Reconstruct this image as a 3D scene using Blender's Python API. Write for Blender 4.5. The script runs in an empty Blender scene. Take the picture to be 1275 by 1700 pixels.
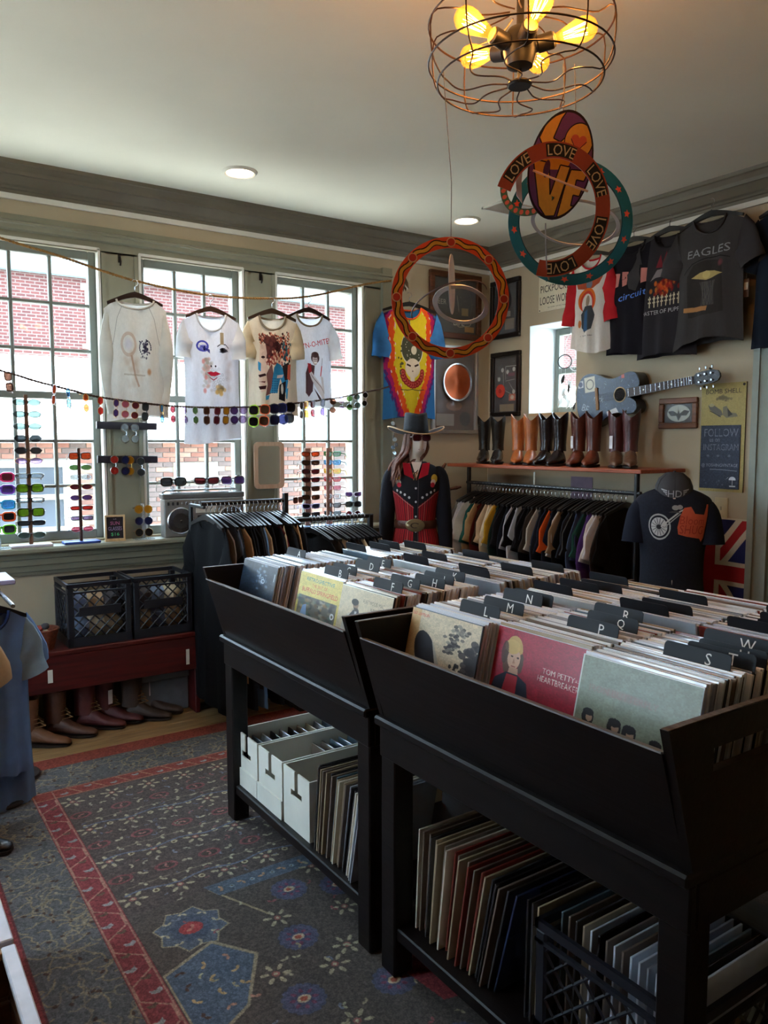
import bpy, bmesh, math, random
import numpy as np
from mathutils import Vector, Matrix, Euler
R = math.radians
rnd = random.Random(7)
scene = bpy.context.scene
COL = scene.collection

# ------------------------------------------------------------------ camera
cam_d = bpy.data.cameras.new('camera'); cam = bpy.data.objects.new('camera', cam_d); COL.objects.link(cam)
cam_d.sensor_fit = 'VERTICAL'; cam_d.sensor_height = 24.0; cam_d.lens = 1300 / 1700 * 24.0
cam_d.clip_start = 0.05; cam_d.clip_end = 200
cam.location = (-4.28, -4.80, 1.60); cam.rotation_euler = (R(90 - 5.06), 0, R(-34.2))
scene.camera = cam
# ------------------------------------------------------------------ world, sun, exposure
world = bpy.data.worlds.new('world'); scene.world = world; world.use_nodes = True
bg = world.node_tree.nodes['Background']; bg.inputs[0].default_value = (0.66, 0.83, 1.0, 1); bg.inputs[1].default_value = 12.0
sun_d = bpy.data.lights.new('sun', 'SUN'); sun_d.energy = 26.0; sun_d.angle = R(1.0); sun_d.color = (1, 0.95, 0.88)
sun = bpy.data.objects.new('sun', sun_d); COL.objects.link(sun); sun.rotation_euler = (R(14), 0, R(-60))
scene.view_settings.view_transform = 'Standard'; scene.view_settings.look = 'None'
scene.view_settings.exposure = 0.95; scene.view_settings.gamma = 1.0; scene.view_settings.use_curve_mapping = False

# ------------------------------------------------------------------ materials
MATS = {}
def srgb(c):
    if isinstance(c, (int, float)): c = (c, c, c)
    return tuple(((v / 255) / 12.92 if v / 255 <= 0.04045 else ((v / 255 + 0.055) / 1.055) ** 2.4) for v in c[:3])
def base_mat(name):
    m = bpy.data.materials.new(name); m.use_nodes = True
    nt = m.node_tree; b = nt.nodes['Principled BSDF']
    return m, nt, b
def pm(name, col, rough=0.6, var=0.12, scale=18.0, bump=0.0, bscale=None, metal=0.0, spec=0.4, transl=0.0, stretch=(1, 1, 1), coat=0.0):
    """procedural painted / fabric / wood material: noise driven colour and relief"""
    if name in MATS: return MATS[name]
    m, nt, b = base_mat(name); N, L = nt.nodes, nt.links
    c = srgb(col)
    tc = N.new('ShaderNodeTexCoord'); mp = N.new('ShaderNodeMapping'); mp.inputs['Scale'].default_value = stretch
    L.new(tc.outputs['Object'], mp.inputs['Vector'])
    nz = N.new('ShaderNodeTexNoise'); nz.inputs['Scale'].default_value = scale; nz.inputs['Detail'].default_value = 4
    L.new(mp.outputs[0], nz.inputs['Vector'])
    cr = N.new('ShaderNodeValToRGB'); e = cr.color_ramp.elements
    e[0].position = 0.3; e[1].position = 0.72
    e[0].color = tuple(max(0, v * (1 - var)) for v in c) + (1,); e[1].color = tuple(min(1, v * (1 + var)) for v in c) + (1,)
    L.new(nz.outputs['Fac'], cr.inputs[0]); L.new(cr.outputs[0], b.inputs['Base Color'])
    b.inputs['Roughness'].default_value = rough; b.inputs['Metallic'].default_value = metal
    b.inputs['Specular IOR Level'].default_value = spec; b.inputs['Coat Weight'].default_value = coat
    if bump:
        n2 = N.new('ShaderNodeTexNoise'); n2.inputs['Scale'].default_value = bscale or scale * 3; n2.inputs['Detail'].default_value = 3
        L.new(mp.outputs[0], n2.inputs['Vector'])
        bp = N.new('ShaderNodeBump'); bp.inputs['Strength'].default_value = bump; bp.inputs['Distance'].default_value = 0.01
        L.new(n2.outputs['Fac'], bp.inputs['Height']); L.new(bp.outputs[0], b.inputs['Normal'])
    if transl: add_transl(nt, b, cr.outputs[0], transl)
    MATS[name] = m; return m
def add_transl(nt, b, colsock, amt):
    N, L = nt.nodes, nt.links
    t = N.new('ShaderNodeBsdfTranslucent'); L.new(colsock, t.inputs[0])
    mx = N.new('ShaderNodeMixShader'); mx.inputs[0].default_value = amt
    out = [n for n in N if n.type == 'OUTPUT_MATERIAL'][0]
    L.new(b.outputs[0], mx.inputs[1]); L.new(t.outputs[0], mx.inputs[2]); L.new(mx.outputs[0], out.inputs[0])
def emit(name, col, s):
    if name in MATS: return MATS[name]
    m, nt, b = base_mat(name); b.inputs['Emission Color'].default_value = srgb(col) + (1,); b.inputs['Emission Strength'].default_value = s
    b.inputs['Base Color'].default_value = srgb(col) + (1,); MATS[name] = m; return m
def glass(name, col=(255, 255, 255), alpha=0.06, rough=0.02, body=None):
    """thin pane: clear body with a mirror-like skin; alpha is the share of tint"""
    if name in MATS: return MATS[name]
    m, nt, b = base_mat(name); N, L = nt.nodes, nt.links
    tr = N.new('ShaderNodeBsdfTransparent'); tr.inputs[0].default_value = srgb(col) + (1,)
    b.inputs['Base Color'].default_value = srgb(body or col) + (1,); b.inputs['Roughness'].default_value = rough
    nz = N.new('ShaderNodeTexNoise'); nz.inputs['Scale'].default_value = 3
    mr = N.new('ShaderNodeMapRange'); mr.inputs['To Min'].default_value = alpha * 0.8; mr.inputs['To Max'].default_value = alpha * 1.2
    L.new(nz.outputs['Fac'], mr.inputs['Value'])
    mx = N.new('ShaderNodeMixShader'); out = [n for n in N if n.type == 'OUTPUT_MATERIAL'][0]
    L.new(mr.outputs[0], mx.inputs[0]); L.new(tr.outputs[0], mx.inputs[1]); L.new(b.outputs[0], mx.inputs[2]); L.new(mx.outputs[0], out.inputs[0])
    MATS[name] = m; return m
def wood(name, c0, c1, axis=0, scale=6.0, rough=0.45, bump=0.05, spec=0.4):
    if name in MATS: return MATS[name]
    m, nt, b = base_mat(name); N, L = nt.nodes, nt.links
    tc = N.new('ShaderNodeTexCoord'); mp = N.new('ShaderNodeMapping')
    s = [9.0, 9.0, 9.0]; s[axis] = 0.8; mp.inputs['Scale'].default_value = s
    L.new(tc.outputs['Object'], mp.inputs[0])
    nz = N.new('ShaderNodeTexNoise'); nz.inputs['Scale'].default_value = scale; nz.inputs['Detail'].default_value = 6; nz.inputs['Distortion'].default_value = 0.6
    L.new(mp.outputs[0], nz.inputs['Vector'])
    cr = N.new('ShaderNodeValToRGB'); e = cr.color_ramp.elements; e[0].position = 0.3; e[1].position = 0.7
    e[0].color = srgb(c0) + (1,); e[1].color = srgb(c1) + (1,)
    L.new(nz.outputs['Fac'], cr.inputs[0]); L.new(cr.outputs[0], b.inputs['Base Color'])
    b.inputs['Roughness'].default_value = rough; b.inputs['Specular IOR Level'].default_value = spec
    bp = N.new('ShaderNodeBump'); bp.inputs['Strength'].default_value = bump; bp.inputs['Distance'].default_value = 0.01
    L.new(nz.outputs['Fac'], bp.inputs['Height']); L.new(bp.outputs[0], b.inputs['Normal'])
    MATS[name] = m; return m
def print_mat(name, img, rough=0.7, transl=0.0, spec=0.3, coat=0.0):
    """flat print drawn in code (a picture made of numbers, no file), with a little noise wear"""
    m, nt, b = base_mat(name); N, L = nt.nodes, nt.links
    h, w = img.shape[:2]
    im = bpy.data.images.new(name, w, h, alpha=False)
    a = np.ones((h, w, 4), np.float32); a[:, :, :3] = img[::-1, :, :3] / 255.0
    im.pixels.foreach_set(a.ravel()); im.update(); im.pack()
    t = N.new('ShaderNodeTexImage'); t.image = im; t.extension = 'EXTEND'
    uv = N.new('ShaderNodeUVMap'); L.new(uv.outputs[0], t.inputs[0])
    nz = N.new('ShaderNodeTexNoise'); nz.inputs['Scale'].default_value = 25
    mr = N.new('ShaderNodeMapRange'); mr.inputs['To Min'].default_value = 0.88; mr.inputs['To Max'].default_value = 1.08
    L.new(nz.outputs['Fac'], mr.inputs[0])
    mx = N.new('ShaderNodeVectorMath'); mx.operation = 'SCALE'
    L.new(t.outputs[0], mx.inputs[0]); L.new(mr.outputs[0], mx.inputs['Scale']); L.new(mx.outputs[0], b.inputs['Base Color'])
    b.inputs['Roughness'].default_value = rough; b.inputs['Specular IOR Level'].default_value = spec; b.inputs['Coat Weight'].default_value = coat
    if transl: add_transl(nt, b, mx.outputs[0], transl)
    return m

# ------------------------------------------------------------------ picture drawing (numpy)
class Img:
    def __init__(s, w, h, col): s.w, s.h = w, h; s.a = np.zeros((h, w, 3), np.float32); s.a[:] = col
    def _blend(s, y0, y1, x0, x1, mask, col, al=1.0):
        if np.ndim(mask) == 0: return
        v = s.a[y0:y1, x0:x1]; k = (mask * al)[..., None]; v[:] = v * (1 - k) + np.array(col, np.float32) * k
    def poly(s, pts, col, al=1.0):
        p = np.array(pts, float) * (s.w, s.h)
        x0, y0 = np.floor(p.min(0)).astype(int); x1, y1 = np.ceil(p.max(0)).astype(int) + 1
        x0, y0, x1, y1 = max(0, x0), max(0, y0), min(s.w, x1), min(s.h, y1)
        if x1 <= x0 or y1 <= y0: return
        X, Y = np.meshgrid(np.arange(x0, x1) + .5, np.arange(y0, y1) + .5); ins = np.zeros(X.shape, bool)
        for i in range(len(p)):
            (ax, ay), (bx, by) = p[i], p[i - 1]
            if ay == by: continue
            c = ((ay > Y) != (by > Y)) & (X < (bx - ax) * (Y - ay) / (by - ay) + ax); ins ^= c
        s._blend(y0, y1, x0, x1, ins.astype(np.float32), col, al)
    def ell(s, cx, cy, rx, ry, col, al=1.0, ring=None, rot=0.0, soft=0.0):
        cx, cy, rx, ry = cx * s.w, cy * s.h, rx * s.w, ry * s.h; m = max(rx, ry) + 2
        x0, x1, y0, y1 = max(0, int(cx - m)), min(s.w, int(cx + m) + 1), max(0, int(cy - m)), min(s.h, int(cy + m) + 1)
        if x1 <= x0 or y1 <= y0: return
        X, Y = np.meshgrid(np.arange(x0, x1) + .5 - cx, np.arange(y0, y1) + .5 - cy)
        c, d = math.cos(rot), math.sin(rot); X, Y = X * c + Y * d, -X * d + Y * c
        r = np.sqrt((X / rx) ** 2 + (Y / ry) ** 2)
        k = np.clip((1 - r) / soft, 0, 1) if soft else (r <= 1).astype(np.float32)
        if ring: k = k * (r >= ring)
        s._blend(y0, y1, x0, x1, k, col, al)
    def rect(s, x0, y0, x1, y1, col, al=1.0): s.poly([(x0, y0), (x1, y0), (x1, y1), (x0, y1)], col, al)
    def line(s, pts, col, wd, al=1.0):
        for (ax, ay), (bx, by) in zip(pts[:-1], pts[1:]):
            dx, dy = (bx - ax) * s.w, (by - ay) * s.h; l = math.hypot(dx, dy) or 1
            nx, ny = -dy / l * wd / 2, dx / l * wd / 2
            s.poly([(ax + nx / s.w, ay + ny / s.h), (bx + nx / s.w, by + ny / s.h), (bx - nx / s.w, by - ny / s.h), (ax - nx / s.w, ay - ny / s.h)], col, al)
    def text(s, t, cx, cy, hgt, col, wd=None, rot=0.0, al=1.0, shear=0.0):
        """t centred at (cx, cy); hgt = cap height as a share of the picture's height; wd = width share"""
        for tri in text_tris(t):
            q = []
            x0, x1, y0, y1 = text_box(t)
            kx = (wd * s.w / (x1 - x0)) if wd else hgt * s.h / (y1 - y0)
            ky = hgt * s.h / (y1 - y0)
            for x, y in tri:
                a, b = (x - (x0 + x1) / 2) * kx + shear * (y - y0) * ky, -(y - (y0 + y1) / 2) * ky
                c, d = math.cos(rot), math.sin(rot); a, b = a * c - b * d, a * d + b * c
                q.append((cx + a / s.w, cy + b / s.h))
            s.poly(q, col, al)
    def noise(s, amt, cell=1, seed=0):
        g = np.random.RandomState(seed); n = g.rand(s.h // cell + 1, s.w // cell + 1, 1)
        n = np.repeat(np.repeat(n, cell, 0), cell, 1)[:s.h, :s.w]; s.a *= 1 + amt * (n - .5) * 2; np.clip(s.a, 0, 255, s.a)
_TT = {}
def _text(t):
    if t not in _TT:
        c = bpy.data.curves.new('letters', 'FONT'); c.body = t; c.resolution_u = 2
        o = bpy.data.objects.new('letters', c); COL.objects.link(o)
        dg = bpy.context.evaluated_depsgraph_get(); me = o.evaluated_get(dg).to_mesh(); me.calc_loop_triangles()
        v = [(p.co.x, p.co.y) for p in me.vertices]
        tr = [[v[i] for i in lt.vertices] for lt in me.loop_triangles]
        xs = [p[0] for p in v] or [0, 1]; ys = [p[1] for p in v] or [0, 1]
        _TT[t] = (tr, (min(xs), max(xs), min(ys), max(ys)))
        o.evaluated_get(dg).to_mesh_clear(); bpy.data.objects.remove(o); bpy.data.curves.remove(c)
    return _TT[t]
def text_tris(t): return _text(t)[0]
def text_box(t): return _text(t)[1]

# ------------------------------------------------------------------ mesh builder
class MB:
    def __init__(s): s.v = []; s.f = []; s.uv = {}
    def add(s, vs, fs, M=None):
        o = len(s.v); s.v += [tuple(M @ Vector(p)) if M else tuple(p) for p in vs]; s.f += [tuple(i + o for i in f) for f in fs]; return o
    def box(s, x0, x1, y0, y1, z0, z1, M=None):
        v = [(x, y, z) for z in (z0, z1) for y in (y0, y1) for x in (x0, x1)]
        s.add(v, [(0, 2, 3, 1), (4, 5, 7, 6), (0, 1, 5, 4), (2, 6, 7, 3), (0, 4, 6, 2), (1, 3, 7, 5)], M); return s
    def bbox(s, x0, x1, y0, y1, z0, z1, b=0.004, M=None):
        """box with chamfered edges"""
        b = min(b, (x1 - x0) / 2.1, (y1 - y0) / 2.1, (z1 - z0) / 2.1); v = []; idx = {}
        for i, X in enumerate((x0, x1)):
            for j, Y in enumerate((y0, y1)):
                for k, Z in enumerate((z0, z1)):
                    sx, sy, sz = (b if i == 0 else -b), (b if j == 0 else -b), (b if k == 0 else -b)
                    for a, p in enumerate(((X, Y + sy, Z + sz), (X + sx, Y, Z + sz), (X + sx, Y + sy, Z))): idx[i, j, k, a] = len(v); v.append(p)
        I = lambda *k: idx[k]; f = []
        for i in (0, 1): f.append((I(i,0,0,0), I(i,1,0,0), I(i,1,1,0), I(i,0,1,0))); f.append((I(0,i,0,1), I(1,i,0,1), I(1,i,1,1), I(0,i,1,1))); f.append((I(0,0,i,2), I(1,0,i,2), I(1,1,i,2), I(0,1,i,2)))
        for i in (0, 1):
            for j in (0, 1):
                f.append((I(i,j,0,0), I(i,j,1,0), I(i,j,1,1), I(i,j,0,1))); f.append((I(i,0,j,0), I(i,1,j,0), I(i,1,j,2), I(i,0,j,2))); f.append((I(0,i,j,1), I(1,i,j,1), I(1,i,j,2), I(0,i,j,2)))
                for k in (0, 1): f.append((I(i,j,k,0), I(i,j,k,1), I(i,j,k,2)))
        s.add(v, f, M); return s
    def loft(s, rings, cap=True, closed=True, M=None):
        n = len(rings[0]); v = [p for r in rings for p in r]; f = []
        for i in range(len(rings) - 1):
            for j in range(n if closed else n - 1):
                a, b = i * n + j, i * n + (j + 1) % n; f.append((a, b, b + n, a + n))
        if cap and closed: f.append(tuple(range(n - 1, -1, -1))); f.append(tuple(range((len(rings) - 1) * n, len(rings) * n)))
        s.add(v, f, M); return s
    def tube(s, pts, r, n=6, cap=True, M=None):
        pts = [Vector(p) for p in pts]; rings = []; up = None
        for i, p in enumerate(pts):
            t = (pts[min(i + 1, len(pts) - 1)] - pts[max(i - 1, 0)]).normalized()
            if up is None: up = Vector((0, 0, 1)) if abs(t.z) < .9 else Vector((1, 0, 0))
            a = t.cross(up).normalized(); b = a.cross(t).normalized(); up = b
            rr = r[i] if isinstance(r, (list, tuple)) else r
            rings.append([p + (a * math.cos(2 * math.pi * k / n) + b * math.sin(2 * math.pi * k / n)) * rr for k in range(n)])
        return s.loft(rings, cap, True, M)
    def cyl(s, p0, p1, r0, r1=None, n=14, M=None): return s.tube([p0, p1], [r0, r0 if r1 is None else r1], n, True, M)
    def lathe(s, prof, n=20, M=None, sx=1, sy=1):
        return s.loft([[(r * math.cos(2 * math.pi * k / n) * sx, r * math.sin(2 * math.pi * k / n) * sy, z) for k in range(n)] for r, z in prof], True, True, M)
    def torus(s, R0, r, n=32, m=6, M=None, sx=1, sy=1, a0=0, a1=2 * math.pi):
        full = abs(a1 - a0 - 2 * math.pi) < 1e-6; k = n if full else n + 1; rings = []
        for i in range(k):
            a = a0 + (a1 - a0) * i / n
            rings.append([((R0 + r * math.cos(b)) * math.cos(a) * sx, (R0 + r * math.cos(b)) * math.sin(a) * sy, r * math.sin(b)) for b in [2 * math.pi * j / m for j in range(m)]])
        if full: rings.append(rings[0])
        return s.loft(rings, not full, True, M)
    def prism(s, out, d0, d1, M=None):
        """2-D outline (x, z) pushed from y=d0 to y=d1"""
        n = len(out); v = [(x, d0, z) for x, z in out] + [(x, d1, z) for x, z in out]
        s.add(v, [tuple(range(n)), tuple(range(2 * n - 1, n - 1, -1))] + [(i, i + n, (i + 1) % n + n, (i + 1) % n) for i in range(n)], M); return s
    def grid(s, fn, nu, nv, M=None, uv=None):
        o = s.add([fn(i / nu, j / nv) for j in range(nv + 1) for i in range(nu + 1)], [(j * (nu + 1) + i, j * (nu + 1) + i + 1, (j + 1) * (nu + 1) + i + 1, (j + 1) * (nu + 1) + i) for j in range(nv) for i in range(nu)], M)
        if uv:
            for j in range(nv + 1):
                for i in range(nu + 1): s.uv[o + j * (nu + 1) + i] = uv(i / nu, j / nv)
        return s
    def quad(s, pts, M=None):
        """one printed face; corners in order bottom-left, bottom-right, top-right, top-left"""
        o = s.add(pts, [(0, 1, 2, 3)], M)
        for k, t in enumerate(((0, 0), (1, 0), (1, 1), (0, 1))): s.uv[o + k] = t
        return s
    def mesh(s, name, m=None, smooth=False, fix=True):
        me = bpy.data.meshes.new(name); me.from_pydata(s.v, [], s.f); me.update()
        if s.uv:
            u = me.uv_layers.new(name='UVMap')
            for l in me.loops: u.data[l.index].uv = s.uv.get(l.vertex_index, (0, 0))
        if fix and not s.uv:
            b = bmesh.new(); b.from_mesh(me); bmesh.ops.recalc_face_normals(b, faces=b.faces); b.to_mesh(me); b.free()
        if smooth:
            me.polygons.foreach_set('use_smooth', [True] * len(me.polygons))
            if smooth != 'all':
                try: me.set_sharp_from_angle(angle=R(40))
                except Exception: pass
        if m: me.materials.append(m)
        return me
    def build(s, name, m, parent=None, smooth=False, fix=True): return link(name, s.mesh(name, m, smooth, fix), parent)
def link(name, me, parent=None, m=None):
    o = bpy.data.objects.new(name, me); COL.objects.link(o)
    if parent: o.parent = parent
    if m is not None:
        o.material_slots[0].link = 'OBJECT'; o.material_slots[0].material = m
    return o
def tag(o, label=None, cat=None, group=None, kind=None):
    if label: o['label'] = label
    if cat: o['category'] = cat
    if group: o['group'] = group
    if kind: o['kind'] = kind
    return o
def thing(name, label, cat, loc=(0, 0, 0), rot=(0, 0, 0), group=None, kind=None):
    o = bpy.data.objects.new(name, None); COL.objects.link(o); o.empty_display_size = 0.05
    o.location = loc; o.rotation_euler = rot if isinstance(rot, (tuple, list)) else (0, 0, rot)
    return tag(o, label, cat, group, kind)
def copy_tree(o, parent=None, link_mats=None):
    c = o.copy(); COL.objects.link(c); c.parent = parent
    for ch in list(o.children): copy_tree(ch, c)
    return c
def T(x=0, y=0, z=0, rx=0, ry=0, rz=0, s=1): return Matrix.Translation((x, y, z)) @ Euler((R(rx), R(ry), R(rz))).to_matrix().to_4x4() @ Matrix.Scale(s, 4)
ORD = ['first', 'second', 'third', 'fourth', 'fifth', 'sixth', 'seventh', 'eighth', 'ninth', 'tenth', 'eleventh', 'twelfth', 'thirteenth', 'fourteenth', 'fifteenth', 'sixteenth', 'seventeenth', 'eighteenth', 'nineteenth', 'twentieth', 'twenty-first', 'twenty-second', 'twenty-third', 'twenty-fourth', 'twenty-fifth', 'twenty-sixth', 'twenty-seventh', 'twenty-eighth', 'twenty-ninth', 'thirtieth', 'thirty-first', 'thirty-second', 'thirty-third', 'thirty-fourth', 'thirty-fifth', 'thirty-sixth', 'thirty-seventh', 'thirty-eighth', 'thirty-ninth', 'fortieth', 'forty-first', 'forty-second', 'forty-third', 'forty-fourth', 'forty-fifth', 'forty-sixth', 'forty-seventh', 'forty-eighth', 'forty-ninth', 'fiftieth', 'fifty-first', 'fifty-second', 'fifty-third', 'fifty-fourth', 'fifty-fifth']
# ================================================================== THE ROOM
XL, YB, ZC = -5.7, -7.6, 3.10
M_wall = pm('wall_paint', (186, 172, 146), 0.8, 0.05, 3, 0.05, 60)
M_trim = pm('trim_paint', (139, 137, 118), 0.45, 0.06, 6, 0.03, 40)
M_trimdark = pm('crown_paint', (112, 106, 92), 0.4, 0.08, 6, 0.03, 40)
M_sash = pm('sash_paint', (118, 122, 114), 0.5, 0.06, 8)
M_white = pm('white_paint', (224, 222, 212), 0.6, 0.04, 8)
M_ceil = pm('ceiling_paint', (236, 234, 220), 0.9, 0.03, 2, 0.03, 50)
M_floor = wood('floor_boards', (118, 92, 60), (160, 130, 90), 0)
M_reveal = pm('reveal_paint', (214, 220, 222), 0.7, 0.04, 5)
def struct(name, mb, m, parent=None, smooth=False):
    o = mb.build(name, m, parent, smooth)
    if parent is None: o['kind'] = 'structure'
    return o
fl = struct('floor', MB().box(XL - .3, .3, YB - .3, .3, -.12, -.008), pm('subfloor', (60, 45, 30)))
pk = MB().bbox(XL, 0, 0.002, 0.128, -.008, 0.0, 0.002).mesh('plank', M_floor)
for i in range(int(-YB / .13)): o = link('plank', pk, fl); o.location.y = -.13 * (i + 1)
struct('ceiling', MB().box(XL - .3, .4, YB - .3, .5, ZC, ZC + .15), M_ceil)
# window wall: piers, header, breast wall around the openings
WIN = [(-4.76, -4.05), (-3.76, -3.03), (-2.80, -2.13), (-1.90, -1.215)]  # first opening is out of view, added for fill light
ZW0, ZW1 = 1.03, 2.72
wb = MB().box(XL - .3, .4, 0, .22, -.1, ZW0).box(XL - .3, .4, 0, .22, ZW1, ZC)
xs = [XL - .3] + [v for w in WIN for v in w] + [0.4]
for i in range(0, len(xs), 2): wb.box(xs[i], xs[i + 1], 0, .22, ZW0, ZW1)
struct('wall_back', wb, M_wall)
# right wall with the deep little window
SY0, SY1, SZ0, SZ1 = -.925, -.455, 1.80, 2.475
wr = MB().box(0, .34, YB - .3, SY0, -.1, ZC).box(0, .34, SY1, 0, -.1, ZC).box(0, .34, SY0, SY1, -.1, SZ0).box(0, .34, SY0, SY1, SZ1, ZC)
struct('wall_right', wr, M_wall)
rv = MB().box(.002, .338, SY1 - .004, SY1 + .001, SZ0, SZ1).box(.002, .338, SY0 - .001, SY0 + .004, SZ0, SZ1).box(.002, .338, SY0, SY1, SZ1 - .004, SZ1 + .001)
struct('trim_1', rv, M_reveal)
struct('trim_2', MB().box(.002, .338, SY0, SY1, SZ0 - .001, SZ0 + .02), pm('sill_tan', (196, 168, 128), .6))
LW_FILL = [(-2.25, -1.35)]  # unseen left window, added to let in fill daylight
wl = MB().box(XL - .2, XL, YB - .3, LW_FILL[0][0], -.1, ZC).box(XL - .2, XL, LW_FILL[0][1], 0, -.1, ZC)
for a, b in LW_FILL: wl.box(XL - .2, XL, a, b, -.1, .95).box(XL - .2, XL, a, b, 2.72, ZC)
struct('wall_left', wl, M_wall)
struct('wall_front', MB().box(XL - .2, .3, YB - .2, YB, -.1, ZC), M_wall)
# crown, white picture strip, header mouldings
def run(prof, name, m):
    """profile (distance from wall, z) run along the window wall and mitred into the right wall"""
    n = len(prof); rings = [[(XL, -d, z) for d, z in prof], [(-d, -d, z) for d, z in prof], [(-d, YB, z) for d, z in prof]]
    return struct(name, MB().loft(rings, True, True), m)
run([(0, 2.955), (.016, 2.955), (.022, 2.972), (.034, 2.975), (.04, 2.985), (.058, 2.992), (.085, 3.022), (.094, 3.032), (.105, 3.034), (.112, 3.052), (.128, 3.075), (.136, 3.08), (.14, 3.10), (0, 3.10)], 'trim_3', M_trimdark)
run([(0, 2.925), (.018, 2.925), (.018, 2.955), (0, 2.955)], 'trim_4', M_white)
hd = MB()
prof = [(0, 2.70), (.022, 2.70), (.022, 2.755), (.045, 2.762), (.05, 2.785), (.06, 2.79), (.06, 2.80), (.03, 2.812), (.022, 2.845), (0, 2.85)]
hd.loft([[(XL, -d, z) for d, z in prof], [(-.98, -d, z) for d, z in prof]]); struct('trim_5', hd, M_trim)
cs = MB()                                           # flat casings on the piers and beside the last window
for a, b in ((-4.05, -3.76), (-3.03, -2.80), (-2.13, -1.90), (-1.215, -.98)):
    cs.box(a + .008, b - .008, -.022, 0, 1.0, 2.71); w = b - a
    cs.box(a + .008, a + .03, -.034, -.022, 1.0, 2.70); cs.box(b - .03, b - .008, -.034, -.022, 1.0, 2.70)
cs.box(-1.06, -.98, -.05, 0, .2, 2.85)
struct('trim_6', cs, M_trim)
bd = MB()                                           # thin white strips round each opening, sunlit jamb edge put into colour
for a, b in WIN:
    bd.box(a - .004, a + .010, -.026, .03, ZW0, ZW1); bd.box(b - .010, b + .004, -.026, .03, ZW0, ZW1); bd.box(a, b, -.026, .03, ZW1 - .012, ZW1 + .004)
struct('trim_7', bd, M_white)
sl = MB(); prof = [(-.06, 1.018), (.135, 1.018), (.145, 1.008), (.145, .992), (.135, .985), (.09, .975), (.085, .95), (.07, .945), (.066, .91), (.05, .905), (.045, .872), (.03, .868), (.026, .85), (0, .845), (-.06, .845)]
sl.loft([[(XL, -d, z) for d, z in prof], [(-.96, -d, z) for d, z in prof]]); struct('trim_8', sl, M_trim)
struct('baseboard_back', MB().box(XL, 0, -.018, 0, 0, .16), M_trim)
struct('baseboard_right', MB().box(-.018, 0, YB, 0, 0, .16), M_trim)
# window sashes: frame, sixteen bars, eighteen panes each
M_pane = glass('pane_glass', (250, 254, 255), .05, .02, (12, 14, 14))
def window(name, a, b, z0, z1, y, nx, nz, axis='x', thick=.035, meet=True):
    w = thing(name, None, None, kind='structure'); st = .042
    P = lambda p, q, u, v, d0, d1: (MB().bbox(p, q, y + d0, y + d1, u, v, .004) if axis == 'x' else MB().bbox(y + d0, y + d1, p, q, u, v, .004))
    for p, q, u, v in ((a, a + st, z0, z1), (b - st, b, z0, z1), (a + st, b - st, z0, z0 + .055), (a + st, b - st, z1 - .05, z1)): P(p, q, u, v, 0, thick + .02).build('sash_frame', M_sash, w)
    ga, gb, g0, g1 = a + st, b - st, z0 + .055, z1 - .05
    X = [ga + (gb - ga) * i / nx for i in range(nx + 1)]; Z = [g0 + (g1 - g0) * i / nz for i in range(nz + 1)]
    for x in X[1:-1]: P(x - .010, x + .010, g0, g1, 0, thick).build('glazing_bar', M_sash, w)
    for k, z in enumerate(Z[1:-1]):
        h = .021 if (meet and k == nz // 2 - 1) else .009; P(ga, gb, z - h, z + h, -.004 if h > .01 else .002, thick + .002).build('glazing_bar', M_sash, w)
    for i in range(nx):
        for j in range(nz): P(X[i] + .003, X[i + 1] - .003, Z[j] + .003, Z[j + 1] - .003, thick * .5, thick * .5 + .003).build('pane', M_pane, w)
    return w
for k, (a, b) in enumerate(WIN): window('window_%d' % (k + 1), a + .006, b - .006, ZW0, ZW1 - .01, .045, 3, 6)
window('window_5', SY0 + .005, SY1 - .005, SZ0 + .02, SZ1 - .005, .27, 2, 2, axis='y', meet=True)
for k, (a, b) in enumerate(LW_FILL): window('window_%d' % (k + 6), a + .005, b - .005, .95, 2.715, XL - .12, 4, 6, axis='y')
# doorway casing at the right edge and a closed door beyond it
dc = MB()
for y0, y1, d in ((-2.300, -2.262, .03), (-2.355, -2.300, .018), (-2.385, -2.355, .034)): dc.box(-d, 0, y0, y1, 0, 2.30)
dc.box(-.03, 0, -3.42, -2.262, 2.22, 2.33)
struct('trim_9', dc, pm('door_casing', (152, 158, 146), .45, .05))
dr = thing('door_1', None, None, kind='structure')
MB().bbox(-.012, .01, -3.3, -2.385, 0, 2.22).build('door_leaf', pm('door_paint', (120, 128, 116), .5), dr)
for z0, z1 in ((.2, .95), (1.1, 2.05)):
    for y0, y1 in ((-2.80, -2.47), (-3.22, -2.88)): MB().bbox(-.02, -.012, y0, y1, z0, z1, .006).build('door_panel', pm('door_paint', (120, 128, 116)), dr)
tag(dr, 'panelled grey green door inside its casing')
# small black hooks on the piers
for x in (-2.915, -2.01):
    h = MB().tube([(0, -.02, .03), (0, -.045, .02), (0, -.05, -.01), (0, -.04, -.03)], .005, 6).box(-.008, .008, -.03, -.02, -.01, .04).build('wall_hook', pm('black_iron', (22, 21, 21), .5), None, True)
    h.location = (x, 0, 2.665)
    tag(h, 'small black hook on the pier left of the %s window' % ('middle' if x < -2.5 else 'rightmost large'), 'hook', 'pier hooks')

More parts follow.
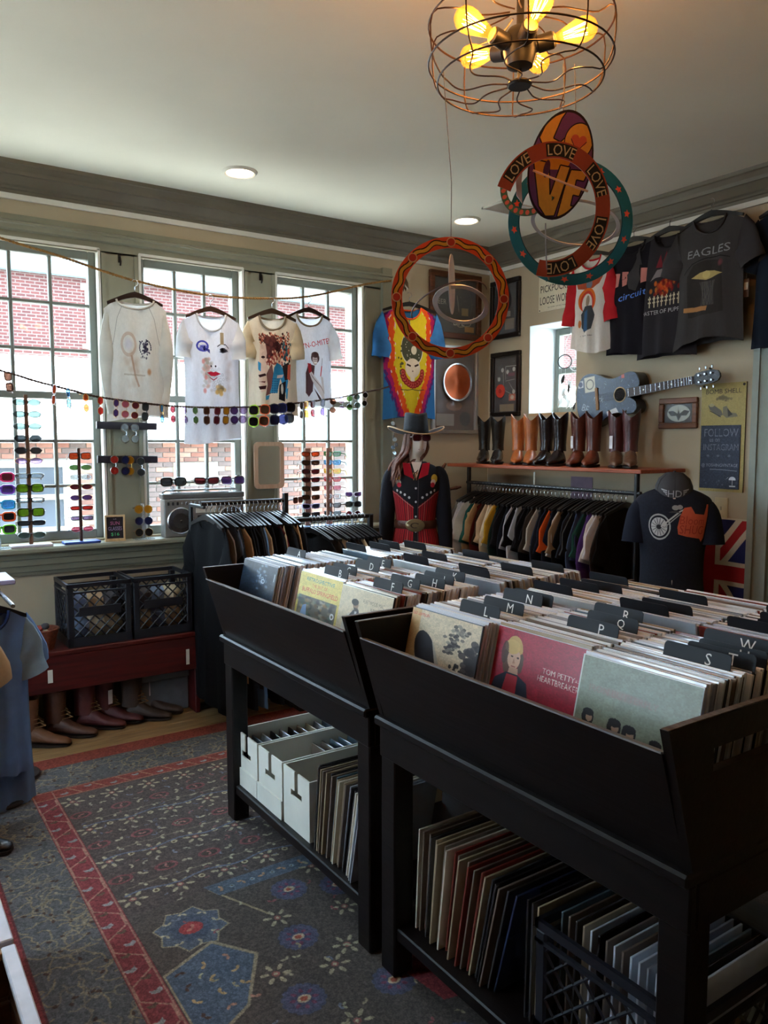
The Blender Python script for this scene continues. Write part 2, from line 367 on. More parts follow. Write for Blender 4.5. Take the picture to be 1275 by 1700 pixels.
# ================================================================== OUTSIDE
M_brick = pm('near_brick', (94, 60, 50), .9, .25, 1.2, .2, 30)
BR = [pm('brick_%d' % i, c, .9, .2, 9, .25, 40) for i, c in enumerate(((92, 58, 47), (104, 70, 58), (80, 54, 46), (112, 82, 69), (72, 60, 56)))]
nb = thing('low_brick_building', 'low brick building with a pale roof right across the alley', 'building', (0, 7, -3.5))
nb_wall = MB().box(-12, 14, .02, 3.6, 0, 5.18).build('wall', pm('mortar', (110, 103, 96), .95, .06), nb)
bm_ = MB().bbox(0, .212, 0, .03, 0, .066, .004).mesh('brick', BR[0])
rest = MB(); nbr = 0
for j in range(70):
    z = .005 + j * .075
    if z > 5.1: break
    for i in range(-40, 64):
        x = i * .224 + (.112 if j % 2 else 0)
        zw = z - 3.5
        if -3.0 < x < -1.65 and .28 < zw < 1.37: continue
        if (-.22 < x + .1 < .56 and .92 < zw < 1.30) or (2.86 < x + .1 < 3.34 and .50 < zw < 1.26): continue
        seen = (-2.75 < x < 3.4 and .10 < zw < 1.68)
        if seen and nbr < 300 and (x < -1.0 or (-1.0 < x < 1.2) or x > 1.65) and zw > .38:
            o = link('brick', bm_, nb_wall, BR[(i * 7 + j * 3 + (i * j) % 5) % 5]); o.location = (x, 0, z); nbr += 1
        elif -6 < x < 8 and zw > -1: rest.box(x, x + .212, 0, .03, z, z + .066)
tag(rest.build('brick_rest', M_brick, nb_wall, fix=False), kind='stuff')
M_roof = pm('pale_roof', (214, 214, 212), .8, .05, .5)
MB().loft([[(-12, -.25, 5.20), (-12, 4.4, 6.75), (-12, 4.4, 6.65), (-12, -.25, 5.10)], [(14, -.25, 5.20), (14, 4.4, 6.75), (14, 4.4, 6.65), (14, -.25, 5.10)]]).build('roof', M_roof, nb)
for k in range(18):
    y = -.2 + k * .25; z = 5.205 + (y + .25) * (1.55 / 4.65)
    MB().box(-12, 14, y, y + .012, z - .002, z + .012).build('roof_seam', M_roof, nb)
for x in (3.2,): MB().box(x, x + .5, 2.6, 3.0, 6.1, 6.6).build('roof_vent', pm('grey_vent', (150, 155, 160)), nb)
wn = MB()
def ext_window(par, x0, x1, y, z0, z1, nx, nz, fr=.07):
    f = MB().box(x0, x1, y, y + .05, z0, z0 + fr).box(x0, x1, y, y + .05, z1 - fr, z1).box(x0, x0 + fr, y, y + .05, z0 + fr, z1 - fr).box(x1 - fr, x1, y, y + .05, z0 + fr, z1 - fr)
    for i in range(1, nx): x = x0 + (x1 - x0) * i / nx; f.box(x - fr * .3, x + fr * .3, y + .006, y + .045, z0 + fr, z1 - fr)
    for i in range(1, nz): z = z0 + (z1 - z0) * i / nz; f.box(x0 + fr, x1 - fr, y + .003, y + .048, z - fr * .4, z + fr * .4)
    w = f.build('window', M_white, par)
    MB().box(x0 + .01, x1 - .01, y + .045, y + .055, z0 + .01, z1 - .01).build('pane', pm('dark_pane', (48, 54, 62), .15, .2, 3), w); return w
ext_window(nb, -3.2, -1.70, -.04, 3.82, 4.85, 1, 2, .09)
ext_window(nb, 2.98, 3.32, -.03, 4.02, 4.74, 1, 2, .03)
MB().box(-.18, .5, -.02, .03, 4.46, 4.79).build('blocked_window', pm('cream_board', (140, 128, 104), .8), nb)
fb = thing('tall_brick_building', 'tall red brick building with pale blue cornice behind the low roof', 'building', (0, 28, -3.5))
def brick_nodes():
    m, nt, b = base_mat('far_brick'); N, L = nt.nodes, nt.links
    tc = N.new('ShaderNodeTexCoord'); mp = N.new('ShaderNodeMapping'); mp.inputs['Rotation'].default_value = (R(90), 0, 0); L.new(tc.outputs['Object'], mp.inputs[0])
    bt = N.new('ShaderNodeTexBrick'); bt.inputs['Scale'].default_value = 1.0; bt.inputs['Brick Width'].default_value = .34; bt.inputs['Row Height'].default_value = .125; bt.inputs['Mortar Size'].default_value = .02
    bt.inputs['Color1'].default_value = srgb((62, 26, 23)) + (1,); bt.inputs['Color2'].default_value = srgb((76, 35, 30)) + (1,); bt.inputs['Mortar'].default_value = srgb((88, 74, 69)) + (1,)
    L.new(mp.outputs[0], bt.inputs['Vector']); L.new(bt.outputs[0], b.inputs['Base Color']); b.inputs['Roughness'].default_value = .9; return m
MB().box(-20, 40, 0, 8, 0, 11.55).build('wall', brick_nodes(), fb)
M_corn = pm('cornice_paint', (104, 118, 122), .7, .08, 1)
MB().box(-20.2, 40.2, -.35, 8.2, 11.55, 11.95).build('cornice', M_corn, fb)
MB().box(-20.2, 40.2, -.18, 8.2, 11.95, 12.5).build('parapet', M_corn, fb)
for x in range(-18, 40, 4): MB().box(x, x + .12, -.42, -.18, 11.6, 12.35).build('bracket', M_corn, fb)
for i in range(-3, 6):
    x = 9.9 + i * 6.2; ext_window(fb, x, x + 1.5, -.06, 9.0, 11.1, 3, 4, .10)
    MB().box(x - .15, x + 1.65, -.12, 0, 8.82, 9.0).build('window_sill', M_white, fb)
    MB().box(x - .15, x + 1.65, -.03, 0, 11.1, 11.35).build('lintel', M_white, fb)
gd = MB().box(-60, 60, -30, 60, -3.7, -3.5).build('ground', pm('alley_concrete', (170, 166, 158), .95, .1, .4)); gd['kind'] = 'structure'
# ceiling fittings
for k, (x, y) in enumerate(((-2.413, -.627), (-.759, -.608))):
    d = thing('recessed_downlight', ('lit round recessed downlight left of the hanging mobiles' if k == 0 else 'lit round recessed downlight in front of the ceiling vent'), 'downlight', (x, y, ZC), group='recessed downlights')
    MB().loft([[(r * math.cos(a), r * math.sin(a), z) for a in [2 * math.pi * i / 32 for i in range(32)]] for r, z in ((.075, -.002), (.075, -.010), (.085, -.014), (.096, -.006), (.098, 0))], False).build('trim_ring', M_white, d, True)
    MB().lathe([(.076, -.006), (.076, -.003)], 28).build('lens', emit('downlight_glow', (255, 226, 190), 9), d)
    ld = bpy.data.lights.new('downlight_lamp', 'SPOT'); ld.energy = 14; ld.spot_size = R(115); ld.spot_blend = .8; ld.color = (1, .82, .62); ld.shadow_soft_size = .07
    lo = bpy.data.objects.new('downlight_lamp', ld); COL.objects.link(lo); lo.parent = d; lo.location.z = -.03
v = thing('ceiling_vent', 'white rectangular slatted air vent in the ceiling', 'vent', (-.70, -.98, ZC), R(0))
f = MB()
for a in ((-.16, .16, -.10, -.085), (-.16, .16, .085, .10), (-.16, -.145, -.10, .10), (.145, .16, -.10, .10)): f.box(a[0], a[1], a[2], a[3], -.012, 0)
f.build('frame', M_white, v)
for i in range(9): MB().box(-.145, .145, -.003, .003, -.014, .0, T(0, -.076 + i * .019, 0, 35)).build('slat', M_white, v)
MB().box(-.145, .145, -.085, .085, -.003, -.001).build('duct', pm('duct_dark', (40, 40, 40)), v)
# ================================================================== RUG
def make_rug():
    W, H = 2.40, 4.40; s = 0.0032; w, h = int(W / s), int(H / s)
    im = Img(w, h, (84, 88, 92)); g = random.Random(3)
    U = lambda x: (x + 3.97) / W
    V = lambda y: (-.69 - y) / H
    def motif(x, y, kind, k=1.0, c=None):
        u, v = U(x), V(y); a = .001 * k
        ax, ay = a / W, a / H
        if kind == 0:      # star flower: six leaves and a ring
            for q in range(6):
                t = q * math.pi / 3 + .3; im.ell(u + 34 * ax * math.cos(t), v + 34 * ay * math.sin(t), 15 * ax, 7 * ay, c or (176, 168, 136), rot=t)
            im.ell(u, v, 12 * ax, 12 * ay, (150, 90, 84)); im.ell(u, v, 6 * ax, 6 * ay, (200, 186, 150))
        elif kind == 1:    # blue toothed rosette
            for q in range(14):
                t = q * math.pi / 7; im.ell(u + 50 * ax * math.cos(t), v + 50 * ay * math.sin(t), 14 * ax, 14 * ay, (72, 78, 104))
            im.ell(u, v, 52 * ax, 52 * ay, (78, 80, 108))
            for q in range(8):
                t = q * math.pi / 4 + .2; im.ell(u + 32 * ax * math.cos(t), v + 32 * ay * math.sin(t), 9 * ax, 6 * ay, (118, 62, 88), rot=t)
            im.ell(u, v, 20 * ax, 15 * ay, (206, 184, 150)); im.ell(u, v, 11 * ax, 9 * ay, (176, 84, 62))
        elif kind == 2:    # small petal pair
            t = g.random() * 6
            for q in (-1, 1): im.ell(u + q * 8 * ax * math.cos(t), v + q * 8 * ay * math.sin(t), 9 * ax, 5 * ay, c or (176, 170, 140), rot=t + .6 * q)
        elif kind == 3:    # ring
            im.ell(u, v, 13 * ax, 13 * ay, c or (196, 186, 146)); im.ell(u, v, 6 * ax, 6 * ay, (84, 70, 56))
        elif kind == 4:    # bird-like hook
            im.poly([(u - 22 * ax, v - 8 * ay), (u - 2 * ax, v - 4 * ay), (u + 14 * ax, v - 16 * ay), (u + 18 * ax, v + 2 * ay), (u + 4 * ax, v + 14 * ay), (u - 16 * ax, v + 8 * ay)], c or (150, 154, 156))
    # wide outer border with hooked tendrils
    def tendril(x, y):
        t = g.random() * 6.28; pts = [(x, y)]
        for q in range(5): t += g.uniform(-1.1, 1.1); x += .022 * math.cos(t); y += .022 * math.sin(t); pts.append((x, y))
        im.line([(U(a), V(b)) for a, b in pts], g.choice(((132, 120, 98), (118, 112, 100), (140, 126, 100))), 2)
        if g.random() < .6: im.ell(U(x), V(y), .009 / W, .006 / H, (66, 48, 42), rot=t)
        if g.random() < .5: im.ell(U(pts[2][0]), V(pts[2][1]), .007 / W, .007 / H, (140, 130, 110))
    for k in range(520): tendril(g.uniform(-3.92, -3.66), g.uniform(-5.0, -.83))
    for k in range(260): tendril(g.uniform(-3.9, -1.6), g.uniform(-1.08, -.83))
    im.rect(0, 0, U(-3.905), 1, (128, 44, 46)); im.rect(0, 0, 1, V(-.815), (136, 56, 46))
    im.rect(U(-3.912), V(-.815), U(-3.905), 1, (96, 40, 44))
    for k in range(60):
        y = -.85 - k * .07; im.line([(U(-3.93), V(y)), (U(-3.93), V(y - .03))], (110, 40, 44), 3)
    # inner red band
    im.rect(U(-3.685), V(-1.08), 1, 1, (132, 52, 58)); im.rect(U(-3.590), V(-1.175), 1, 1, (76, 68, 66))
    im.rect(U(-3.685), V(-1.08), U(-1.5), V(-1.175), (138, 58, 52))
    for x in (-3.679, -3.596): im.line([(U(x), V(-1.085)), (U(x), V(-5.1))], (172, 120, 104), 2)
    for y in (-1.086, -1.169): im.line([(U(-3.68), V(y)), (U(-1.5), V(y))], (172, 120, 96), 2)
    y = -1.19; k = 0
    while y > -5.0:
        a, b = (-3.675, -3.60) if k % 2 else (-3.60, -3.675)
        im.line([(U(a), V(y)), (U(a), V(y - .05)), (U(b), V(y - .11)), (U(b), V(y - .13))], (176, 128, 110), 2)
        motif(-3.637 + (.018 if k % 2 else -.018), y - .03, 4, 1.0); motif(-3.637 - (.012 if k % 2 else -.012), y - .085, 4, .8, (94, 74, 60)); y -= .13; k += 1
    x = -3.55; k = 0
    while x < -1.6:
        motif(x, -1.128 + (.015 if k % 2 else -.015), 4, .9); im.line([(U(x + .02), V(-1.09)), (U(x + .07), V(-1.165))], (176, 128, 100), 2); x += .11; k += 1
    # field, upper part: rows of flowers
    y = -1.25; r = 0
    while y > -2.22:
        x = -3.54 + (.06 if r % 2 else 0)
        while x < -1.7:
            t = r % 4
            if t == 0: motif(x, y, 0, 1.05); motif(x + .085, y + .01, 3)
            elif t == 1:
                for q in range(3): motif(x + q * .05, y + g.uniform(-.01, .01), 2, 1.0, g.choice(((160, 156, 136), (150, 96, 92), (118, 128, 146), (176, 170, 140))))
            elif t == 2:
                im.ell(U(x), V(y), .045 / W, .030 / H, (128, 70, 74)); im.ell(U(x), V(y), .032 / W, .02 / H, (66, 58, 54)); motif(x, y, 2, 1.0, (170, 110, 104)); motif(x + .08, y, 2, 1.3)
            else:
                motif(x, y, 2, 1.2, (184, 178, 146)); motif(x + .07, y, 2, 1.2, (184, 178, 146)); im.line([(U(x - .06), V(y)), (U(x + .1), V(y + .006))], (120, 112, 96), 2)
            x += .17
        y -= .075; r += 1
    for k in range(240): motif(g.uniform(-3.56, -1.7), g.uniform(-2.25, -1.22), 2, g.uniform(.5, .8), g.choice(((130, 84, 84), (104, 112, 130), (150, 146, 122), (96, 104, 124))))
    for yy in (-1.52, -1.83, -2.12):
        im.line([(U(-3.56 + q * .05), V(yy + .012 * math.sin(q * 1.3))) for q in range(38)], (96, 108, 130), 3)
    # lower part: rosettes, blue corner pieces
    im.rect(U(-3.59), V(-2.245), 1, 1, (76, 70, 66))
    im.line([(U(-3.30), V(-2.245)), (U(-3.18), V(-2.50)), ], (160, 146, 112), 3)
    im.poly([(U(-3.31), V(-2.22)), (U(-2.2), V(-2.22)), (U(-2.2), V(-2.30)), (U(-3.28), V(-2.30))], (80, 96, 114))
    for q in range(14): motif(-3.26 + q * .08, -2.26, 2, 1.1, (186, 140, 108)); motif(-3.22 + q * .08, -2.265, 3, .7, (130, 150, 160))
    cx, cy = -3.43, -2.42
    for t, rr, c in ((0, .125, (160, 150, 120)), (0, .118, (84, 98, 116)), (0, .075, (70, 84, 106))):
        im.poly([(U(cx + (rr if q % 2 else rr * .8) * math.cos(q * math.pi / 8)), V(cy + (rr if q % 2 else rr * .8) * math.sin(q * math.pi / 8))) for q in range(16)], c)
    for q in range(8): motif(cx + .085 * math.cos(q * .785), cy + .085 * math.sin(q * .785), 2, 1.0, (190, 180, 150))
    im.ell(U(cx), V(cy), .04 / W, .032 / H, (170, 62, 66)); motif(cx, cy, 2, 1.3, (200, 130, 110))
    im.poly([(U(-3.585), V(-2.60)), (U(-3.40), V(-2.52)), (U(-3.30), V(-2.66)), (U(-3.42), V(-2.86)), (U(-3.585), V(-2.95))], (160, 148, 120))
    im.poly([(U(-3.58), V(-2.61)), (U(-3.405), V(-2.535)), (U(-3.315), V(-2.66)), (U(-3.425), V(-2.85)), (U(-3.58), V(-2.935))], (78, 96, 118))
    for q in range(12): motif(-3.54 + (q % 3) * .075, -2.62 - (q // 3) * .07, 2, 1.1, g.choice(((196, 160, 110), (70, 50, 44), (184, 130, 110))))
    for (x, y) in ((-3.06, -2.40), (-2.90, -2.47), (-3.16, -2.66), (-2.83, -2.74), (-3.28, -2.92), (-3.02, -3.0), (-2.7, -2.5), (-2.6, -2.9), (-3.3, -3.4), (-3.0, -3.3)): motif(x, y, 1, 1.05)
    for (x, y) in ((-2.92, -2.31), (-3.17, -2.53), (-2.95, -2.60), (-3.05, -2.78), (-3.13, -2.84), (-2.93, -2.92), (-3.3, -2.78), (-3.2, -3.08), (-2.78, -2.62), (-3.36, -3.1)): motif(x, y, 0, 1.0)
    for k in range(330): motif(g.uniform(-3.5, -1.7), g.uniform(-5.0, -2.32), 2, g.uniform(.7, 1.05), g.choice(((178, 176, 140), (168, 160, 130), (150, 140, 110), (150, 80, 84), (120, 130, 150))))
    im.poly([(U(-2.98), V(-2.93)), (U(-2.70), V(-2.80)), (U(-2.3), V(-3.0)), (U(-2.3), V(-3.3)), (U(-2.95), V(-3.15))], (150, 52, 58))
    for q in range(16): motif(-2.9 + g.uniform(0, .4), -3.0 + g.uniform(-.1, .08), 4, .9, (190, 160, 140))
    im.a[:] = im.a * .72 + np.array((92, 82, 78), np.float32) * .28; im.noise(.16, 1, 1); im.noise(.10, 3, 2)
    m = print_mat('rug_weave', im.a, .95, 0, .1)
    r = thing('patterned_rug', 'large worn red, blue and brown patterned rug on the floor', 'rug', (0, 0, 0))
    MB().quad([(-3.97, -5.09, .010), (-1.57, -5.09, .010), (-1.57, -.69, .010), (-3.97, -.69, .010)]).build('pile', m, r)
    MB().box(-3.97, -1.57, -5.09, -.69, .001, .0095).build('backing', pm('rug_back', (120, 56, 50), .95), r)
make_rug()

# ================================================================== RECORD BINS
M_bin = wood('black_stain', (13, 9, 9), (22, 15, 14), 1, 5, .42, .08, .30)
M_binedge = wood('worn_edge', (70, 62, 60), (120, 112, 108), 1, 9, .5, .1)
XF, XB, XM = -3.02, -1.98, -2.5
def bin_unit(y1, y0, label):
    """y1 far end, y0 near end"""
    t = thing('record_bin', label, 'record bin', (0, 0, 0), group='dark wooden record bins')
    for x in (XF + .0, XB - .07):
        for y in (y0 + .005, y1 - .075): MB().bbox(x, x + .07, y, y + .07, .012, .79, .004).build('leg', M_bin, t)
    for a in ((XF - .004, XF + .018, y0, y1), (XB - .018, XB + .004, y0, y1)): MB().bbox(a[0], a[1], a[2] + .002, a[3] - .002, .675, .772, .004).build('apron', M_bin, t)
    for y in (y0 + .001, y1 - .023): MB().bbox(XF + .018, XB - .018, y, y + .022, .675, .772, .004).build('apron', M_bin, t)
    MB().bbox(XF - .022, XB + .022, y0 - .003, y1 + .003, .772, .80, .006).build('ledge', M_bin, t)
    MB().bbox(XF + .01, XB - .01, y0 + .01, y1 - .01, .125, .165, .004).build('lower_shelf', M_bin, t)
    for s in (1, -1):
        f = lambda x: XM + s * (x - XM)
        p = MB().prism([(f(XF), .80), (f(XF + .02), .80), (f(-3.078), 1.035), (f(-3.1), 1.042)], y0 + .02, y1 - .02).build('front_panel', M_bin, t)
        MB().prism([(f(-3.103), 1.0425), (f(-3.078), 1.0365), (f(-3.078), 1.040), (f(-3.102), 1.046)], y0 + .02, y1 - .02).build('worn_lip', M_binedge, p)
    for k, y in enumerate((y0, y1 - .02)):
        e = MB(); o = [(XF - .002, .80), (XF + .05, .80), (XF + .05, 1.09), (-3.108, 1.09)]; e.prism(o, y, y + .02)
        e.prism([(-2 * -XM - x if False else 2 * XM - x, z) for x, z in o], y, y + .02)
        if k == 0:
            e.prism([(XF + .05, .80), (-2.72, .80), (-2.72, .985), (XF + .05, .985)], y, y + .02); e.prism([(XF + .05, 1.03), (-2.72, 1.03), (-2.72, 1.09), (XF + .05, 1.09)], y, y + .02)
            e.prism([(-2.72, .80), (2 * XM - XF - .05, .80), (2 * XM - XF - .05, 1.09), (-2.72, 1.09)], y, y + .02)
        else: e.prism([(XF + .05, .80), (2 * XM - XF - .05, .80), (2 * XM - XF - .05, 1.09), (XF + .05, 1.09)], y, y + .02)
        ep = e.build('end_panel', M_bin, t)
        MB().bbox(-3.108, -1.892, y + .002, y + .018, 1.090, 1.0925, .001).build('worn_edge', M_binedge, ep)
    MB().box(XM - .009, XM + .009, y0 + .02, y1 - .02, .80, 1.07).build('middle_board', M_bin, t)
    for y in ((-2.132, -2.4995) if y1 > -2 else (-3.268, -3.589)):
        MB().box(-2.995, -2.005, y - .002, y + .002, .80, .93).build('column_divider', M_bin, t)
    MB().box(XF + .02, XB - .02, y0 + .02, y1 - .02, .80, .812).build('bin_floor', M_bin, t)
    return t
bin_unit(-1.75, -2.872, 'far dark wooden record bin on legs, records A to K')
bin_unit(-2.925, -3.972, 'near dark wooden record bin on legs, records L to W')

# ---- records
SZ = .312
EDGE = [pm('sleeve_%d' % i, c, .25, .08, 12, spec=.6, coat=.7) for i, c in enumerate(((220, 226, 236), (204, 210, 222), (230, 232, 234), (216, 206, 188), (168, 148, 120), (120, 104, 92), (60, 58, 62), (150, 152, 160), (128, 52, 44), (92, 108, 120), (232, 230, 228), (36, 34, 38)))]
EW = [0, 0, 0, 1, 1, 1, 2, 2, 10, 10, 10, 3, 7, 7, 4, 5, 6, 9, 0, 1, 2, 8]
rec_me = {}
def sleeve_mesh(th):
    if th not in rec_me: rec_me[th] = MB().bbox(-th / 2, th / 2, -SZ / 2, SZ / 2, 0, SZ, .0012).mesh('record_sleeve', EDGE[0])
    return rec_me[th]
NREC = 0
EC = ['silvery white', 'pale grey', 'off-white', 'cream', 'tan', 'brown', 'charcoal', 'grey', 'dark red', 'blue grey', 'bright white', 'black']
def record(x, y, z, lean, ei, th, label, group, yaw=0, name='record_sleeve'):
    """x, y, z of the bottom edge; lean tips the top towards +x"""
    o = link(name, sleeve_mesh(th), None, EDGE[ei]); o.location = (x, y, z); o.rotation_euler = (0, R(lean), R(yaw))
    tag(o, label, 'record', group); return o
def cover(rec, th, img, name, lab):
    h0 = img.shape[0]; img = img[np.minimum((np.arange(h0) / .60).astype(int), h0 - 1)]
    m = print_mat(name, img, .35, 0, .5)
    e = -th / 2 - .0006; h = SZ / 2 - .002
    c = MB().quad([(e, h, .002), (e, -h, .002), (e, -h, SZ - .002), (e, h, SZ - .002)]).build('cover', m, rec); c['label'] = lab; return c
COLS = [(-1.930, -2.928, 'A'), (-2.335, -2.875, 'B'), (-2.664, -2.890, 'F'), (-3.108, -2.915, 'L'), (-3.428, -2.865, 'P'), (-3.750, -2.900, 'S')]
SN = ['leftmost front column', 'second front column, behind the yellow cover', 'third front column, behind the beige cover', 'fourth front column, behind the cream cover', 'fifth front column, behind the red cover', 'rightmost front column, behind the grey-green cover']
LEAN = 13.0; dx = SZ * math.sin(R(LEAN)); DZ = .812
g = random.Random(21); FRONT = []
NPER = 34
for c, (yc, xt, L0) in enumerate(COLS):
    x = xt - dx; xe = -2.545 - dx; n = NPER; step = (xe - x) / (n - 1)
    for i in range(n):
        th = g.choice((.006, .007, .008)); ei = g.choice(EW)
        lab = 'record sleeve with %s edge, %s from the front in the %s' % (EC[ei], ORD[i], SN[c])
        if i == 0: lab = None
        o = record(x + i * step, yc + (g.uniform(-.006, .006) if i else 0), DZ + g.uniform(0, .006) if i else DZ, LEAN + (g.uniform(-.4, .4) if i else 0), ei, th if i else .006, lab, 'records in the bins', g.uniform(-.8, .8) if i else 0)
        if i == 0: FRONT.append(o)
        else:
            o['label'] = ('%s record edge, %s back in the %s' % (EC[ei], ORD[i], SN[c]))
# far half of the island: leaning the other way, one mass per column
for c, (yc, xt, L0) in enumerate(COLS):
    for lo, hi, ei0 in ((0, 60, 0),):
        mbs = {}
        for i in range(44):
            x = -2.455 + i * .0096; ei = g.choice(EW); mb = mbs.setdefault(ei, MB()); th = .0062
            mb.bbox(-th / 2, th / 2, -SZ / 2, SZ / 2, 0, SZ, .001, T(x + dx, yc + g.uniform(-.008, .008), DZ + g.uniform(0, .008), 0, -LEAN + g.uniform(-.4, .4), g.uniform(-.6, .6)))
        tot = MB(); mats = []; pi = []
        for ei, mb in mbs.items(): tot.add(mb.v, mb.f); pi += [len(mats)] * len(mb.f); mats.append(EDGE[ei])
        me = tot.mesh('records_far_half', fix=False)
        for m in mats: me.materials.append(m)
        me.polygons.foreach_set('material_index', pi)
        o = link('records_far_half', me); tag(o, 'dense row of records in the %s of the far half of the bins' % (['leftmost column', 'second column', 'third column', 'fourth column', 'fifth column', 'rightmost column'][c]), 'records', 'records in the bins', 'stuff')
# ---- covers
def noisy(c, seed, amt=.10): i = Img(256, 256, c); i.noise(amt, 4, seed); i.noise(amt * .6, 16, seed + 1); return i
i0 = noisy((38, 48, 62), 1, .3)
for k in range(40): i0.ell(.62 + g.gauss(0, .10), .30 + g.gauss(0, .10), g.uniform(.02, .07), g.uniform(.015, .05), g.choice(((150, 176, 206), (96, 124, 160), (190, 206, 224), (60, 80, 110))), .5, soft=.6)
for k in range(30): i0.ell(g.random(), g.random(), .1, .05, (22, 28, 36), .5, soft=.9)
i0.ell(.66, .36, .05, .05, (226, 234, 240), .8, ring=.6); i0.text('TO', .60, .30, .07, (220, 230, 240), rot=.1)
i0.line([(.96, .14), (.955, .30)], (230, 236, 240), 3)
cover(FRONT[0], .006, i0.a, 'cover_dark_blue', 'dark blue cloudy cover')
FRONT[0]['label'] = 'front record with a dark blue cloudy cover in the leftmost column'
i1 = noisy((214, 192, 104), 2, .06)
i1.text('RETROSPECTIVE', .5, .12, .075, (60, 122, 118), .66); i1.text('THE BEST OF', .5, .23, .06, (196, 84, 44), .36); i1.text('BUFFALO SPRINGFIELD', .52, .34, .085, (200, 60, 44), .84)
i1.rect(.05, .46, .95, .97, (110, 104, 92))
for k in range(90): i1.ell(g.uniform(.06, .94), g.uniform(.48, .96), g.uniform(.02, .10), g.uniform(.02, .07), g.choice(((150, 140, 116), (170, 128, 76), (74, 92, 84), (196, 186, 160), (110, 84, 60), (92, 128, 110), (58, 56, 60))), .6, soft=.5)
i1.poly([(.12, .97), (.18, .66), (.26, .62), (.32, .97)], (150, 176, 214)); i1.ell(.88, .70, .045, .06, (232, 232, 230), ring=.5); i1.rect(0, .97, 1, 1, (190, 170, 96))
cover(FRONT[1], .006, i1.a, 'cover_yellow', 'yellow cover with teal and red lettering over a collage')
FRONT[1]['label'] = 'front record with a yellow cover and red lettering'
i2 = noisy((208, 190, 158), 3, .05)
i2.poly([(.20, .98), (.23, .52), (.30, .40), (.40, .38), (.44, .52), (.42, .98)], (46, 42, 46)); i2.ell(.33, .31, .055, .075, (150, 118, 92)); i2.ell(.31, .26, .07, .06, (44, 34, 30)); i2.poly([(.29, .36), (.39, .36), (.35, .46)], (60, 46, 40)); i2.poly([(.33, .42), (.37, .42), (.34, .9), (.31, .9)], (190, 186, 180))
i2.poly([(.12, .66), (.22, .48), (.25, .56), (.16, .98), (.08, .98)], (196, 190, 178)); i2.ell(.60, .74, .06, .07, (56, 46, 42)); i2.poly([(.50, .98), (.54, .80), (.68, .78), (.74, .98)], (120, 104, 90))
i2.text('FLEETWOOD MAC', .66, .20, .07, (120, 106, 86), .40); i2.text('RUMOURS', .72, .31, .05, (120, 106, 86), .2)
i2.rect(.80, .62, .99, .70, (130, 88, 46)); i2.rect(0, 0, 1, .01, (240, 236, 224))
cover(FRONT[2], .006, i2.a, 'cover_beige', 'beige cover with a standing dark figure')
FRONT[2]['label'] = 'front record with a beige cover and a dark standing figure'
i3 = noisy((216, 196, 166), 4, .06); i3.rect(0, 0, .14, 1, (206, 152, 84), .55)
i3.text('LED ZEPPELIN', .14, .07, .05, (206, 62, 50), .25)
i3.ell(.30, .66, .16, .36, (50, 46, 50), rot=-.30); i3.poly([(.36, .40), (.44, .56), (.60, .96), (.50, .92)], (190, 182, 166))
for k in range(70):
    t = g.random(); i3.ell(.62 + .12 * t + g.gauss(0, .05), .52 - .42 * t + g.gauss(0, .03), .03, .022, g.choice(((70, 64, 64), (110, 102, 96), (60, 54, 56), (150, 140, 126))), .8)
for k in range(40): i3.ell(.92 + g.gauss(0, .05), .56 + g.gauss(0, .14), .05, .05, (56, 48, 50), .8)
for k in range(24): i3.ell(.74 + g.gauss(0, .05), .80 + g.gauss(0, .07), .02, .03, (44, 40, 44), .9)
cover(FRONT[3], .006, i3.a, 'cover_cream', 'cream cover with dark shapes')
FRONT[3]['label'] = 'front record with a cream cover and large dark shapes'
i4 = noisy((172, 34, 58), 5, .08)
i4.ell(.22, .30, .105, .22, (214, 170, 104)); i4.ell(.16, .42, .05, .2, (110, 74, 56)); i4.ell(.32, .44, .03, .14, (96, 62, 48)); i4.ell(.235, .40, .075, .145, (222, 178, 148)); i4.ell(.20, .24, .09, .10, (226, 186, 116)); i4.ell(.21, .37, .014, .012, (70, 50, 44)); i4.ell(.28, .375, .014, .012, (70, 50, 44)); i4.poly([(.235, .39), (.255, .46), (.225, .465)], (190, 138, 112)); i4.rect(.215, .50, .265, .512, (170, 90, 84)); i4.ell(.12, .34, .04, .16, (84, 56, 46), .8)
i4.poly([(.20, .52), (.30, .52), (.31, .62), (.19, .62)], (206, 160, 132))
i4.poly([(.0, .98), (.05, .72), (.17, .60), (.30, .60), (.42, .68), (.48, .98)], (34, 34, 52)); i4.poly([(.18, .62), (.31, .62), (.32, .98), (.14, .98)], (186, 40, 56))
i4.text('TOM PETTY', .74, .43, .075, (240, 220, 206), .34); i4.text('AND THE', .95, .43, .035, (240, 220, 206), .07); i4.text('HEARTBREAKERS', .76, .54, .08, (240, 220, 206), .46)
cover(FRONT[4], .006, i4.a, 'cover_red', 'crimson cover with a fair-haired figure and white lettering')
FRONT[4]['label'] = 'front record with a crimson cover and white lettering'
i5 = noisy((142, 148, 126), 6, .05)
i5.ell(.40, .36, .30, .07, (168, 122, 112), .35, soft=.5); i5.text('IRON BUTTERFLY', .40, .36, .08, (176, 116, 110), .6, al=.35)
for (x, y, s_) in ((.13, .72, 1.0), (.37, .74, 1.1), (.50, .76, 1.1), (.72, .82, 1.0)):
    i5.ell(x, y, .055 * s_, .10 * s_, (36, 30, 32)); i5.ell(x + .012, y - .0, .03 * s_, .05 * s_, (186, 152, 128)); i5.ell(x, y - .06, .05 * s_, .045 * s_, (34, 28, 30)); i5.poly([(x - .10 * s_, 1), (x - .06 * s_, y + .08), (x + .06 * s_, y + .08), (x + .10 * s_, 1)], (38, 34, 40) if x < .6 else (150, 120, 90))
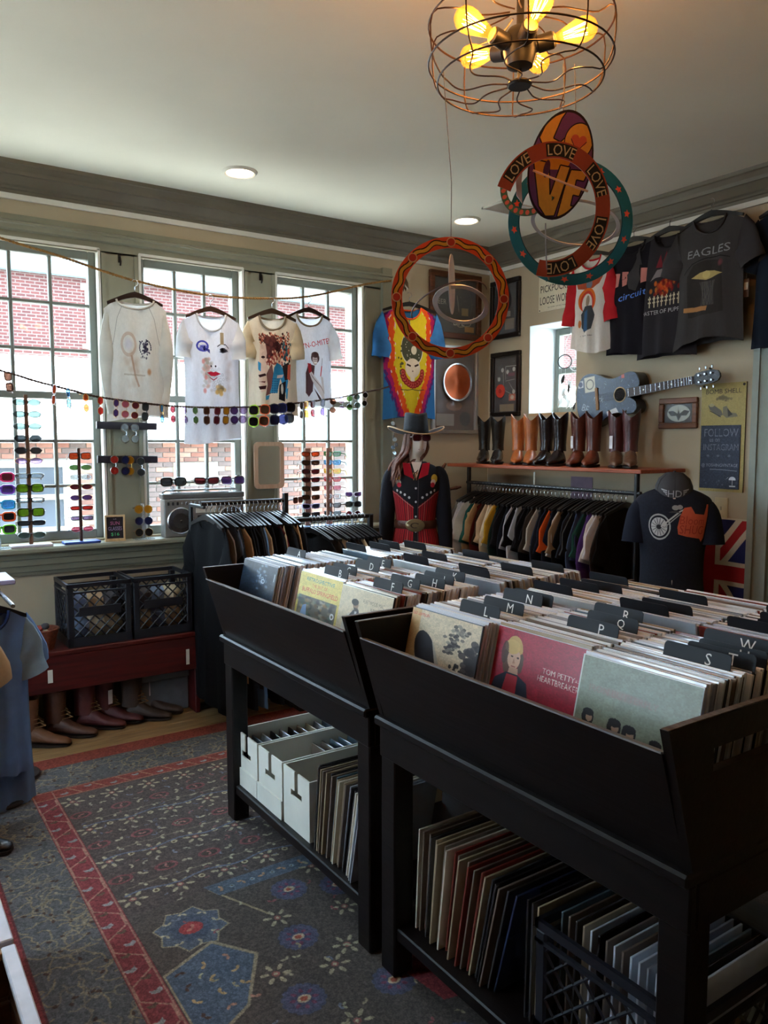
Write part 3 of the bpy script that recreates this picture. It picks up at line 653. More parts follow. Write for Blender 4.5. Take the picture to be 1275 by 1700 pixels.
for k in range(9): a = k / 8; i5.rect(.80 + .12 * a, .80 - .16 * a, .83 + .12 * a, .85 - .16 * a, (66, 44, 40)); i5.rect(.80 + .12 * a, .86 - .16 * a, .815 + .12 * a, .88 - .16 * a, (196, 170, 140))
i5.ell(.90, .84, .04, .06, (110, 60, 50)); i5.line([(.66, 1), (.94, .70)], (84, 56, 46), 5); i5.rect(0, 0, .012, 1, (220, 224, 216))
cover(FRONT[5], .006, i5.a, 'cover_green', 'grey-green cover with four long-haired heads')
FRONT[5]['label'] = 'front record with a grey-green cover in the rightmost column'
# ---- black divider cards with white letters
M_card = pm('black_card', (20, 22, 28), .5, .08, 10, spec=.25); M_letter = pm('letter_white', (226, 226, 222), .6, .02)
def card_mesh(tw, off):
    h0, h1, r = SZ - .006, SZ + .032, .010; o = [(-.155, 0), (.155, 0), (.155, h0)]
    for (cx, sg) in ((off + tw / 2, 1), (off - tw / 2, -1)):
        if sg == 1: o += [(cx, h0)] + [(cx - r + r * math.cos(a), h1 - r + r * math.sin(a)) for a in (0, .5, 1.05, 1.57)]
        else: o += [(cx + r + r * math.cos(a), h1 - r + r * math.sin(a)) for a in (1.57, 2.1, 2.6, 3.14)] + [(cx, h0)]
    o += [(-.155, h0)]
    return MB().prism(o, -.0012, .0012, T(0, 0, 0, 0, 0, -90)).mesh('divider_card', M_card)
def letter_mesh(t, s):
    mb = MB(); x0, x1, y0, y1 = text_box(t); k = s / (y1 - y0)
    for tri in text_tris(t): mb.add([(-.0016, -(x - (x0 + x1) / 2) * k, (y - (y0 + y1) / 2) * k) for x, y in tri], [(0, 1, 2)])
    return mb.mesh('letter', M_letter, fix=False)
CM = {}
def divider(letter, x, y, col, lab, back=False, off=None):
    yc = COLS[col][0]; tw = .165; o_ = round(max(-.07, min(.07, y - yc)), 2)
    key = o_
    if key not in CM: CM[key] = card_mesh(tw, -o_)
    d = link('divider_card', CM[key]); s = -1 if back else 1
    if not back:                                     # slip the card between two sleeves
        st_ = (-2.545 - COLS[col][1]) / (NPER - 1); x = COLS[col][1] + (max(2, round((x - COLS[col][1]) / st_ - .5)) + .5) * st_
    d.location = (x - s * dx, yc, DZ + .004); d.rotation_euler = (0, R(s * LEAN), 0)
    tag(d, lab, 'divider', 'black divider cards in the record bins')
    if letter:
        l = link('letter', letter_mesh(letter, .026), d); l.location = (0, o_ - .03, SZ + .012)
    return d
DIV = [('A', -2.735, -1.84, 0), ('B', -2.878, -2.385, 1), ('C', -2.785, -2.345, 1), ('D', -2.665, -2.32, 1), ('E', -2.585, -2.28, 1), ('F', -2.84, -2.705, 2), ('G', -2.76, -2.68, 2), ('H', -2.685, -2.72, 2), ('J', -2.625, -2.69, 2), ('K', -2.545, -2.66, 2), ('L', -2.845, -3.16, 3), ('M', -2.75, -3.155, 3), ('N', -2.615, -3.10, 3), ('O', -2.60, -3.12, 3), ('P', -2.745, -3.48, 4), ('Q', -2.655, -3.47, 4), ('R', -2.56, -3.41, 4), ('S', -2.77, -3.79, 5), ('T', -2.725, -3.83, 5), ('U', -2.675, -3.83, 5), ('W', -2.585, -3.77, 5)]
for L0, x, y, c in DIV: divider(L0, x, y, c, 'black divider card with the white letter %s' % L0)
BK = [(-2.43, -1.85, 0), (-2.33, -1.9, 0), (-2.25, -1.86, 0), (-2.17, -1.95, 0), (-2.42, -2.30, 1), (-2.31, -2.27, 1), (-2.14, -2.34, 1), (-2.43, -2.66, 2), (-2.40, -2.62, 2), (-2.26, -2.7, 2), (-2.12, -2.72, 2), (-2.43, -3.05, 3), (-2.33, -3.07, 3), (-2.28, -3.12, 3), (-2.15, -3.02, 3), (-2.43, -3.40, 4), (-2.38, -3.44, 4), (-2.22, -3.38, 4), (-2.40, -3.72, 5), (-2.36, -3.78, 5), (-2.28, -3.74, 5), (-2.18, -3.7, 5)]
cnt = {}
for x, y, c in BK:
    cnt[c] = cnt.get(c, 0) + 1
    divider(None, x, y, c, 'blank-backed black divider, %s back in the far half of the %s column' % (ORD[cnt[c] - 1], ['leftmost', 'second', 'third', 'fourth', 'fifth', 'rightmost'][c]), True)
# ---- lower shelves
ZS = .166
M_card_w = pm('white_cardboard', (226, 222, 210), .8, .05, 8, .05); M_slot = pm('slot_dark', (26, 22, 22), .9); M_kraft = pm('kraft_edge', (196, 160, 110), .85)
def media_box(y1, y0, tray, lab):
    t = thing('cardboard_box', lab, 'box', (0, 0, ZS), group='white cardboard media boxes on the lower shelf'); x0, x1, h = -2.985, -2.38, .225; th = .006
    front = MB()                                     # front wall with a T-shaped cut
    yc = (y0 + y1) / 2; P = lambda a, b, u, v: front.box(x0, x0 + th, a, b, u, v)
    P(y0, yc - .042, 0, h); P(yc + .042, y1, 0, h); P(yc - .042, yc + .042, 0, .128); P(yc - .042, yc - .013, .152, h); P(yc + .013, yc + .042, .152, h)
    front.build('front_wall', M_card_w, t)
    MB().box(x1 - th, x1, y0, y1, 0, h).build('back_wall', M_card_w, t)
    for y in (y0, y1 - th): MB().box(x0 + th, x1 - th, y, y + th, 0, h).build('side_wall', M_card_w, t)
    MB().box(x0 + th, x1 - th, y0 + th, y1 - th, 0, th).build('bottom', M_kraft, t)
    if tray: MB().box(x0 - .007, x0 - .001, y0 - .004, y1 + .004, 0, .075).build('tray_front', M_card_w, t)
    return t
BXS = ((-1.775, -1.985, True, 'white cardboard box farthest left on the lower shelf of the far bin'), (-1.998, -2.205, True, 'white cardboard box in the middle of the three on the lower shelf'), (-2.218, -2.42, False, 'crumpled white cardboard box beside the leaning records'))
for k, b in enumerate(BXS):
    media_box(*b)
    me = MB().bbox(-.003, .003, -.092, .092, 0, .18, .001).mesh('single_sleeve', EDGE[6])
    for i in range(12):
        x = -2.93 + i * .043 + (.17 if k == 1 and i < 4 else 0) + (.1 if k == 2 else 0)
        if x > -2.40: continue
        o = link('single_sleeve', me, None, EDGE[g.choice((6, 11, 5, 9, 7, 1, 4))]); o.location = (x, (b[0] + b[1]) / 2, ZS + .007); o.rotation_euler = (0, R(5), 0)
        tag(o, 'small record sleeve, %s from the front inside the %s white box' % (ORD[i], ('leftmost', 'middle', 'crumpled')[k]), 'record', 'small sleeves in the white boxes')
y = -2.452
for i in range(19):                                # stack on the far bin's shelf: sleeves stand across the shelf
    o = link('record_sleeve', MB().bbox(-SZ / 2, SZ / 2, -.003, .003, 0, SZ, .001).mesh('record_sleeve', EDGE[0]) if i == 0 else lo_me, None, EDGE[g.choice((4, 5, 7, 3, 6, 4, 9, 5))])
    lo_me = o.data; o.location = (-2.83 + g.uniform(-.015, .015), y - i * .0148, ZS + .001); o.rotation_euler = (R(6 + i * .35), 0, 0)
    tag(o, 'record sleeve standing on the far lower shelf, %s right of the crumpled box' % ORD[i], 'record', 'records on the far lower shelf')
y = -3.03
for i in range(20):
    o = link('record_sleeve', lo_me, None, EDGE[g.choice((4, 5, 5, 3, 6, 7, 8, 5, 9, 11))])
    o.location = (-2.81 + g.uniform(-.012, .012), y - i * .0165, ZS + .001); o.rotation_euler = (R(3 + i * .55), 0, 0)
    tag(o, 'record sleeve standing on the near lower shelf, %s from its left post' % ORD[i], 'record', 'records on the near lower shelf')
o = link('record_sleeve', lo_me, None, pm('sleeve_navy', (40, 52, 78), .25, .3, 6, spec=.6)); o.location = (-2.80, y - 20 * .0165 - .004, ZS + .001); o.rotation_euler = (R(14.5), 0, 0)
tag(o, 'leaning record with a glossy navy cover on the near lower shelf', 'record', 'records on the near lower shelf')
for k, (yy, c) in enumerate(((-3.475, 11), (-3.492, 6), (-3.512, 4))):
    o = link('record_sleeve', lo_me, None, EDGE[c]); o.location = (-2.80, yy, ZS + .001); o.rotation_euler = (R(1), 0, 0)
    tag(o, ('%s upright record against the milk crate under the near bin' % ('black', 'charcoal', 'tan')[k]), 'record', 'records on the near lower shelf')
# ---- milk crates
M_crate = pm('black_plastic', (24, 26, 34), .4, .1, 20, spec=.5)
def crate_proto(w, d, h):
    """open lattice crate; w along x, d along y, base at z=0, centred"""
    t = thing('milk_crate', None, None)
    x, y = w / 2, d / 2
    rim = MB()
    for z0, z1 in ((h - .022, h), (h - .055, h - .045)):
        rim.box(-x, x, -y, -y + .012, z0, z1).box(-x, x, y - .012, y, z0, z1).box(-x, -x + .012, -y, y, z0, z1).box(x - .012, x, -y, y, z0, z1)
    rim.build('rim', M_crate, t)
    for sx in (-1, 1):
        for sy in (-1, 1): MB().bbox(min(sx * x, sx * (x - .035)), max(sx * x, sx * (x - .035)), min(sy * y, sy * (y - .035)), max(sy * y, sy * (y - .035)), 0, h - .02, .006).build('corner_post', M_crate, t)
    MB().box(-x + .01, x - .01, -y + .01, y - .01, 0, .008).build('bottom', M_crate, t)
    b = MB()
    b.box(-x, x, -y, -y + .008, 0, .05).box(-x, x, y - .008, y, 0, .05).box(-x, -x + .008, -y, y, 0, .05).box(x - .008, x, -y, y, 0, .05)
    b.build('base_band', M_crate, t)
    for sy in (-1, 1): MB().box(-x + .06, x - .06, sy * y - .004, sy * y + .004, h * .48, h * .62).build('label_panel', M_crate, t)
    def lattice(L, z0, z1, place):
        H = z1 - z0; n = max(3, int(L / .055)); stp = L / n
        for sgn in (1, -1):
            for k in range(-int(H / stp) - 1, n + 1):
                a0 = k * stp; u0, u1 = max(0, a0), min(L, a0 + H)
                if u1 - u0 < .01: continue
                v0, v1 = z0 + (u0 - a0), z0 + (u1 - a0)
                p0, p1 = ((u0, v0), (u1, v1)) if sgn == 1 else ((L - u0, v0), (L - u1, v1))
                place(p0, p1)
    def fx(sy): return lambda p, q: MB().tube([(-x + .03 + p[0], sy * (y - .006), p[1]), (-x + .03 + q[0], sy * (y - .006), q[1])], .0042, 4, True).build('lattice_bar', M_crate, t)
    def fy(sx): return lambda p, q: MB().tube([(sx * (x - .006), -y + .03 + p[0], p[1]), (sx * (x - .006), -y + .03 + q[0], q[1])], .0042, 4, True).build('lattice_bar', M_crate, t)
    for s in (-1, 1): lattice(w - .06, .05, h - .055, fx(s)); lattice(d - .06, .05, h - .055, fy(s))
    return t
c0 = crate_proto(.342, .32, .345); c0.location = (-3.19, -.27, .497)
tag(c0, 'black milk crate on the red bench, left one beside the woven basket', 'crate', 'black milk crates')
c1 = copy_tree(c0); c1.location = (-2.835, -.265, .497); c1['label'] = 'black milk crate on the red bench, right one next to the clothes rack'
c2 = crate_proto(.40, .42, .30); c2.location = (-2.78, -3.74, ZS + .001); tag(c2, 'black milk crate full of records under the near bin', 'crate', 'black milk crates')
for i in range(16):
    o = link('record_sleeve', lo_me, None, EDGE[g.choice((6, 7, 5, 9, 11, 1, 4))]); o.location = (-2.78, -3.565 - i * .022, ZS + .012); o.rotation_euler = (R(2), 0, 0)
    tag(o, 'record in the milk crate under the near bin, %s from its left side' % ORD[i], 'record', 'records in the milk crate')
M_rag = [pm('rag_%d' % i, c, .9, .2, 12, .2) for i, c in enumerate(((120, 140, 176), (196, 186, 160), (150, 130, 104), (90, 100, 128), (176, 150, 120), (70, 66, 70)))]
def bundle(loc, r, m, lab, group, sx=1, sz=.8, seed=0):
    gg = random.Random(seed); mb = MB(); n = 12; rings = []
    for i in range(7):
        a = -math.pi / 2 + math.pi * i / 6; rings.append([(r * math.cos(a) * math.cos(b) * sx * gg.uniform(.8, 1.15), r * math.cos(a) * math.sin(b) * gg.uniform(.8, 1.15), r * math.sin(a) * sz) for b in [2 * math.pi * k / n for k in range(n)]])
    o = mb.loft(rings).build('folded_cloth', m, None, True); o.location = loc; return tag(o, lab, 'cloth', group)
for k, cx in enumerate((-3.19, -2.835)):
    for i in range(6):
        x = cx - .082 + (i % 3) * .082; z = .578 if i < 3 else .70
        bundle((x, -.27, z), .078, M_rag[(i + k * 2) % 6], 'crumpled cloth in the %s bench crate, %s row, %s from left' % (('left', 'right')[k], ('bottom', 'top')[i // 3], ORD[i % 3]), 'cloths in the bench crates', 1.0, .95, i + 9 * k)
# ================================================================== GARMENTS AND HANGERS
def shirt_parts(hw=.21, L=.66, nh=.085, nd=.095, drop=.055, dep=.045, hem=None, sleeve='short', sl=.20, ang=58, nu=18, nv=16, seed=0, bnd=.02, sw=.095, arch=0.0):
    """meshes of a hanging shirt; origin at the top of the neck opening, front faces -y"""
    gg = random.Random(seed); ph = [gg.uniform(0, 6.28) for _ in range(4)]; hem = hem or hw * 1.02
    def hwv(v): return hem + (hw - hem) * v + (-.012 * math.sin(math.pi * v))
    def ztop(x, d):
        a = abs(x)
        if a < nh: return -d * math.sqrt(max(0, 1 - (a / nh) ** 2)) - .0
        return -(a - nh) / (hw - nh) * drop
    def surf(side, d):
        def fn(u, v):
            q = 2 * u - 1; x = q * hwv(v); zt = ztop(q * hw, d); zb = -L + (.018 * math.sin(q * 2 + ph[0]) + arch * (1 - q * q)) * (1 if side < 0 else .6)
            z = zb + (zt - zb) * v
            y = side * dep * (1 - abs(q) ** 2.6) * (1 - .75 * v ** 3) + .012 * (1 - v) * (1 - abs(q) ** 4) * math.sin(11 * q + ph[1] + 2 * v) * (1 if side < 0 else -1) + .006 * math.sin(7 * q - 5 * v + ph[2]) * (1 - abs(q) ** 4)
            return (x, y, z)
        return fn
    W = max(hw, hem) * 1.05
    def uvf(side, d):
        f = surf(side, d)
        def g_(u, v):
            if side > 0: return (.004, .004)
            p = f(u, v); return (min(1, max(0, p[0] / (2 * W) + .5)), min(1, max(0, (p[2] + L + .03) / (L + .03))))
        return g_
    body = MB(); body.grid(surf(-1, nd), nu, nv, None, uvf(-1, nd)); body.grid(lambda u, v: surf(1, bnd)(1 - u, v), nu, nv, None, uvf(1, bnd))
    me_body = body.mesh('body', None, 'all')
    col = MB()
    col.tube([(nh * math.cos(a), -.004 - dep * .22, -nd * abs(math.sin(a)) - .002) for a in [math.pi * k / 14 for k in range(15)]], .0065, 6)
    col.tube([(nh * math.cos(a), .004 + dep * .22, -bnd * abs(math.sin(a)) - .002) for a in [math.pi * k / 8 for k in range(9)]], .0065, 6)
    me_col = col.mesh('collar', None, 'all')
    sl_me = []
    for s in (-1, 1):
        mb = MB(); n = 12; rings = []; k = 5 if sleeve == 'short' else 12
        A = R(ang); d = Vector((math.cos(A), 0, -math.sin(A))); c = Vector((hw - .025, 0, -drop - sw * .72))
        for i in range(k + 1):
            t = i / k; r = sw * (1 - .16 * t) if sleeve == 'short' else sw * (1 - .52 * t)
            B = R(90 - (90 - ang) * 0) if False else A
            dirn = Vector((math.cos(A + (.14 * t if sleeve != 'short' else 0)), 0, -math.sin(A + (.14 * t if sleeve != 'short' else 0))))
            p = Vector((-dirn.z, 0, dirn.x)); ax0 = Vector((.25, 0, 1)).normalized(); p = (ax0 * (1 - min(1, t * 2)) + p * min(1, t * 2)).normalized()
            cc = c + dirn * (sl * t) + Vector((0, .01 * math.sin(t * 9 + ph[3]), 0)); th = dep * .32 + dep * .5 * t * (1 if sleeve == 'short' else .35)
            rings.append([tuple(cc + p * (r * math.cos(b)) + Vector((0, 1, 0)) * (th * math.sin(b))) for b in [2 * math.pi * j / n for j in range(n)]])
        if s < 0: rings = [[(-x, y, z) for x, y, z in r_] for r_ in rings]
        mb.loft(rings, False); sl_me.append(mb.mesh('sleeve', None, 'all'))
    return me_body, sl_me, me_col
def slot(o, m):
    if not o.data.materials: o.data.materials.append(None)
    o.material_slots[0].link = 'OBJECT'; o.material_slots[0].material = m
    return o
def shirt(name, parts, label, cat, loc, rz, m_body, m_sleeve=None, m_col=None, group=None, rx=0):
    t = thing(name, label, cat, loc, (R(rx), 0, R(rz)), group)
    slot(link('body', parts[0], t), m_body)
    for s in parts[1]: slot(link('sleeve', s, t), m_sleeve or m_body)
    if m_col is not False: slot(link('collar', parts[2], t), m_col or m_sleeve or m_body)
    return t
M_hang = wood('dark_hanger_wood', (30, 20, 19), (52, 34, 30), 0, 8, .35); M_hangb = pm('black_hanger', (18, 17, 18), .35, .1, spec=.5); M_steel = pm('steel_wire', (196, 198, 204), .25, .05, metal=1.0)
def hanger_meshes(w=.205, thin=False):
    o = []; n = 12
    for i in range(n + 1):
        u = -1 + 2 * i / n; o.append((u * w, -.062 * abs(u) ** 1.25))
    lo = [(x * .985, z - (.030 if not thin else .014) * (1 - .55 * abs(x) / w) - .002) for x, z in reversed(o)]
    b = MB(); out = o + lo; b.prism(out, -.007, .007); hk = MB()
    pts = [(0, 0, -.004), (0, 0, .030)] + [(.018 * math.sin(a) + 0, 0, .048 - .018 * math.cos(a)) for a in [k * .45 for k in range(0, 10)]]
    hk.tube(pts, .0022, 5)
    return b.mesh('hanger_bar', M_hang, True), hk.mesh('hook', M_steel, 'all')
HM = hanger_meshes(); HMN = hanger_meshes(.19); HMS = hanger_meshes(.150)
def hanger(loc, rz, label, m=None, group='clothes hangers', hm=None, rx=0):
    """origin where the bar meets the hook; the hook curls .066 above"""
    t = thing('clothes_hanger', label, 'hanger', loc, (R(rx), 0, R(rz)), group)
    a, b = hm or HM; slot(link('hanger_bar', a, t), m or M_hang); link('hook', b, t); return t
def cloth(name, col, rough=.9, transl=0.0): return pm(name, col, rough, .10, 14, .12, 60, spec=.15, transl=transl)

# ---- rope with four pale shirts in front of the windows
def rope_pts(P, n=8):
    out = []
    for i in range(len(P) - 1):
        a, b = P[max(i - 1, 0)], P[min(i + 2, len(P) - 1)]; p, q = P[i], P[i + 1]
        for k in range(n):
            t = k / n; out.append(tuple(.5 * (2 * p[j] + (q[j] - a[j]) * t + (2 * a[j] - 5 * p[j] + 4 * q[j] - b[j]) * t * t + (-a[j] + 3 * p[j] - 3 * q[j] + b[j]) * t ** 3) for j in range(3)))
    return out + [P[-1]]
def rope(name, P, r, m, lab):
    pts = rope_pts(P, 14); mb = MB()
    for s in (0, math.pi):                              # two twisted strands
        q = []; L_ = 0
        for i, p in enumerate(pts):
            for sub in range(1): q.append(p)
        dense = []
        for a, b in zip(pts[:-1], pts[1:]):
            d = math.dist(a, b); k = max(2, int(d / .008))
            for j in range(k): dense.append((tuple(a[c] + (b[c] - a[c]) * j / k for c in range(3)), L_ + d * j / k))
            L_ += d
        mb.tube([(p[0], p[1] + r * .55 * math.cos(l * 190 + s), p[2] + r * .55 * math.sin(l * 190 + s)) for p, l in dense], r * .62, 5)
    o = mb.build(name, m, None, 'all'); return tag(o, lab, 'rope', 'twisted ropes across the windows')
M_rope = pm('jute', (150, 112, 62), .9, .3, 60, .3, 200); M_rope2 = pm('dark_cord', (62, 44, 36), .85, .3, 60, .3, 200)
YR = -.30
UP = [(-4.3, -.30, 2.80), (-3.593, YR, 2.642), (-3.305, YR, 2.588), (-2.925, YR, 2.507), (-2.483, YR, 2.470), (-2.07, YR, 2.492), (-1.771, YR, 2.540), (-1.25, -.12, 2.70), (-.985, -.05, 2.765)]
YL = -.42
LOW = [(-4.3, YL, 2.13), (-3.637, YL, 1.962), (-3.47, YL, 1.915), (-3.294, YL, 1.875), (-3.14, YL, 1.842), (-2.707, YL, 1.805), (-2.219, YL, 1.818), (-1.712, YL, 1.880), (-1.45, YL + .02, 1.932), (-1.167, -.20, 1.979), (-.975, -.05, 2.017)]
rope('clothes_rope', UP, .0075, M_rope, 'twisted tan rope holding four pale shirts')
rope('clothes_rope', LOW, .0060, M_rope2, 'twisted dark rope holding a row of sunglasses')
def zrope(P, x):
    q = rope_pts(P, 14)
    for a, b in zip(q[:-1], q[1:]):
        if a[0] <= x <= b[0]: t = (x - a[0]) / (b[0] - a[0]); return tuple(a[j] + (b[j] - a[j]) * t for j in range(3))
    return q[-1]
WT = .30
def shirt_img(base, w=320, h=448): i = Img(w, h, base); i.noise(.03, 1, 5); return i
# s1: sweatshirt with a faded print
a = shirt_img((226, 222, 216))
for k in range(60): a.ell(.46 + g.gauss(0, .07), .55 + g.gauss(0, .09), .05, .035, (170, 130, 100), .10, soft=1)
a.ell(.38, .36, .12, .10, (170, 120, 90), .35, ring=.72); a.ell(.38, .36, .08, .06, (206, 200, 214), .6, soft=.6); a.ell(.68, .58, .04, .035, (190, 120, 70), .7, soft=.6)
a.line([(.42, .45), (.47, .62), (.52, .70)], (160, 112, 84), 9, .5); a.line([(.30, .60), (.62, .61)], (150, 130, 110), 6, .4)
for k in range(70):
    t = g.uniform(0, 6.28); r = abs(g.gauss(0, .035)); a.ell(.63 + r * math.cos(t), .385 + r * math.sin(t), .012, .007, (50, 46, 66), .75, rot=t)
for k in range(16):
    if 6 < k < 9: continue
    t = math.pi * (.9 + k * .075 * 1.0); t = 2.6 + k * .26; a.rect(.63 + .085 * math.cos(t) - .008, .385 + .062 * math.sin(t) - .007, .63 + .085 * math.cos(t) + .008, .385 + .062 * math.sin(t) + .007, (44, 42, 60))
a.text('Bed Bo Ry', .61, .465, .014, (50, 46, 60), .11)
for s in (-1, 1): a.line([(.5 + s * .20, .05), (.5 + s * .28, .15), (.5 + s * .33, .30), (.5 + s * .37, .40)], (150, 144, 138), 2)
pr = shirt_parts(.168, .66, .100, .05, .055, .05, .168, 'long', .54, 83, seed=1, sw=.056)
m1 = print_mat('print_sweatshirt', a.a, .9, WT, .1); w1 = cloth('white_sleeve', (222, 218, 210), .9, WT)
# s2: tee with a painted face made of generic strokes
a = shirt_img((232, 232, 238))
a.ell(.34, .245, .105, .042, (60, 62, 168), .9, ring=.70); a.ell(.36, .262, .075, .026, (90, 92, 190), .75); a.ell(.37, .262, .020, .018, (24, 24, 60)); a.poly([(.27, .235), (.46, .27), (.46, .30), (.40, .275)], (44, 46, 130), .8)
a.line([(.58, .245), (.64, .225), (.72, .23), (.77, .255)], (40, 38, 48), 3); a.ell(.67, .27, .055, .016, (52, 50, 62), .9); a.ell(.66, .27, .02, .016, (18, 18, 22)); a.poly([(.60, .285), (.74, .262), (.76, .28), (.66, .295)], (40, 38, 48), .9)
for k in range(70): a.ell(.40 + g.gauss(0, .04), .34 + abs(g.gauss(0, .11)), .035, .018, g.choice(((150, 140, 122), (170, 160, 146), (206, 150, 130), (190, 184, 176), (214, 160, 150))), .5, soft=.6)
for k in range(60): a.ell(.54 + g.gauss(0, .07), .50 + g.gauss(0, .05), .02, .012, (190, 190, 196), .6, ring=.6)
a.poly([(.40, .445), (.46, .435), (.50, .44), (.54, .435), (.62, .452), (.52, .470), (.46, .468)], (178, 34, 56)); a.line([(.44, .48), (.50, .50), (.56, .48)], (150, 40, 60), 3)
for x in (.47, .54): a.ell(x, .395, .012, .008, (60, 54, 60))
for k in range(20): a.ell(.60 + g.gauss(0, .03), .57 + g.gauss(0, .015), .04, .02, g.choice(((110, 96, 70), (204, 160, 90), (150, 130, 100))), .7, soft=.5)
for (x, y) in ((.345, .36), (.38, .48), (.36, .58)): a.ell(x, y, .03, .025, (214, 120, 110), .7, soft=.5)
for k in range(14): a.ell(.76 + g.gauss(0, .02), .45 + g.gauss(0, .10), .05, .04, (196, 180, 176), .3, soft=.9)
pr2 = shirt_parts(.172, .75, .085, .10, .05, .05, .172, 'short', .17, 85, seed=2, sw=.058)
m2 = print_mat('print_face', a.a, .9, WT, .1)
# s3: cream tee with a maroon and blue collage
a = shirt_img((222, 212, 196))
for k in range(220): a.ell(g.uniform(.24, .80), .22 + g.gauss(0, .028), .012, .010, g.choice(((110, 56, 50), (60, 34, 36), (206, 150, 126), (176, 90, 70))), .9)
for k in range(120): a.ell(.46 + g.gauss(0, .07), .33 + g.gauss(0, .05), .03, .022, g.choice(((78, 40, 42), (96, 52, 50), (60, 30, 34))), .9)
for k in range(110): a.ell(.54 + g.gauss(0, .07), .42 + g.gauss(0, .04), .016, .012, g.choice(((210, 160, 138), (230, 196, 176), (140, 60, 54))), .9)
a.poly([(.26, .28), (.36, .27), (.38, .36), (.36, .44), (.40, .52), (.34, .56), (.40, .62), (.34, .66), (.40, .70), (.26, .74), (.22, .60), (.24, .45)], (218, 190, 176), .9)
a.poly([(.22, .57), (.34, .555), (.36, .575), (.24, .595)], (50, 26, 30)); a.poly([(.22, .635), (.34, .63), (.33, .645)], (90, 40, 44)); a.poly([(.22, .68), (.36, .67), (.34, .705), (.24, .71)], (56, 26, 32)); a.ell(.31, .40, .035, .012, (50, 30, 34))
a.poly([(.36, .56), (.46, .46), (.50, .60), (.46, .74), (.34, .77), (.38, .66)], (88, 44, 46), .8)
a.poly([(.44, .72), (.50, .50), (.56, .45), (.64, .47), (.76, .62), (.72, .74), (.62, .60), (.56, .72)], (46, 126, 176)); a.poly([(.42, .74), (.52, .56), (.58, .56), (.56, .74)], (60, 138, 184)); a.poly([(.56, .57), (.68, .56), (.66, .59), (.55, .60)], (206, 190, 190))
for k in range(26): a.rect(.46 + (k % 4) * .03, .60 + (k // 4) * .022, .475 + (k % 4) * .03, .612 + (k // 4) * .022, (30, 84, 130))
a.poly([(.22, .44), (.27, .46), (.26, .54), (.22, .52)], (60, 140, 190))
for k in range(80): a.ell(.72 + g.gauss(0, .04), .34 + g.gauss(0, .06), .016, .016, g.choice(((40, 70, 86), (70, 110, 120), (206, 96, 70), (34, 30, 36))), .9)
a.poly([(.66, .48), (.78, .44), (.80, .60), (.70, .62)], (42, 34, 38)); a.poly([(.76, .47), (.82, .46), (.80, .62), (.74, .60)], (200, 96, 76)); a.poly([(.60, .66), (.72, .62), (.70, .82), (.58, .80)], (30, 28, 32)); a.ell(.65, .70, .022, .05, (200, 196, 190)); a.poly([(.72, .70), (.76, .69), (.74, .80), (.72, .79)], (60, 140, 190)); a.poly([(.34, .77), (.42, .76), (.40, .80), (.34, .81)], (60, 150, 200))
pr3 = shirt_parts(.160, .61, .080, .085, .05, .05, .160, 'short', .17, 84, seed=3, sw=.060)
m3 = print_mat('print_collage', a.a, .9, WT * .8, .1); w3 = cloth('cream_sleeve', (206, 192, 164), .9, WT * .7)
# s4: ringer tee with red lettering
a = shirt_img((232, 234, 240))
a.text('DYN-O-MITE!', .56, .30, .055, (196, 40, 56), .66, -.20)
a.poly([(.36, .60), (.42, .50), (.56, .52), (.52, .78), (.42, .84), (.36, .80)], (92, 66, 68)); a.ell(.57, .44, .085, .055, (78, 58, 58)); a.ell(.565, .46, .05, .055, (196, 176, 168)); a.ell(.57, .41, .075, .03, (92, 70, 68)); a.rect(.55, .485, .60, .495, (250, 246, 240)); a.ell(.55, .455, .008, .006, (40, 30, 30)); a.ell(.585, .455, .008, .006, (40, 30, 30))
for s in (0, .028, .056): a.line([(.41 + s, .50), (.44 + s, .60)], (196, 44, 54), 6)
a.line([(.70, .52), (.66, .63)], (196, 44, 54), 6); a.line([(.72, .44), (.70, .52)], (60, 50, 50), 2)
a.poly([(.44, .60), (.50, .58), (.74, .78), (.76, .86), (.68, .86), (.54, .70)], (214, 204, 200)); a.poly([(.66, .62), (.72, .64), (.76, .80), (.70, .82)], (206, 196, 192))
for k in range(60): a.line([(.48 + k * .004, .60 + k * .003), (.50 + k * .004, .62 + k * .003)], (110, 84, 84), 2, .5)
a.poly([(.54, .74), (.66, .86), (.70, .88), (.62, .86)], (70, 48, 52))
pr4 = shirt_parts(.170, .60, .088, .075, .05, .05, .168, 'short', .19, 76, seed=4, sw=.062)
m4 = print_mat('print_ringer', a.a, .9, WT, .1); w4 = cloth('white_tee', (226, 228, 232), .9, WT); c4 = cloth('ringer_band', (158, 146, 124), .9, .2)
for k, (x, pz, pp, mb_, ms, mc, lab, hl, hm_) in enumerate(((-2.92, 2.435, pr, m1, w1, w1, 'long-sleeved off-white sweatshirt with faded brown print on the rope', 'dark wooden hanger of the long-sleeved sweatshirt', M_hang), (-2.475, 2.405, pr2, m2, w4, w4, 'white tee with painted blue eye and red lips on the rope', 'dark wooden hanger of the white tee with painted lips', M_hang), (-2.09, 2.420, pr3, m3, w3, c4, 'cream tee with a maroon and blue collage on the rope', 'black hanger of the cream collage tee', M_hangb), (-1.80, 2.448, pr4, m4, w4, c4, 'white ringer tee with slanted red lettering on the rope', 'dark wooden hanger of the white ringer tee', M_hang))):
    p = zrope(UP, x); rz = (-14, -10, -16, -4)[k]; yy = YR - .02 + (-.03 if k == 2 else .03 if k == 3 else 0)
    hanger((x, yy, p[2] - .066), rz, hl, hm_, 'hangers on the rope', HMS)
    shirt('hanging_shirt', pp, lab, 'shirt', (x, yy, p[2] - .066 - .046), rz, mb_, ms, mc, 'pale shirts on the rope')
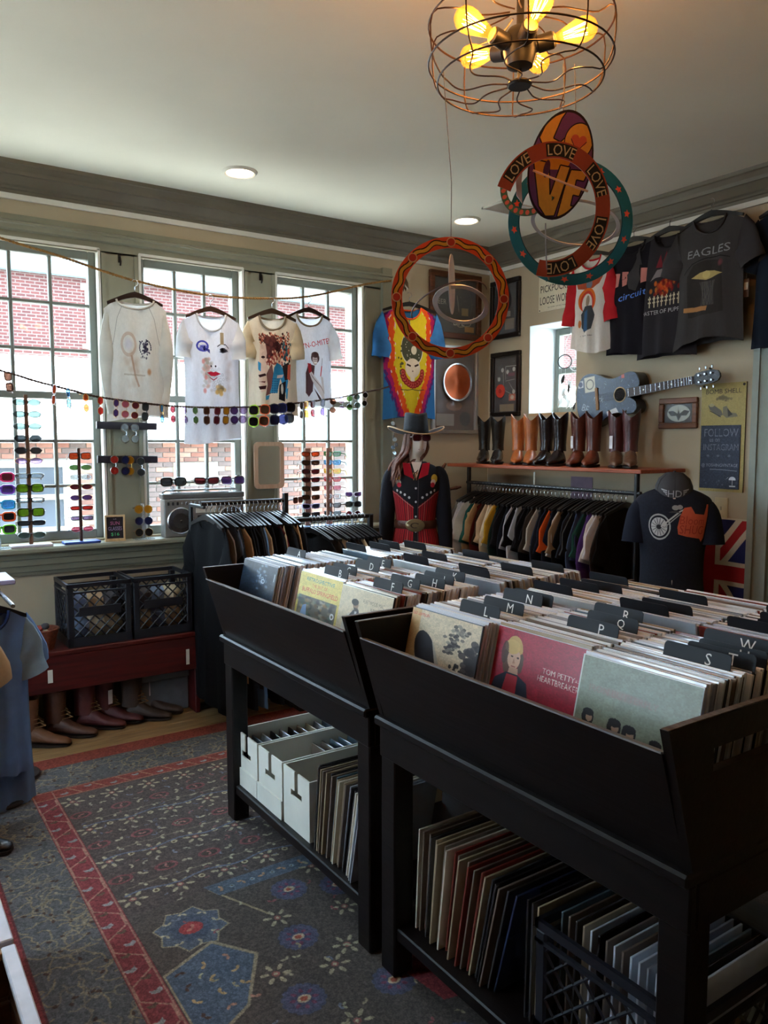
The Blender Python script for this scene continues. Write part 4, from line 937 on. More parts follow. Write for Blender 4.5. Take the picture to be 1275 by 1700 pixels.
# price tags on two of them
M_tag = pm('tag_card', (190, 172, 140), .8)
for x, z, lab in ((-2.435, 2.245, 'brown paper price tag on the white tee with painted lips'),):
    t = thing('price_tag', lab, 'tag', (x, YR - .085, z)); MB().bbox(-.011, .011, -.001, .001, -.07, 0, .0005).build('card', M_tag, t); MB().tube([(0, 0, 0), (-.004, .01, .09)], .0008, 4).build('string', M_steel, t)

# ---- tie-dye shirt beside the last window
a = Img(384, 512, (60, 120, 170)); yy_, xx_ = np.mgrid[0:512, 0:384]; X = (xx_ / 384 - .5) * 2; Y = yy_ / 512
d = np.abs(X) * 1.0 + np.clip(Y - .52, 0, 1) * 1.15 + np.clip(.10 - Y, 0, 1) * 2.2
th_ = np.arctan2(Y - .45, X * .8); gg = np.random.RandomState(4); tz = gg.rand(140); jag = tz[((th_ + math.pi) / (2 * math.pi) * 139).astype(int)]; d = d + (jag - .5) * .07
for lo, c in ((.0, (222, 196, 44)), (.56, (226, 84, 34)), (.74, (176, 36, 96)), (.86, (92, 44, 110)), (.94, (54, 112, 164))): a.a[d > lo] = c
w_ = (jag > .86) & (((d > .54) & (d < .58)) | ((d > .72) & (d < .76))); a.a[w_] = (236, 206, 190)
a.ell(.52, .36, .19, .155, (222, 214, 186)); a.ell(.52, .355, .18, .145, (78, 80, 64)); a.ell(.545, .375, .045, .038, (222, 214, 190))
for k in range(16): a.ell(.52 + g.uniform(-.13, .13), .355 + g.uniform(-.1, .1), .006, .005, (220, 216, 200))
a.ell(.52, .53, .13, .085, (226, 210, 188)); a.poly([(.40, .47), (.64, .47), (.62, .56), (.56, .60), (.56, .65), (.48, .65), (.47, .60), (.41, .56)], (230, 214, 194))
for s in (-1, 1): a.poly([(.52 + s * .03, .505), (.52 + s * .10, .490), (.52 + s * .105, .505), (.52 + s * .04, .520)], (60, 44, 40))
a.poly([(.52, .545), (.535, .56), (.505, .56)], (120, 90, 80))
for k in range(13):
    t = math.pi * (.02 + k * .08); x, y = .52 + .17 * math.cos(t), .56 + .115 * math.sin(t); a.ell(x, y, .042, .032, (150, 44, 44)); a.ell(x, y, .026, .02, (206, 92, 78)); a.ell(x + .005, y, .012, .01, (150, 40, 44))
for k in range(14): a.ell(.33 + g.gauss(0, .02), .50 + g.gauss(0, .07), .012, .010, (90, 84, 60))
a.line([(.32, .715), (.42, .72), (.52, .712), (.62, .72), (.72, .713)], (60, 54, 60), 3)
ptd = shirt_parts(.212, .80, .085, .085, .06, .055, .205, 'short', .24, 84, seed=8, sw=.088)
mtd = print_mat('print_tiedye', a.a, .9, .15, .1); mts = pm('tiedye_sleeve', (54, 110, 168), .9, .5, 5, .1, 40, spec=.15)
hanger((-.885, -.13, 2.615), -16, 'black hanger of the tie-dye shirt by the last window', M_hangb, 'hangers on the walls')
shirt('hanging_shirt', ptd, 'tie-dye shirt in yellow, orange, magenta and blue with rose emblem', 'shirt', (-.885, -.13, 2.575), -16, mtd, mts, cloth('orange_rib', (220, 90, 40)))

# ---- dark shirts hung along the right wall from the crown
def wall_shirt(y, ztop, parts, lab, hl, mb_, ms, mc, x=-.12, rz=-90, hm_=None):
    hanger((x, y, ztop), rz, hl, hm_ or M_hangb, 'hangers on the right wall')
    shirt('hanging_shirt', parts, lab, 'shirt', (x, y, ztop - .040), rz, mb_, ms, mc, 'band shirts on the right wall')
# raglan
a = shirt_img((222, 214, 206))
a.poly([(.20, .27), (.36, .25), (.50, .27), (.64, .25), (.80, .22), (.74, .30), (.60, .34), (.40, .34), (.26, .33)], (176, 84, 56)); a.ell(.50, .29, .07, .05, (120, 124, 140))
a.ell(.48, .46, .20, .13, (222, 110, 44)); a.ell(.48, .48, .16, .12, (206, 70, 54)); a.ell(.48, .50, .13, .11, (214, 200, 190)); a.ell(.50, .47, .05, .06, (150, 130, 110)); a.poly([(.34, .60), (.42, .52), (.60, .52), (.66, .62), (.60, .76), (.46, .80), (.36, .74)], (70, 72, 76)); a.poly([(.42, .58), (.52, .56), (.54, .78), (.40, .78)], (60, 92, 126)); a.ell(.32, .70, .03, .04, (200, 120, 70))
a.text('IL TOUR 1986', .48, .83, .012, (50, 46, 46), .28); a.text('ROCK', .5, .20, .02, (120, 90, 80), .2)
prg = shirt_parts(.155, .60, .080, .08, .06, .045, .165, 'short', .33, 82, seed=11, sw=.072, arch=-.04)
mred = cloth('red_sleeve', (176, 32, 40))
wall_shirt(-1.16, 2.875, prg, 'white baseball tee with red sleeves and colourful print', 'black hanger of the white and red baseball tee', print_mat('print_raglan', a.a, .9, .1, .1), mred, mred, -.13, -86)
a = shirt_img((26, 24, 30))
for x0 in (.20, .36, .54, .70): a.poly([(x0, .24), (x0 + .12, .25), (x0 + .10, .36), (x0 + .02, .37)], (190, 120, 112))
a.text('UFO', .5, .30, .02, (60, 36, 40), .3); a.text('circuit', .56, .455, .055, (90, 130, 214), .50, -.08, shear=.2)
pdk = shirt_parts(.205, .70, .10, .075, .055, .045, .205, 'short', .19, 68, seed=12, sw=.09)
mbk = cloth('washed_black', (30, 28, 32)); mch = cloth('charcoal_cotton', (56, 53, 54))
wall_shirt(-1.47, 2.905, pdk, 'black tee with pink block letters and blue script', 'black hanger of the tee with blue script', print_mat('print_block', a.a, .9, 0, .1), mbk, mbk, -.10, -92)
a = shirt_img((44, 41, 44))
a.poly([(.36, .26), (.42, .16), (.46, .24), (.50, .14), (.54, .24), (.60, .17), (.62, .28)], (110, 34, 44)); a.poly([(.28, .36), (.38, .28), (.64, .27), (.76, .36), (.66, .34), (.36, .34)], (120, 112, 112))
for k in range(60): a.ell(.52 + g.gauss(0, .09), .41 + g.gauss(0, .035), .03, .025, g.choice(((140, 32, 30), (190, 70, 30), (206, 110, 40), (96, 24, 28))), .7, soft=.4)
for k in range(16): x = .28 + (k % 8) * .065; y = .48 + (k // 8) * .03; a.rect(x, y, x + .016, y + .06, (190, 176, 146)); a.rect(x - .014, y + .014, x + .03, y + .026, (190, 176, 146))
a.text('MASTER OF PUPPETS', .52, .61, .032, (176, 172, 170), .74)
pmp = shirt_parts(.215, .74, .095, .085, .055, .05, .22, 'short', .19, 68, seed=13, sw=.09)
wall_shirt(-1.745, 2.905, pmp, 'dark grey tee with red and orange graphic and metal band lettering', 'black hanger of the dark grey metal band tee', print_mat('print_metal', a.a, .9, 0, .1), mch, mbk, -.115, -92)
a = shirt_img((62, 59, 58))
a.text('EAGLES', .52, .255, .06, (140, 140, 142), .56); a.line([(.20, .40), (.32, .33), (.5, .305), (.70, .31), (.80, .33)], (34, 32, 32), 3)
a.poly([(.26, .42), (.34, .34), (.5, .32), (.72, .34), (.76, .72), (.30, .74)], (50, 46, 44)); a.poly([(.32, .44), (.44, .41), (.52, .40), (.62, .41), (.74, .44), (.62, .455), (.52, .47), (.42, .455)], (170, 150, 96)); a.ell(.52, .43, .045, .03, (190, 170, 110))
for k in range(50): a.line([(.44 + g.random() * .2, .48), (.46 + g.random() * .18, .66)], g.choice(((96, 92, 84), (74, 72, 76))), 2, .5)
for k in range(12): a.ell(.70, .36, .04, .03, (110, 60, 64), .2, soft=.8)
a.poly([(.24, .66), (.56, .665), (.55, .70), (.24, .695)], (168, 120, 76))
peg = shirt_parts(.225, .72, .105, .085, .055, .05, .235, 'short', .19, 68, seed=14, sw=.09, arch=.03)
wall_shirt(-2.055, 2.915, peg, 'faded charcoal tee with EAGLES lettering above a winged emblem', 'black hanger of the EAGLES tee', print_mat('print_eagles', a.a, .9, 0, .1), mch, mch, -.165, -93)
pnv = shirt_parts(.22, .72, .095, .085, .055, .05, .225, 'short', .2, 66, seed=15, sw=.09)
mnv = cloth('navy_cotton', (22, 30, 42)); wall_shirt(-2.52, 2.89, pnv, 'navy tee at the right edge of the row on the wall', 'black hanger of the navy tee at the right edge', mnv, mnv, mnv, -.13, -94)
t = thing('price_tag', 'brown tag with white label hanging between the charcoal and navy tees', 'tag', (-.15, -2.275, 2.50)); MB().bbox(-.001, .001, -.016, .016, -.10, 0, .0005).build('card', pm('tag_brown', (90, 64, 46)), t); MB().bbox(-.0025, -.001, -.011, .011, -.06, -.02, .0004).build('sticker', pm('tag_label', (214, 206, 190)), t); MB().tube([(0, 0, 0), (.02, .01, .16)], .001, 4).build('string', M_steel, t)

# ================================================================== CLOTHES RACKS
M_iron = pm('rack_iron', (24, 23, 24), .45, .1, spec=.5)
GP = [shirt_parts(.20, .56, .08, .05, .07, .016, .20, 'short', .20, 72, 8, 8, seed=30, sw=.09), shirt_parts(.20, .60, .08, .05, .07, .018, .205, 'long', .46, 76, 8, 8, seed=31, sw=.078), shirt_parts(.195, .62, .08, .05, .07, .014, .20, 'short', .22, 74, 8, 8, seed=32, sw=.085)]
def rack_row(n, place, cols, nm, hz, GPx=None, hang=None, group=None, where='', drop=.0, rzb=0, first=None):
    for i in range(n):
        x, y, rz = place(i); cn, c = cols[i % len(cols)]
        jig = g.uniform(-5, 5)
        hanger((x, y, hz - .060), rz + jig, '%s hanger of the %s garment %s' % ('black' , ORD[i], where), hang or M_hangb, 'hangers ' + where, HMN)
        pp = (GPx or GP)[i % 3]
        shirt('hanging_garment', pp, '%s garment, %s %s' % (cn, ORD[i], where), 'shirt', (x, y, hz - .082), rz + jig, cloth('rack_' + cn.replace(' ', '_'), c), None, False, group or nm)
RC = [('grey', (120, 116, 110)), ('white striped', (206, 206, 208)), ('pale striped', (196, 198, 206)), ('white', (214, 214, 216)), ('cream', (214, 198, 166)), ('teal', (40, 110, 116)), ('cream patterned', (210, 190, 150)), ('maroon', (110, 40, 36)), ('dark floral', (56, 40, 36)), ('beige', (206, 182, 154)), ('light beige', (216, 194, 166)), ('ivory', (222, 206, 180)), ('mustard', (188, 140, 40)), ('deep green', (30, 44, 38)), ('black', (22, 22, 25)), ('soft black', (28, 27, 30)), ('ink', (20, 22, 28)), ('pale grey', (176, 174, 178)), ('jet', (18, 18, 20)), ('light grey', (190, 190, 192)), ('off-black', (26, 25, 26)), ('coal', (24, 24, 28)), ('raven', (19, 19, 22)), ('dusky brown', (60, 50, 44)), ('stone', (176, 166, 150)), ('slate', (44, 50, 60)), ('navy', (30, 36, 52)), ('orange', (206, 84, 34)), ('midnight', (26, 30, 44)), ('chalk', (206, 200, 194)), ('tan', (150, 120, 90)), ('pitch', (20, 20, 22)), ('graphite', (50, 52, 58)), ('iron', (58, 60, 68)), ('steel blue', (70, 82, 104)), ('navy striped', (40, 46, 66)), ('bottle green', (34, 70, 60)), ('purple', (84, 54, 110)), ('bone', (214, 204, 196)), ('milk', (222, 212, 208)), ('umber', (52, 44, 40)), ('ebony', (22, 20, 20))]
NR = 42
rk = thing('clothes_rack', 'black pipe clothes rack under the boot shelf', 'rack', (0, 0, 0), group='clothes racks')
MB().tube([(-.45, -.28, 1.305), (-.45, -1.85, 1.300)], .013, 8).build('rail', M_iron, rk, True)
for y in (-.30, -1.82):
    MB().tube([(-.45, y, .02), (-.45, y, 1.418)], .016, 10).build('post', M_iron, rk, True); MB().bbox(-.66, -.24, y - .02, y + .02, .0, .03).build('foot', M_iron, rk)
rack_row(NR, lambda i: (-.45, -.37 - i * .0335, 0 + 4), RC, 'garments on the long rack under the boot shelf', 1.305, None, None, None, 'from the left on the long rack')
# white price rod and mauve paper behind the rack
o = MB().tube([(-.40, -.93, 1.12), (-.40, -.93, 1.40)], .006, 8).build('white_rod', M_white, None, True); tag(o, 'thin white rod between shelf and long rack', 'rod')
AC = [('near black', (15, 15, 18)), ('mushroom', (110, 92, 84)), ('smoke', (70, 70, 78)), ('black', (22, 22, 25)), ('camel', (150, 112, 80)), ('jet', (18, 18, 20)), ('coal', (24, 24, 28)), ('ink', (20, 22, 28)), ('graphite', (50, 52, 58)), ('denim', (84, 106, 134)), ('sand', (186, 160, 130)), ('pitch', (20, 20, 22)), ('raven', (19, 19, 22)), ('wine', (104, 32, 40)), ('oat', (196, 178, 150)), ('off-black', (26, 25, 26)), ('ebony', (22, 20, 20)), ('toffee', (170, 134, 100)), ('soft black', (28, 27, 30))]
GPA = [shirt_parts(.20, L_, .08, .05, .07, .014, .21, 'short', .22, 74, 8, 8, seed=40 + k, sw=.09) for k, L_ in enumerate((1.02, .92, .98))]
GPA[0] = shirt_parts(.20, 1.08, .09, .07, .07, .02, .23, 'short', .24, 74, 10, 10, seed=44, sw=.10)
ra = thing('clothes_rack', 'black clothes rack in front of the boombox', 'rack', (0, 0, 0), group='clothes racks')
YA = -.58
MB().tube([(-2.66, YA, 1.256), (-2.12, YA, 1.256)], .013, 8).build('rail', M_iron, ra, True)
MB().bbox(-2.145, -2.115, YA - .015, YA + .015, .0, 1.30).build('post', M_iron, ra); MB().bbox(-2.65, -2.63, YA + .20, YA + .23, 0, 1.24).build('post', M_iron, ra); MB().bbox(-2.65, -2.63, YA, YA + .22, 1.225, 1.245).build('bracket', M_iron, ra)
MB().bbox(-2.66, -2.10, YA + .20, YA + .24, 0, .03).build('foot', M_iron, ra); MB().bbox(-2.15, -2.11, YA - .2, YA + .24, 0, .03).build('foot', M_iron, ra)
rack_row(19, lambda i: (-2.63 + i * .0258, YA, -90 + 10), AC, 'garments on the rack by the boombox', 1.256, GPA, None, None, 'from the left on the rack by the boombox')
rb = thing('clothes_rack', 'low black clothes rack below the cat-eye sunglasses stands', 'rack', (0, 0, 0), group='clothes racks')
MB().bbox(-2.06, -1.50, YA - .012, YA + .012, 1.118, 1.142).build('rail', M_iron, rb)
for x in (-2.06, -1.52): MB().bbox(x - .016, x + .016, YA - .016, YA + .016, 0, 1.14).build('post', M_iron, rb); MB().bbox(x - .016, x + .016, YA - .2, YA + .2, 0, .025).build('foot', M_iron, rb)
rack_row(15, lambda i: (-1.96 + i * .0275, YA, -90 + 10), [('black', (22, 22, 25)), ('ink', (20, 22, 28)), ('umber', (52, 44, 40)), ('coal', (24, 24, 28)), ('sand', (186, 160, 130))], 'garments on the low rack', 1.142, None, None, None, 'from the left on the low rack')
# ---- low rack at the left edge with blue shirts
lr = thing('display_table', 'low garment stand with a pale top at the left edge', 'stand', (0, 0, 0))
MB().bbox(-4.35, -3.735, -1.26, -1.02, 1.010, 1.030).build('top', pm('stand_top', (160, 150, 176), .35), lr)
MB().tube([(-3.80, -1.60, .985), (-3.80, -1.02, .985)], .008, 8).build('rail', M_steel, lr, True)
for y in (-1.06, -1.22): MB().tube([(-4.0, y, .02), (-4.0, y, 1.015)], .015, 8).build('post', M_iron, lr, True); MB().box(-4.02, -3.79, y - .006, y + .006, .978, .992).build('arm', M_iron, lr)
for k, (x, y) in enumerate(((-3.70, -.84), (-3.80, -1.08))):
    MB().lathe([(.10, .012), (.105, .02), (.10, .03), (.02, .045)], 24, T(x, y, 0)).build('base_disc', pm('base_dark', (44, 38, 38), .4), lr, True); MB().tube([(x, y, .03), (x - .15, y - .3, 1.015)], .01, 8).build('strut', M_iron, lr, True)
pbl = shirt_parts(.15, .70, .065, .075, .055, .045, .155, 'short', .19, 76, seed=50, sw=.085)
pbl2 = shirt_parts(.18, .98, .075, .085, .06, .035, .20, 'short', .18, 70, seed=51, sw=.09)
BL = [(-1.22, pbl, 'sky blue tee with dark blue collar on the low stand at left', cloth('sky_blue', (104, 136, 188)), cloth('sky_blue_sleeve', (130, 158, 184)), -3.825), (-1.16, pbl2, 'long faded blue garment behind the sky blue tee', cloth('faded_blue', (100, 130, 172)), None, -3.84), (-1.40, pbl2, 'black garment with beige neck in front of the sky blue tee', cloth('ink2', (20, 20, 24)), cloth('beige_sleeve', (196, 170, 140)), -4.03), (-1.55, pbl2, 'dark red long garment nearest on the low stand at left', cloth('oxblood', (70, 22, 26)), None, -4.14)]
for k, (y, pp, lab, mb_, ms, x) in enumerate(BL):
    hanger((x, y, .925), 22, 'black hanger of the ' + ('sky blue tee', 'long faded blue garment', 'black garment with beige neck', 'dark red long garment')[k], M_hangb, 'hangers on the low stand', HMS)
    shirt('hanging_shirt', pp, lab, 'shirt', (x, y, .895), 22, mb_, ms, cloth('dark_blue_rib', (44, 62, 104)) if k == 0 else None, 'garments on the low stand')
# ================================================================== SHELF, BOOTS
M_board = wood('red_brown_board', (150, 72, 46), (186, 96, 64), 1, 5, .45)
o = MB().bbox(-.47, -.04, -1.86, -.06, 1.418, 1.442, .004).build('shelf_board', M_board); tag(o, 'reddish wooden shelf board carrying five pairs of boots', 'shelf')
def boot_meshes(h=.34, low=False, pointy=True):
    """toe points to -y; sole at z=0"""
    sh = MB(); n = 20; rings = []
    prof = [(.10, .044, .052, .012), (.14, .042, .046, .014), (.20, .046, .050, .012), (.28, .052, .058, .010), (h - .03, .055, .062, .010)] if not low else [(.085, .046, .058, .014), (.12, .044, .054, .016), (.17, .047, .056, .014), (h - .02, .051, .060, .012)]
    for z, rx, ry, yo in prof: rings.append([(rx * math.cos(a), yo + ry * math.sin(a), z) for a in [2 * math.pi * k / n for k in range(n)]])
    z, rx, ry, yo = prof[-1]; dip = .055 if not low else .008
    top = [(rx * math.cos(a), yo + ry * math.sin(a), z + .02 + (dip * (abs(math.cos(a)) ** 1.5) - dip * .35)) for a in [2 * math.pi * k / n for k in range(n)]]
    inn = [(x * .92, yo + (y - yo) * .92, zz - .002) for x, y, zz in top]; deep = [(x * .8, yo + (y - yo) * .8, z - .10) for x, y, _ in top]
    sh.loft(rings + [top, inn, deep], True)
    ft = MB(); rings = []
    S = [(.062, .018, .035, .05), (.055, .032, .055, .055), (.03, .038, .085, .055), (0, .040, .118, .060), (-.04, .039, .108, .055), (-.08, .040, .080, .042), (-.115, .042, .062, .032), (-.15, .038, .052, .027), (-.18, .028 if pointy else .036, .046, .024), (-.205, .014 if pointy else .028, .036, .019), (-.214, .004 if pointy else .012, .028, .014)]
    for y, w, t, zc in S:
        b = .014; hh = t - b; rings.append([(w * math.cos(a), y, b + hh * .5 + hh * .5 * math.sin(a) if math.sin(a) > 0 else b + hh * .5 * (1 + .98 * math.sin(a))) for a in [2 * math.pi * k / 16 for k in range(16)]])
    ft.loft(rings)
    so = MB(); out = [(w * 1.06 + .001, y) for y, w, *_ in S]; pts = out + [(-x, y) for x, y in reversed(out)]
    m = len(pts); z0, z1 = .006, .016
    so.add([(x, y, z0) for x, y in pts] + [(x, y, z1) for x, y in pts], [tuple(range(m)), tuple(range(2 * m - 1, m - 1, -1))] + [(i, (i + 1) % m, (i + 1) % m + m, i + m) for i in range(m)])
    so.bbox(-.034, .034, .005, .066, 0, .012, .003)
    return sh.mesh('shaft', None, True), ft.mesh('foot', None, 'all'), so.mesh('sole', None)
BT = boot_meshes(); BL_ = boot_meshes(.255, True, False); LACE = MB()
for k in range(7): LACE.tube([(-.028, -.012 - .006 * max(0, 4 - k), .105 + k * .020), (0, -.046 - .012 * max(0, 3 - k), .110 + k * .020), (.028, -.012 - .006 * max(0, 4 - k), .118 + k * .020)], .0028, 5)
LACE_ME = LACE.mesh('laces', None, True)
M_sole = pm('sole_leather', (30, 22, 18), .5)
def boot(loc, rz, ms, mf, lab, group, bm=None, tagc=None):
    t = thing('boot', lab, 'boot', loc, (0, 0, R(rz)), group); b = bm or BT
    slot(link('shaft', b[0], t), ms); slot(link('foot', b[1], t), mf); slot(link('sole', b[2], t), M_sole)
    if b is BL_: slot(link('laces', LACE_ME, t), pm('lace_tan', (120, 92, 60), .8))
    if tagc: MB().bbox(-.013, .013, -.052, -.050, .12, .20, .0005, T(0, 0, 0, 0, 0, -40)).build('price_label', pm('label_white', (226, 224, 226), .7), t)
    return t
def leather(n, c, r=.32): return pm(n, c, r, .25, 14, .25, 60, spec=.55)
L1, L2, L3, L4, L5, L5b = leather('leather_black', (34, 30, 28), .22), leather('leather_tan', (176, 98, 46)), leather('leather_dark', (38, 26, 26), .25), leather('leather_oxblood', (92, 42, 30)), leather('leather_maroon', (78, 34, 34)), leather('leather_taupe', (104, 72, 52))
PB = [(-.262, L1, L1), (-.415, L1, L1), (-.630, L2, L2), (-.760, L2, L2), (-.905, L3, L3), (-1.03, L3, L3), (-1.20, L4, leather('leather_cognac', (112, 54, 34))), (-1.325, L4, leather('leather_cognac', (112, 54, 34))), (-1.515, L5, L5b), (-1.625, L5, L5b)]
PN = ['black cowboy boots', 'tan cowboy boots', 'glossy dark brown cowboy boots', 'oxblood cowboy boots', 'maroon and taupe cowboy boots']
for k, (y, ms, mf) in enumerate(PB):
    boot((-.27, y, 1.4425), (-48, -50, -66, -62, -52)[k // 2], ms, mf, '%s one of the pair of %s on the shelf' % (('left', 'right')[k % 2], PN[k // 2]), 'cowboy boots on the shelf', None, k in (6, 8))
for k, (x, y, c) in enumerate(((-3.40, -.55, (104, 66, 40)), (-3.25, -.49, (84, 50, 34)), (-3.085, -.45, (92, 40, 38)), (-2.975, -.42, (84, 38, 40)), (-2.825, -.46, (58, 42, 34)), (-2.735, -.40, (62, 44, 34)))):
    d = Vector((.83, -.56, 0)); boot((x - d.x * .2, y - d.y * .2 + .02, .0005), 56, leather('work_%d' % k, c, .6), leather('work_%d' % k, c, .6), ['worn tan work boot at the left end under the bench', 'brown work boot, second from the left under the bench', 'dark red lace-up boot, left of the pair under the bench', 'dark red lace-up boot, right of the pair under the bench', 'dark brown boot, left of the pair beside the grey box', 'dark brown boot, right of the pair beside the grey box'][k], 'work boots under the bench', BL_, k in (3, 5))
# ---- red bench, basket, grey box
M_red = wood('red_paint', (58, 14, 14), (92, 23, 21), 0, 4, .5)
bn = thing('red_bench', 'low dark red painted bench below the window sill', 'bench', (0, 0, 0))
MB().bbox(-3.66, -2.60, -.455, -.06, .470, .496).build('top', M_red, bn); MB().bbox(-3.64, -2.62, -.450, -.43, .275, .470).build('front_board', M_red, bn); MB().bbox(-3.64, -2.62, -.09, -.07, .275, .470).build('back_board', M_red, bn)
for x in (-3.64, -2.66): MB().bbox(x, x + .03, -.43, -.09, .0005, .470).build('leg_board', M_red, bn)
MB().bbox(-2.72, -2.70, -.4525, -.4505, .31, .40, .0005).build('paper_strip', M_white, bn); MB().bbox(-3.475, -3.45, -.4525, -.4505, .33, .40, .0005).build('paper_strip', M_white, bn)
bk = thing('woven_basket', 'small reddish woven basket of trinkets beside the left crate', 'basket', (-3.475, -.36, .4965)); mbk2 = pm('basket_weave', (120, 62, 40), .8, .35, 60, .5, 90)
MB().lathe([(.055, 0), (.062, .03), (.072, .07), (.080, .10), (.080, .108), (.074, .106), (.064, .06), (.05, .012)], 20).build('bowl', mbk2, bk, True)
MB().torus(.079, .006, 24, 6, T(0, 0, .108)).build('rim', mbk2, bk, True)
for k in range(6): bundle((-3.475 + .03 * math.cos(k), -.36 + .03 * math.sin(k), .565 + .012 * k), .022, M_rag[k % 6] if k % 2 else pm('trinket_red', (150, 60, 50)), 'small trinket in the woven basket, %s from the bottom' % ORD[k], 'trinkets in the basket', 1, .8, 80 + k)
gb = thing('storage_box', 'grey lidded storage box under the right end of the bench', 'box', (-2.82, -.22, .0005)); MB().bbox(-.14, .16, -.10, .10, 0, .22, .008).build('body', pm('grey_box', (96, 104, 110), .6), gb); MB().bbox(-.147, .167, -.107, .107, .20, .245, .006).build('lid', pm('grey_lid', (110, 118, 124), .6), gb)
# ---- wooden crates at the lower left
M_crw = pm('crate_white', (196, 192, 198), .5, .1); M_crb = wood('crate_brown', (74, 46, 26), (110, 72, 42), 1, 5)
for k, (y0, y1) in enumerate(((-2.80, -2.25), (-3.55, -2.822))):
    t = thing('wooden_crate', ('wooden crate with white rim at the lower left, the farther one' if k == 0 else 'wooden crate with white rim at the lower left corner, the nearer one'), 'crate', (0, 0, 0), group='wooden crates at the lower left'); x0, x1 = -4.62, -4.012
    for z in (.05, .165, .28):
        for a in ((x1 - .016, x1, y0, y1), (x0, x0 + .016, y0, y1)): MB().bbox(a[0], a[1], a[2], a[3], z, z + .10, .003).build('side_slat', M_crb, t)
        for y in (y0, y1 - .016): MB().bbox(x0 + .016, x1 - .016, y, y + .016, z, z + .10, .003).build('end_slat', M_crb, t)
    for a in ((x1 - .03, x1 + .002, y0, y1), (x0, x0 + .03, y0, y1)): MB().bbox(a[0], a[1], a[2], a[3], .38, .40, .003).build('rim_strip', M_crw, t)
    for y in (y0, y1 - .025): MB().bbox(x0 + .03, x1 - .03, y, y + .025, .38, .40, .003).build('rim_strip', wood('pale_pine', (170, 124, 76), (200, 156, 104), 0) if y > y0 else M_crb, t)
    MB().box(x0 + .016, x1 - .016, y0 + .016, y1 - .016, .05, .062).build('bottom', M_crb, t)
    for x in (x0 + .01, x1 - .05):
        for y in (y0 + .02, y1 - .06): MB().box(x, x + .04, y, y + .04, .0005, .05).build('foot', M_crb, t)
b = boot((-4.02, -1.46, .011), 60, leather('shoe_black', (26, 24, 26)), leather('shoe_black', (26, 24, 26)), 'black shoe on the rug below the low stand', None, BL_)

# ================================================================== WALL PICTURES AND SIGNS
M_gold = pm('brass_plate', (176, 150, 100), .35, .1, 30, metal=.8); M_blackwood = pm('black_frame', (24, 21, 22), .35, .1)
def picture(name, lab, cat, loc, rz, w, h, m, img, fw=.035, fd=.028, pm_name='', mat_c=None, group=None):
    """hung flat: local x right, z up, front -y"""
    t = thing(name, lab, cat, loc, (0, 0, R(rz)), group)
    for a in ((-w / 2, w / 2, h / 2 - fw, h / 2), (-w / 2, w / 2, -h / 2, -h / 2 + fw), (-w / 2, -w / 2 + fw, -h / 2 + fw, h / 2 - fw), (w / 2 - fw, w / 2, -h / 2 + fw, h / 2 - fw)): MB().bbox(a[0], a[1], -fd, 0, a[2], a[3], .005).build('frame_bar', m, t)
    q = MB().quad([(-w / 2 + fw, -.006, -h / 2 + fw), (w / 2 - fw, -.006, -h / 2 + fw), (w / 2 - fw, -.006, h / 2 - fw), (-w / 2 + fw, -.006, h / 2 - fw)]); q.build('picture', print_mat('print_' + pm_name, img, .5, 0, .4), t)
    MB().box(-w / 2 + fw, w / 2 - fw, -.010, -.0085, -h / 2 + fw, h / 2 - fw).build('glass', glass('frame_glass', (245, 246, 246), .07, .05), t)
    return t
def disc(par, x, z, r, m, label=None, mr=None, y=-.012):
    d = MB().lathe([(r, 0), (r, .003), (r * .36, .003), (r * .34, .004), (.006, .004)], 36, T(x, y + .003, z, 90)).build('record_disc', m, par, True)
    if label: MB().lathe([(r * .34, 0), (r * .34, .001)], 24, T(x, y - .0015, z, 90)).build('disc_label', label, d)
    if mr: MB().torus(r * 1.08, r * .08, 40, 6, T(x, y, z, 90)).build('disc_ring', mr, d, True)
i = Img(256, 256, (40, 34, 30)); i.ell(.52, .46, .40, .42, (66, 56, 46)); i.ell(.52, .46, .37, .39, (34, 30, 28)); i.text('BEER', .17, .44, .09, (206, 196, 170), .26); i.text('LIFE', .60, .80, .10, (224, 216, 196), .26); i.rect(.66, .52, .82, .66, (170, 140, 84)); i.line([(.40, .72), (.60, .88), (.86, .84), (.96, .66)], (190, 176, 140), 4); i.line([(.55, .30), (.60, .60)], (150, 140, 120), 4); i.rect(.74, .86, .96, .96, (206, 150, 70))
for k in range(40): i.ell(g.random(), g.random() * .5, .05, .03, (96, 90, 70), .3, soft=.7)
picture('framed_mirror_sign', 'brown framed bar mirror reading LIFE, high in the corner', 'picture', (-.36, -.001, 2.65), 0, .51, .50, wood('brown_frame', (70, 40, 22), (106, 62, 36), 0), i.a, .045, .03, 'bar')
i = Img(256, 384, (60, 36, 32)); i.rect(0, .62, 1, 1, (84, 54, 44)); i.rect(.06, .80, .50, .95, (150, 140, 130)); i.ell(.78, .86, .14, .09, (30, 24, 24)); i.ell(.5, .70, .2, .06, (130, 84, 54))
f = picture('framed_record', 'silver framed copper record behind the cowgirl mannequin', 'picture', (-.36, -.001, 2.01), 0, .46, .68, pm('silver_frame', (176, 172, 166), .3, .06, metal=.6), i.a, .030, .03, 'copper', None, 'framed award records')
disc(f, .02, .06, .13, pm('copper_disc', (176, 84, 44), .25, .35, 6, metal=.6), None, pm('chrome_ring', (206, 206, 206), .25, metal=.9), -.020)
i = Img(256, 320, (34, 28, 28)); i.rect(.46, .70, .86, .92, (150, 128, 98)); i.rect(.10, .12, .5, .6, (54, 48, 46)); i.ell(.56, .45, .10, .16, (90, 84, 80)); i.rect(.50, .55, .70, .66, (170, 160, 150))
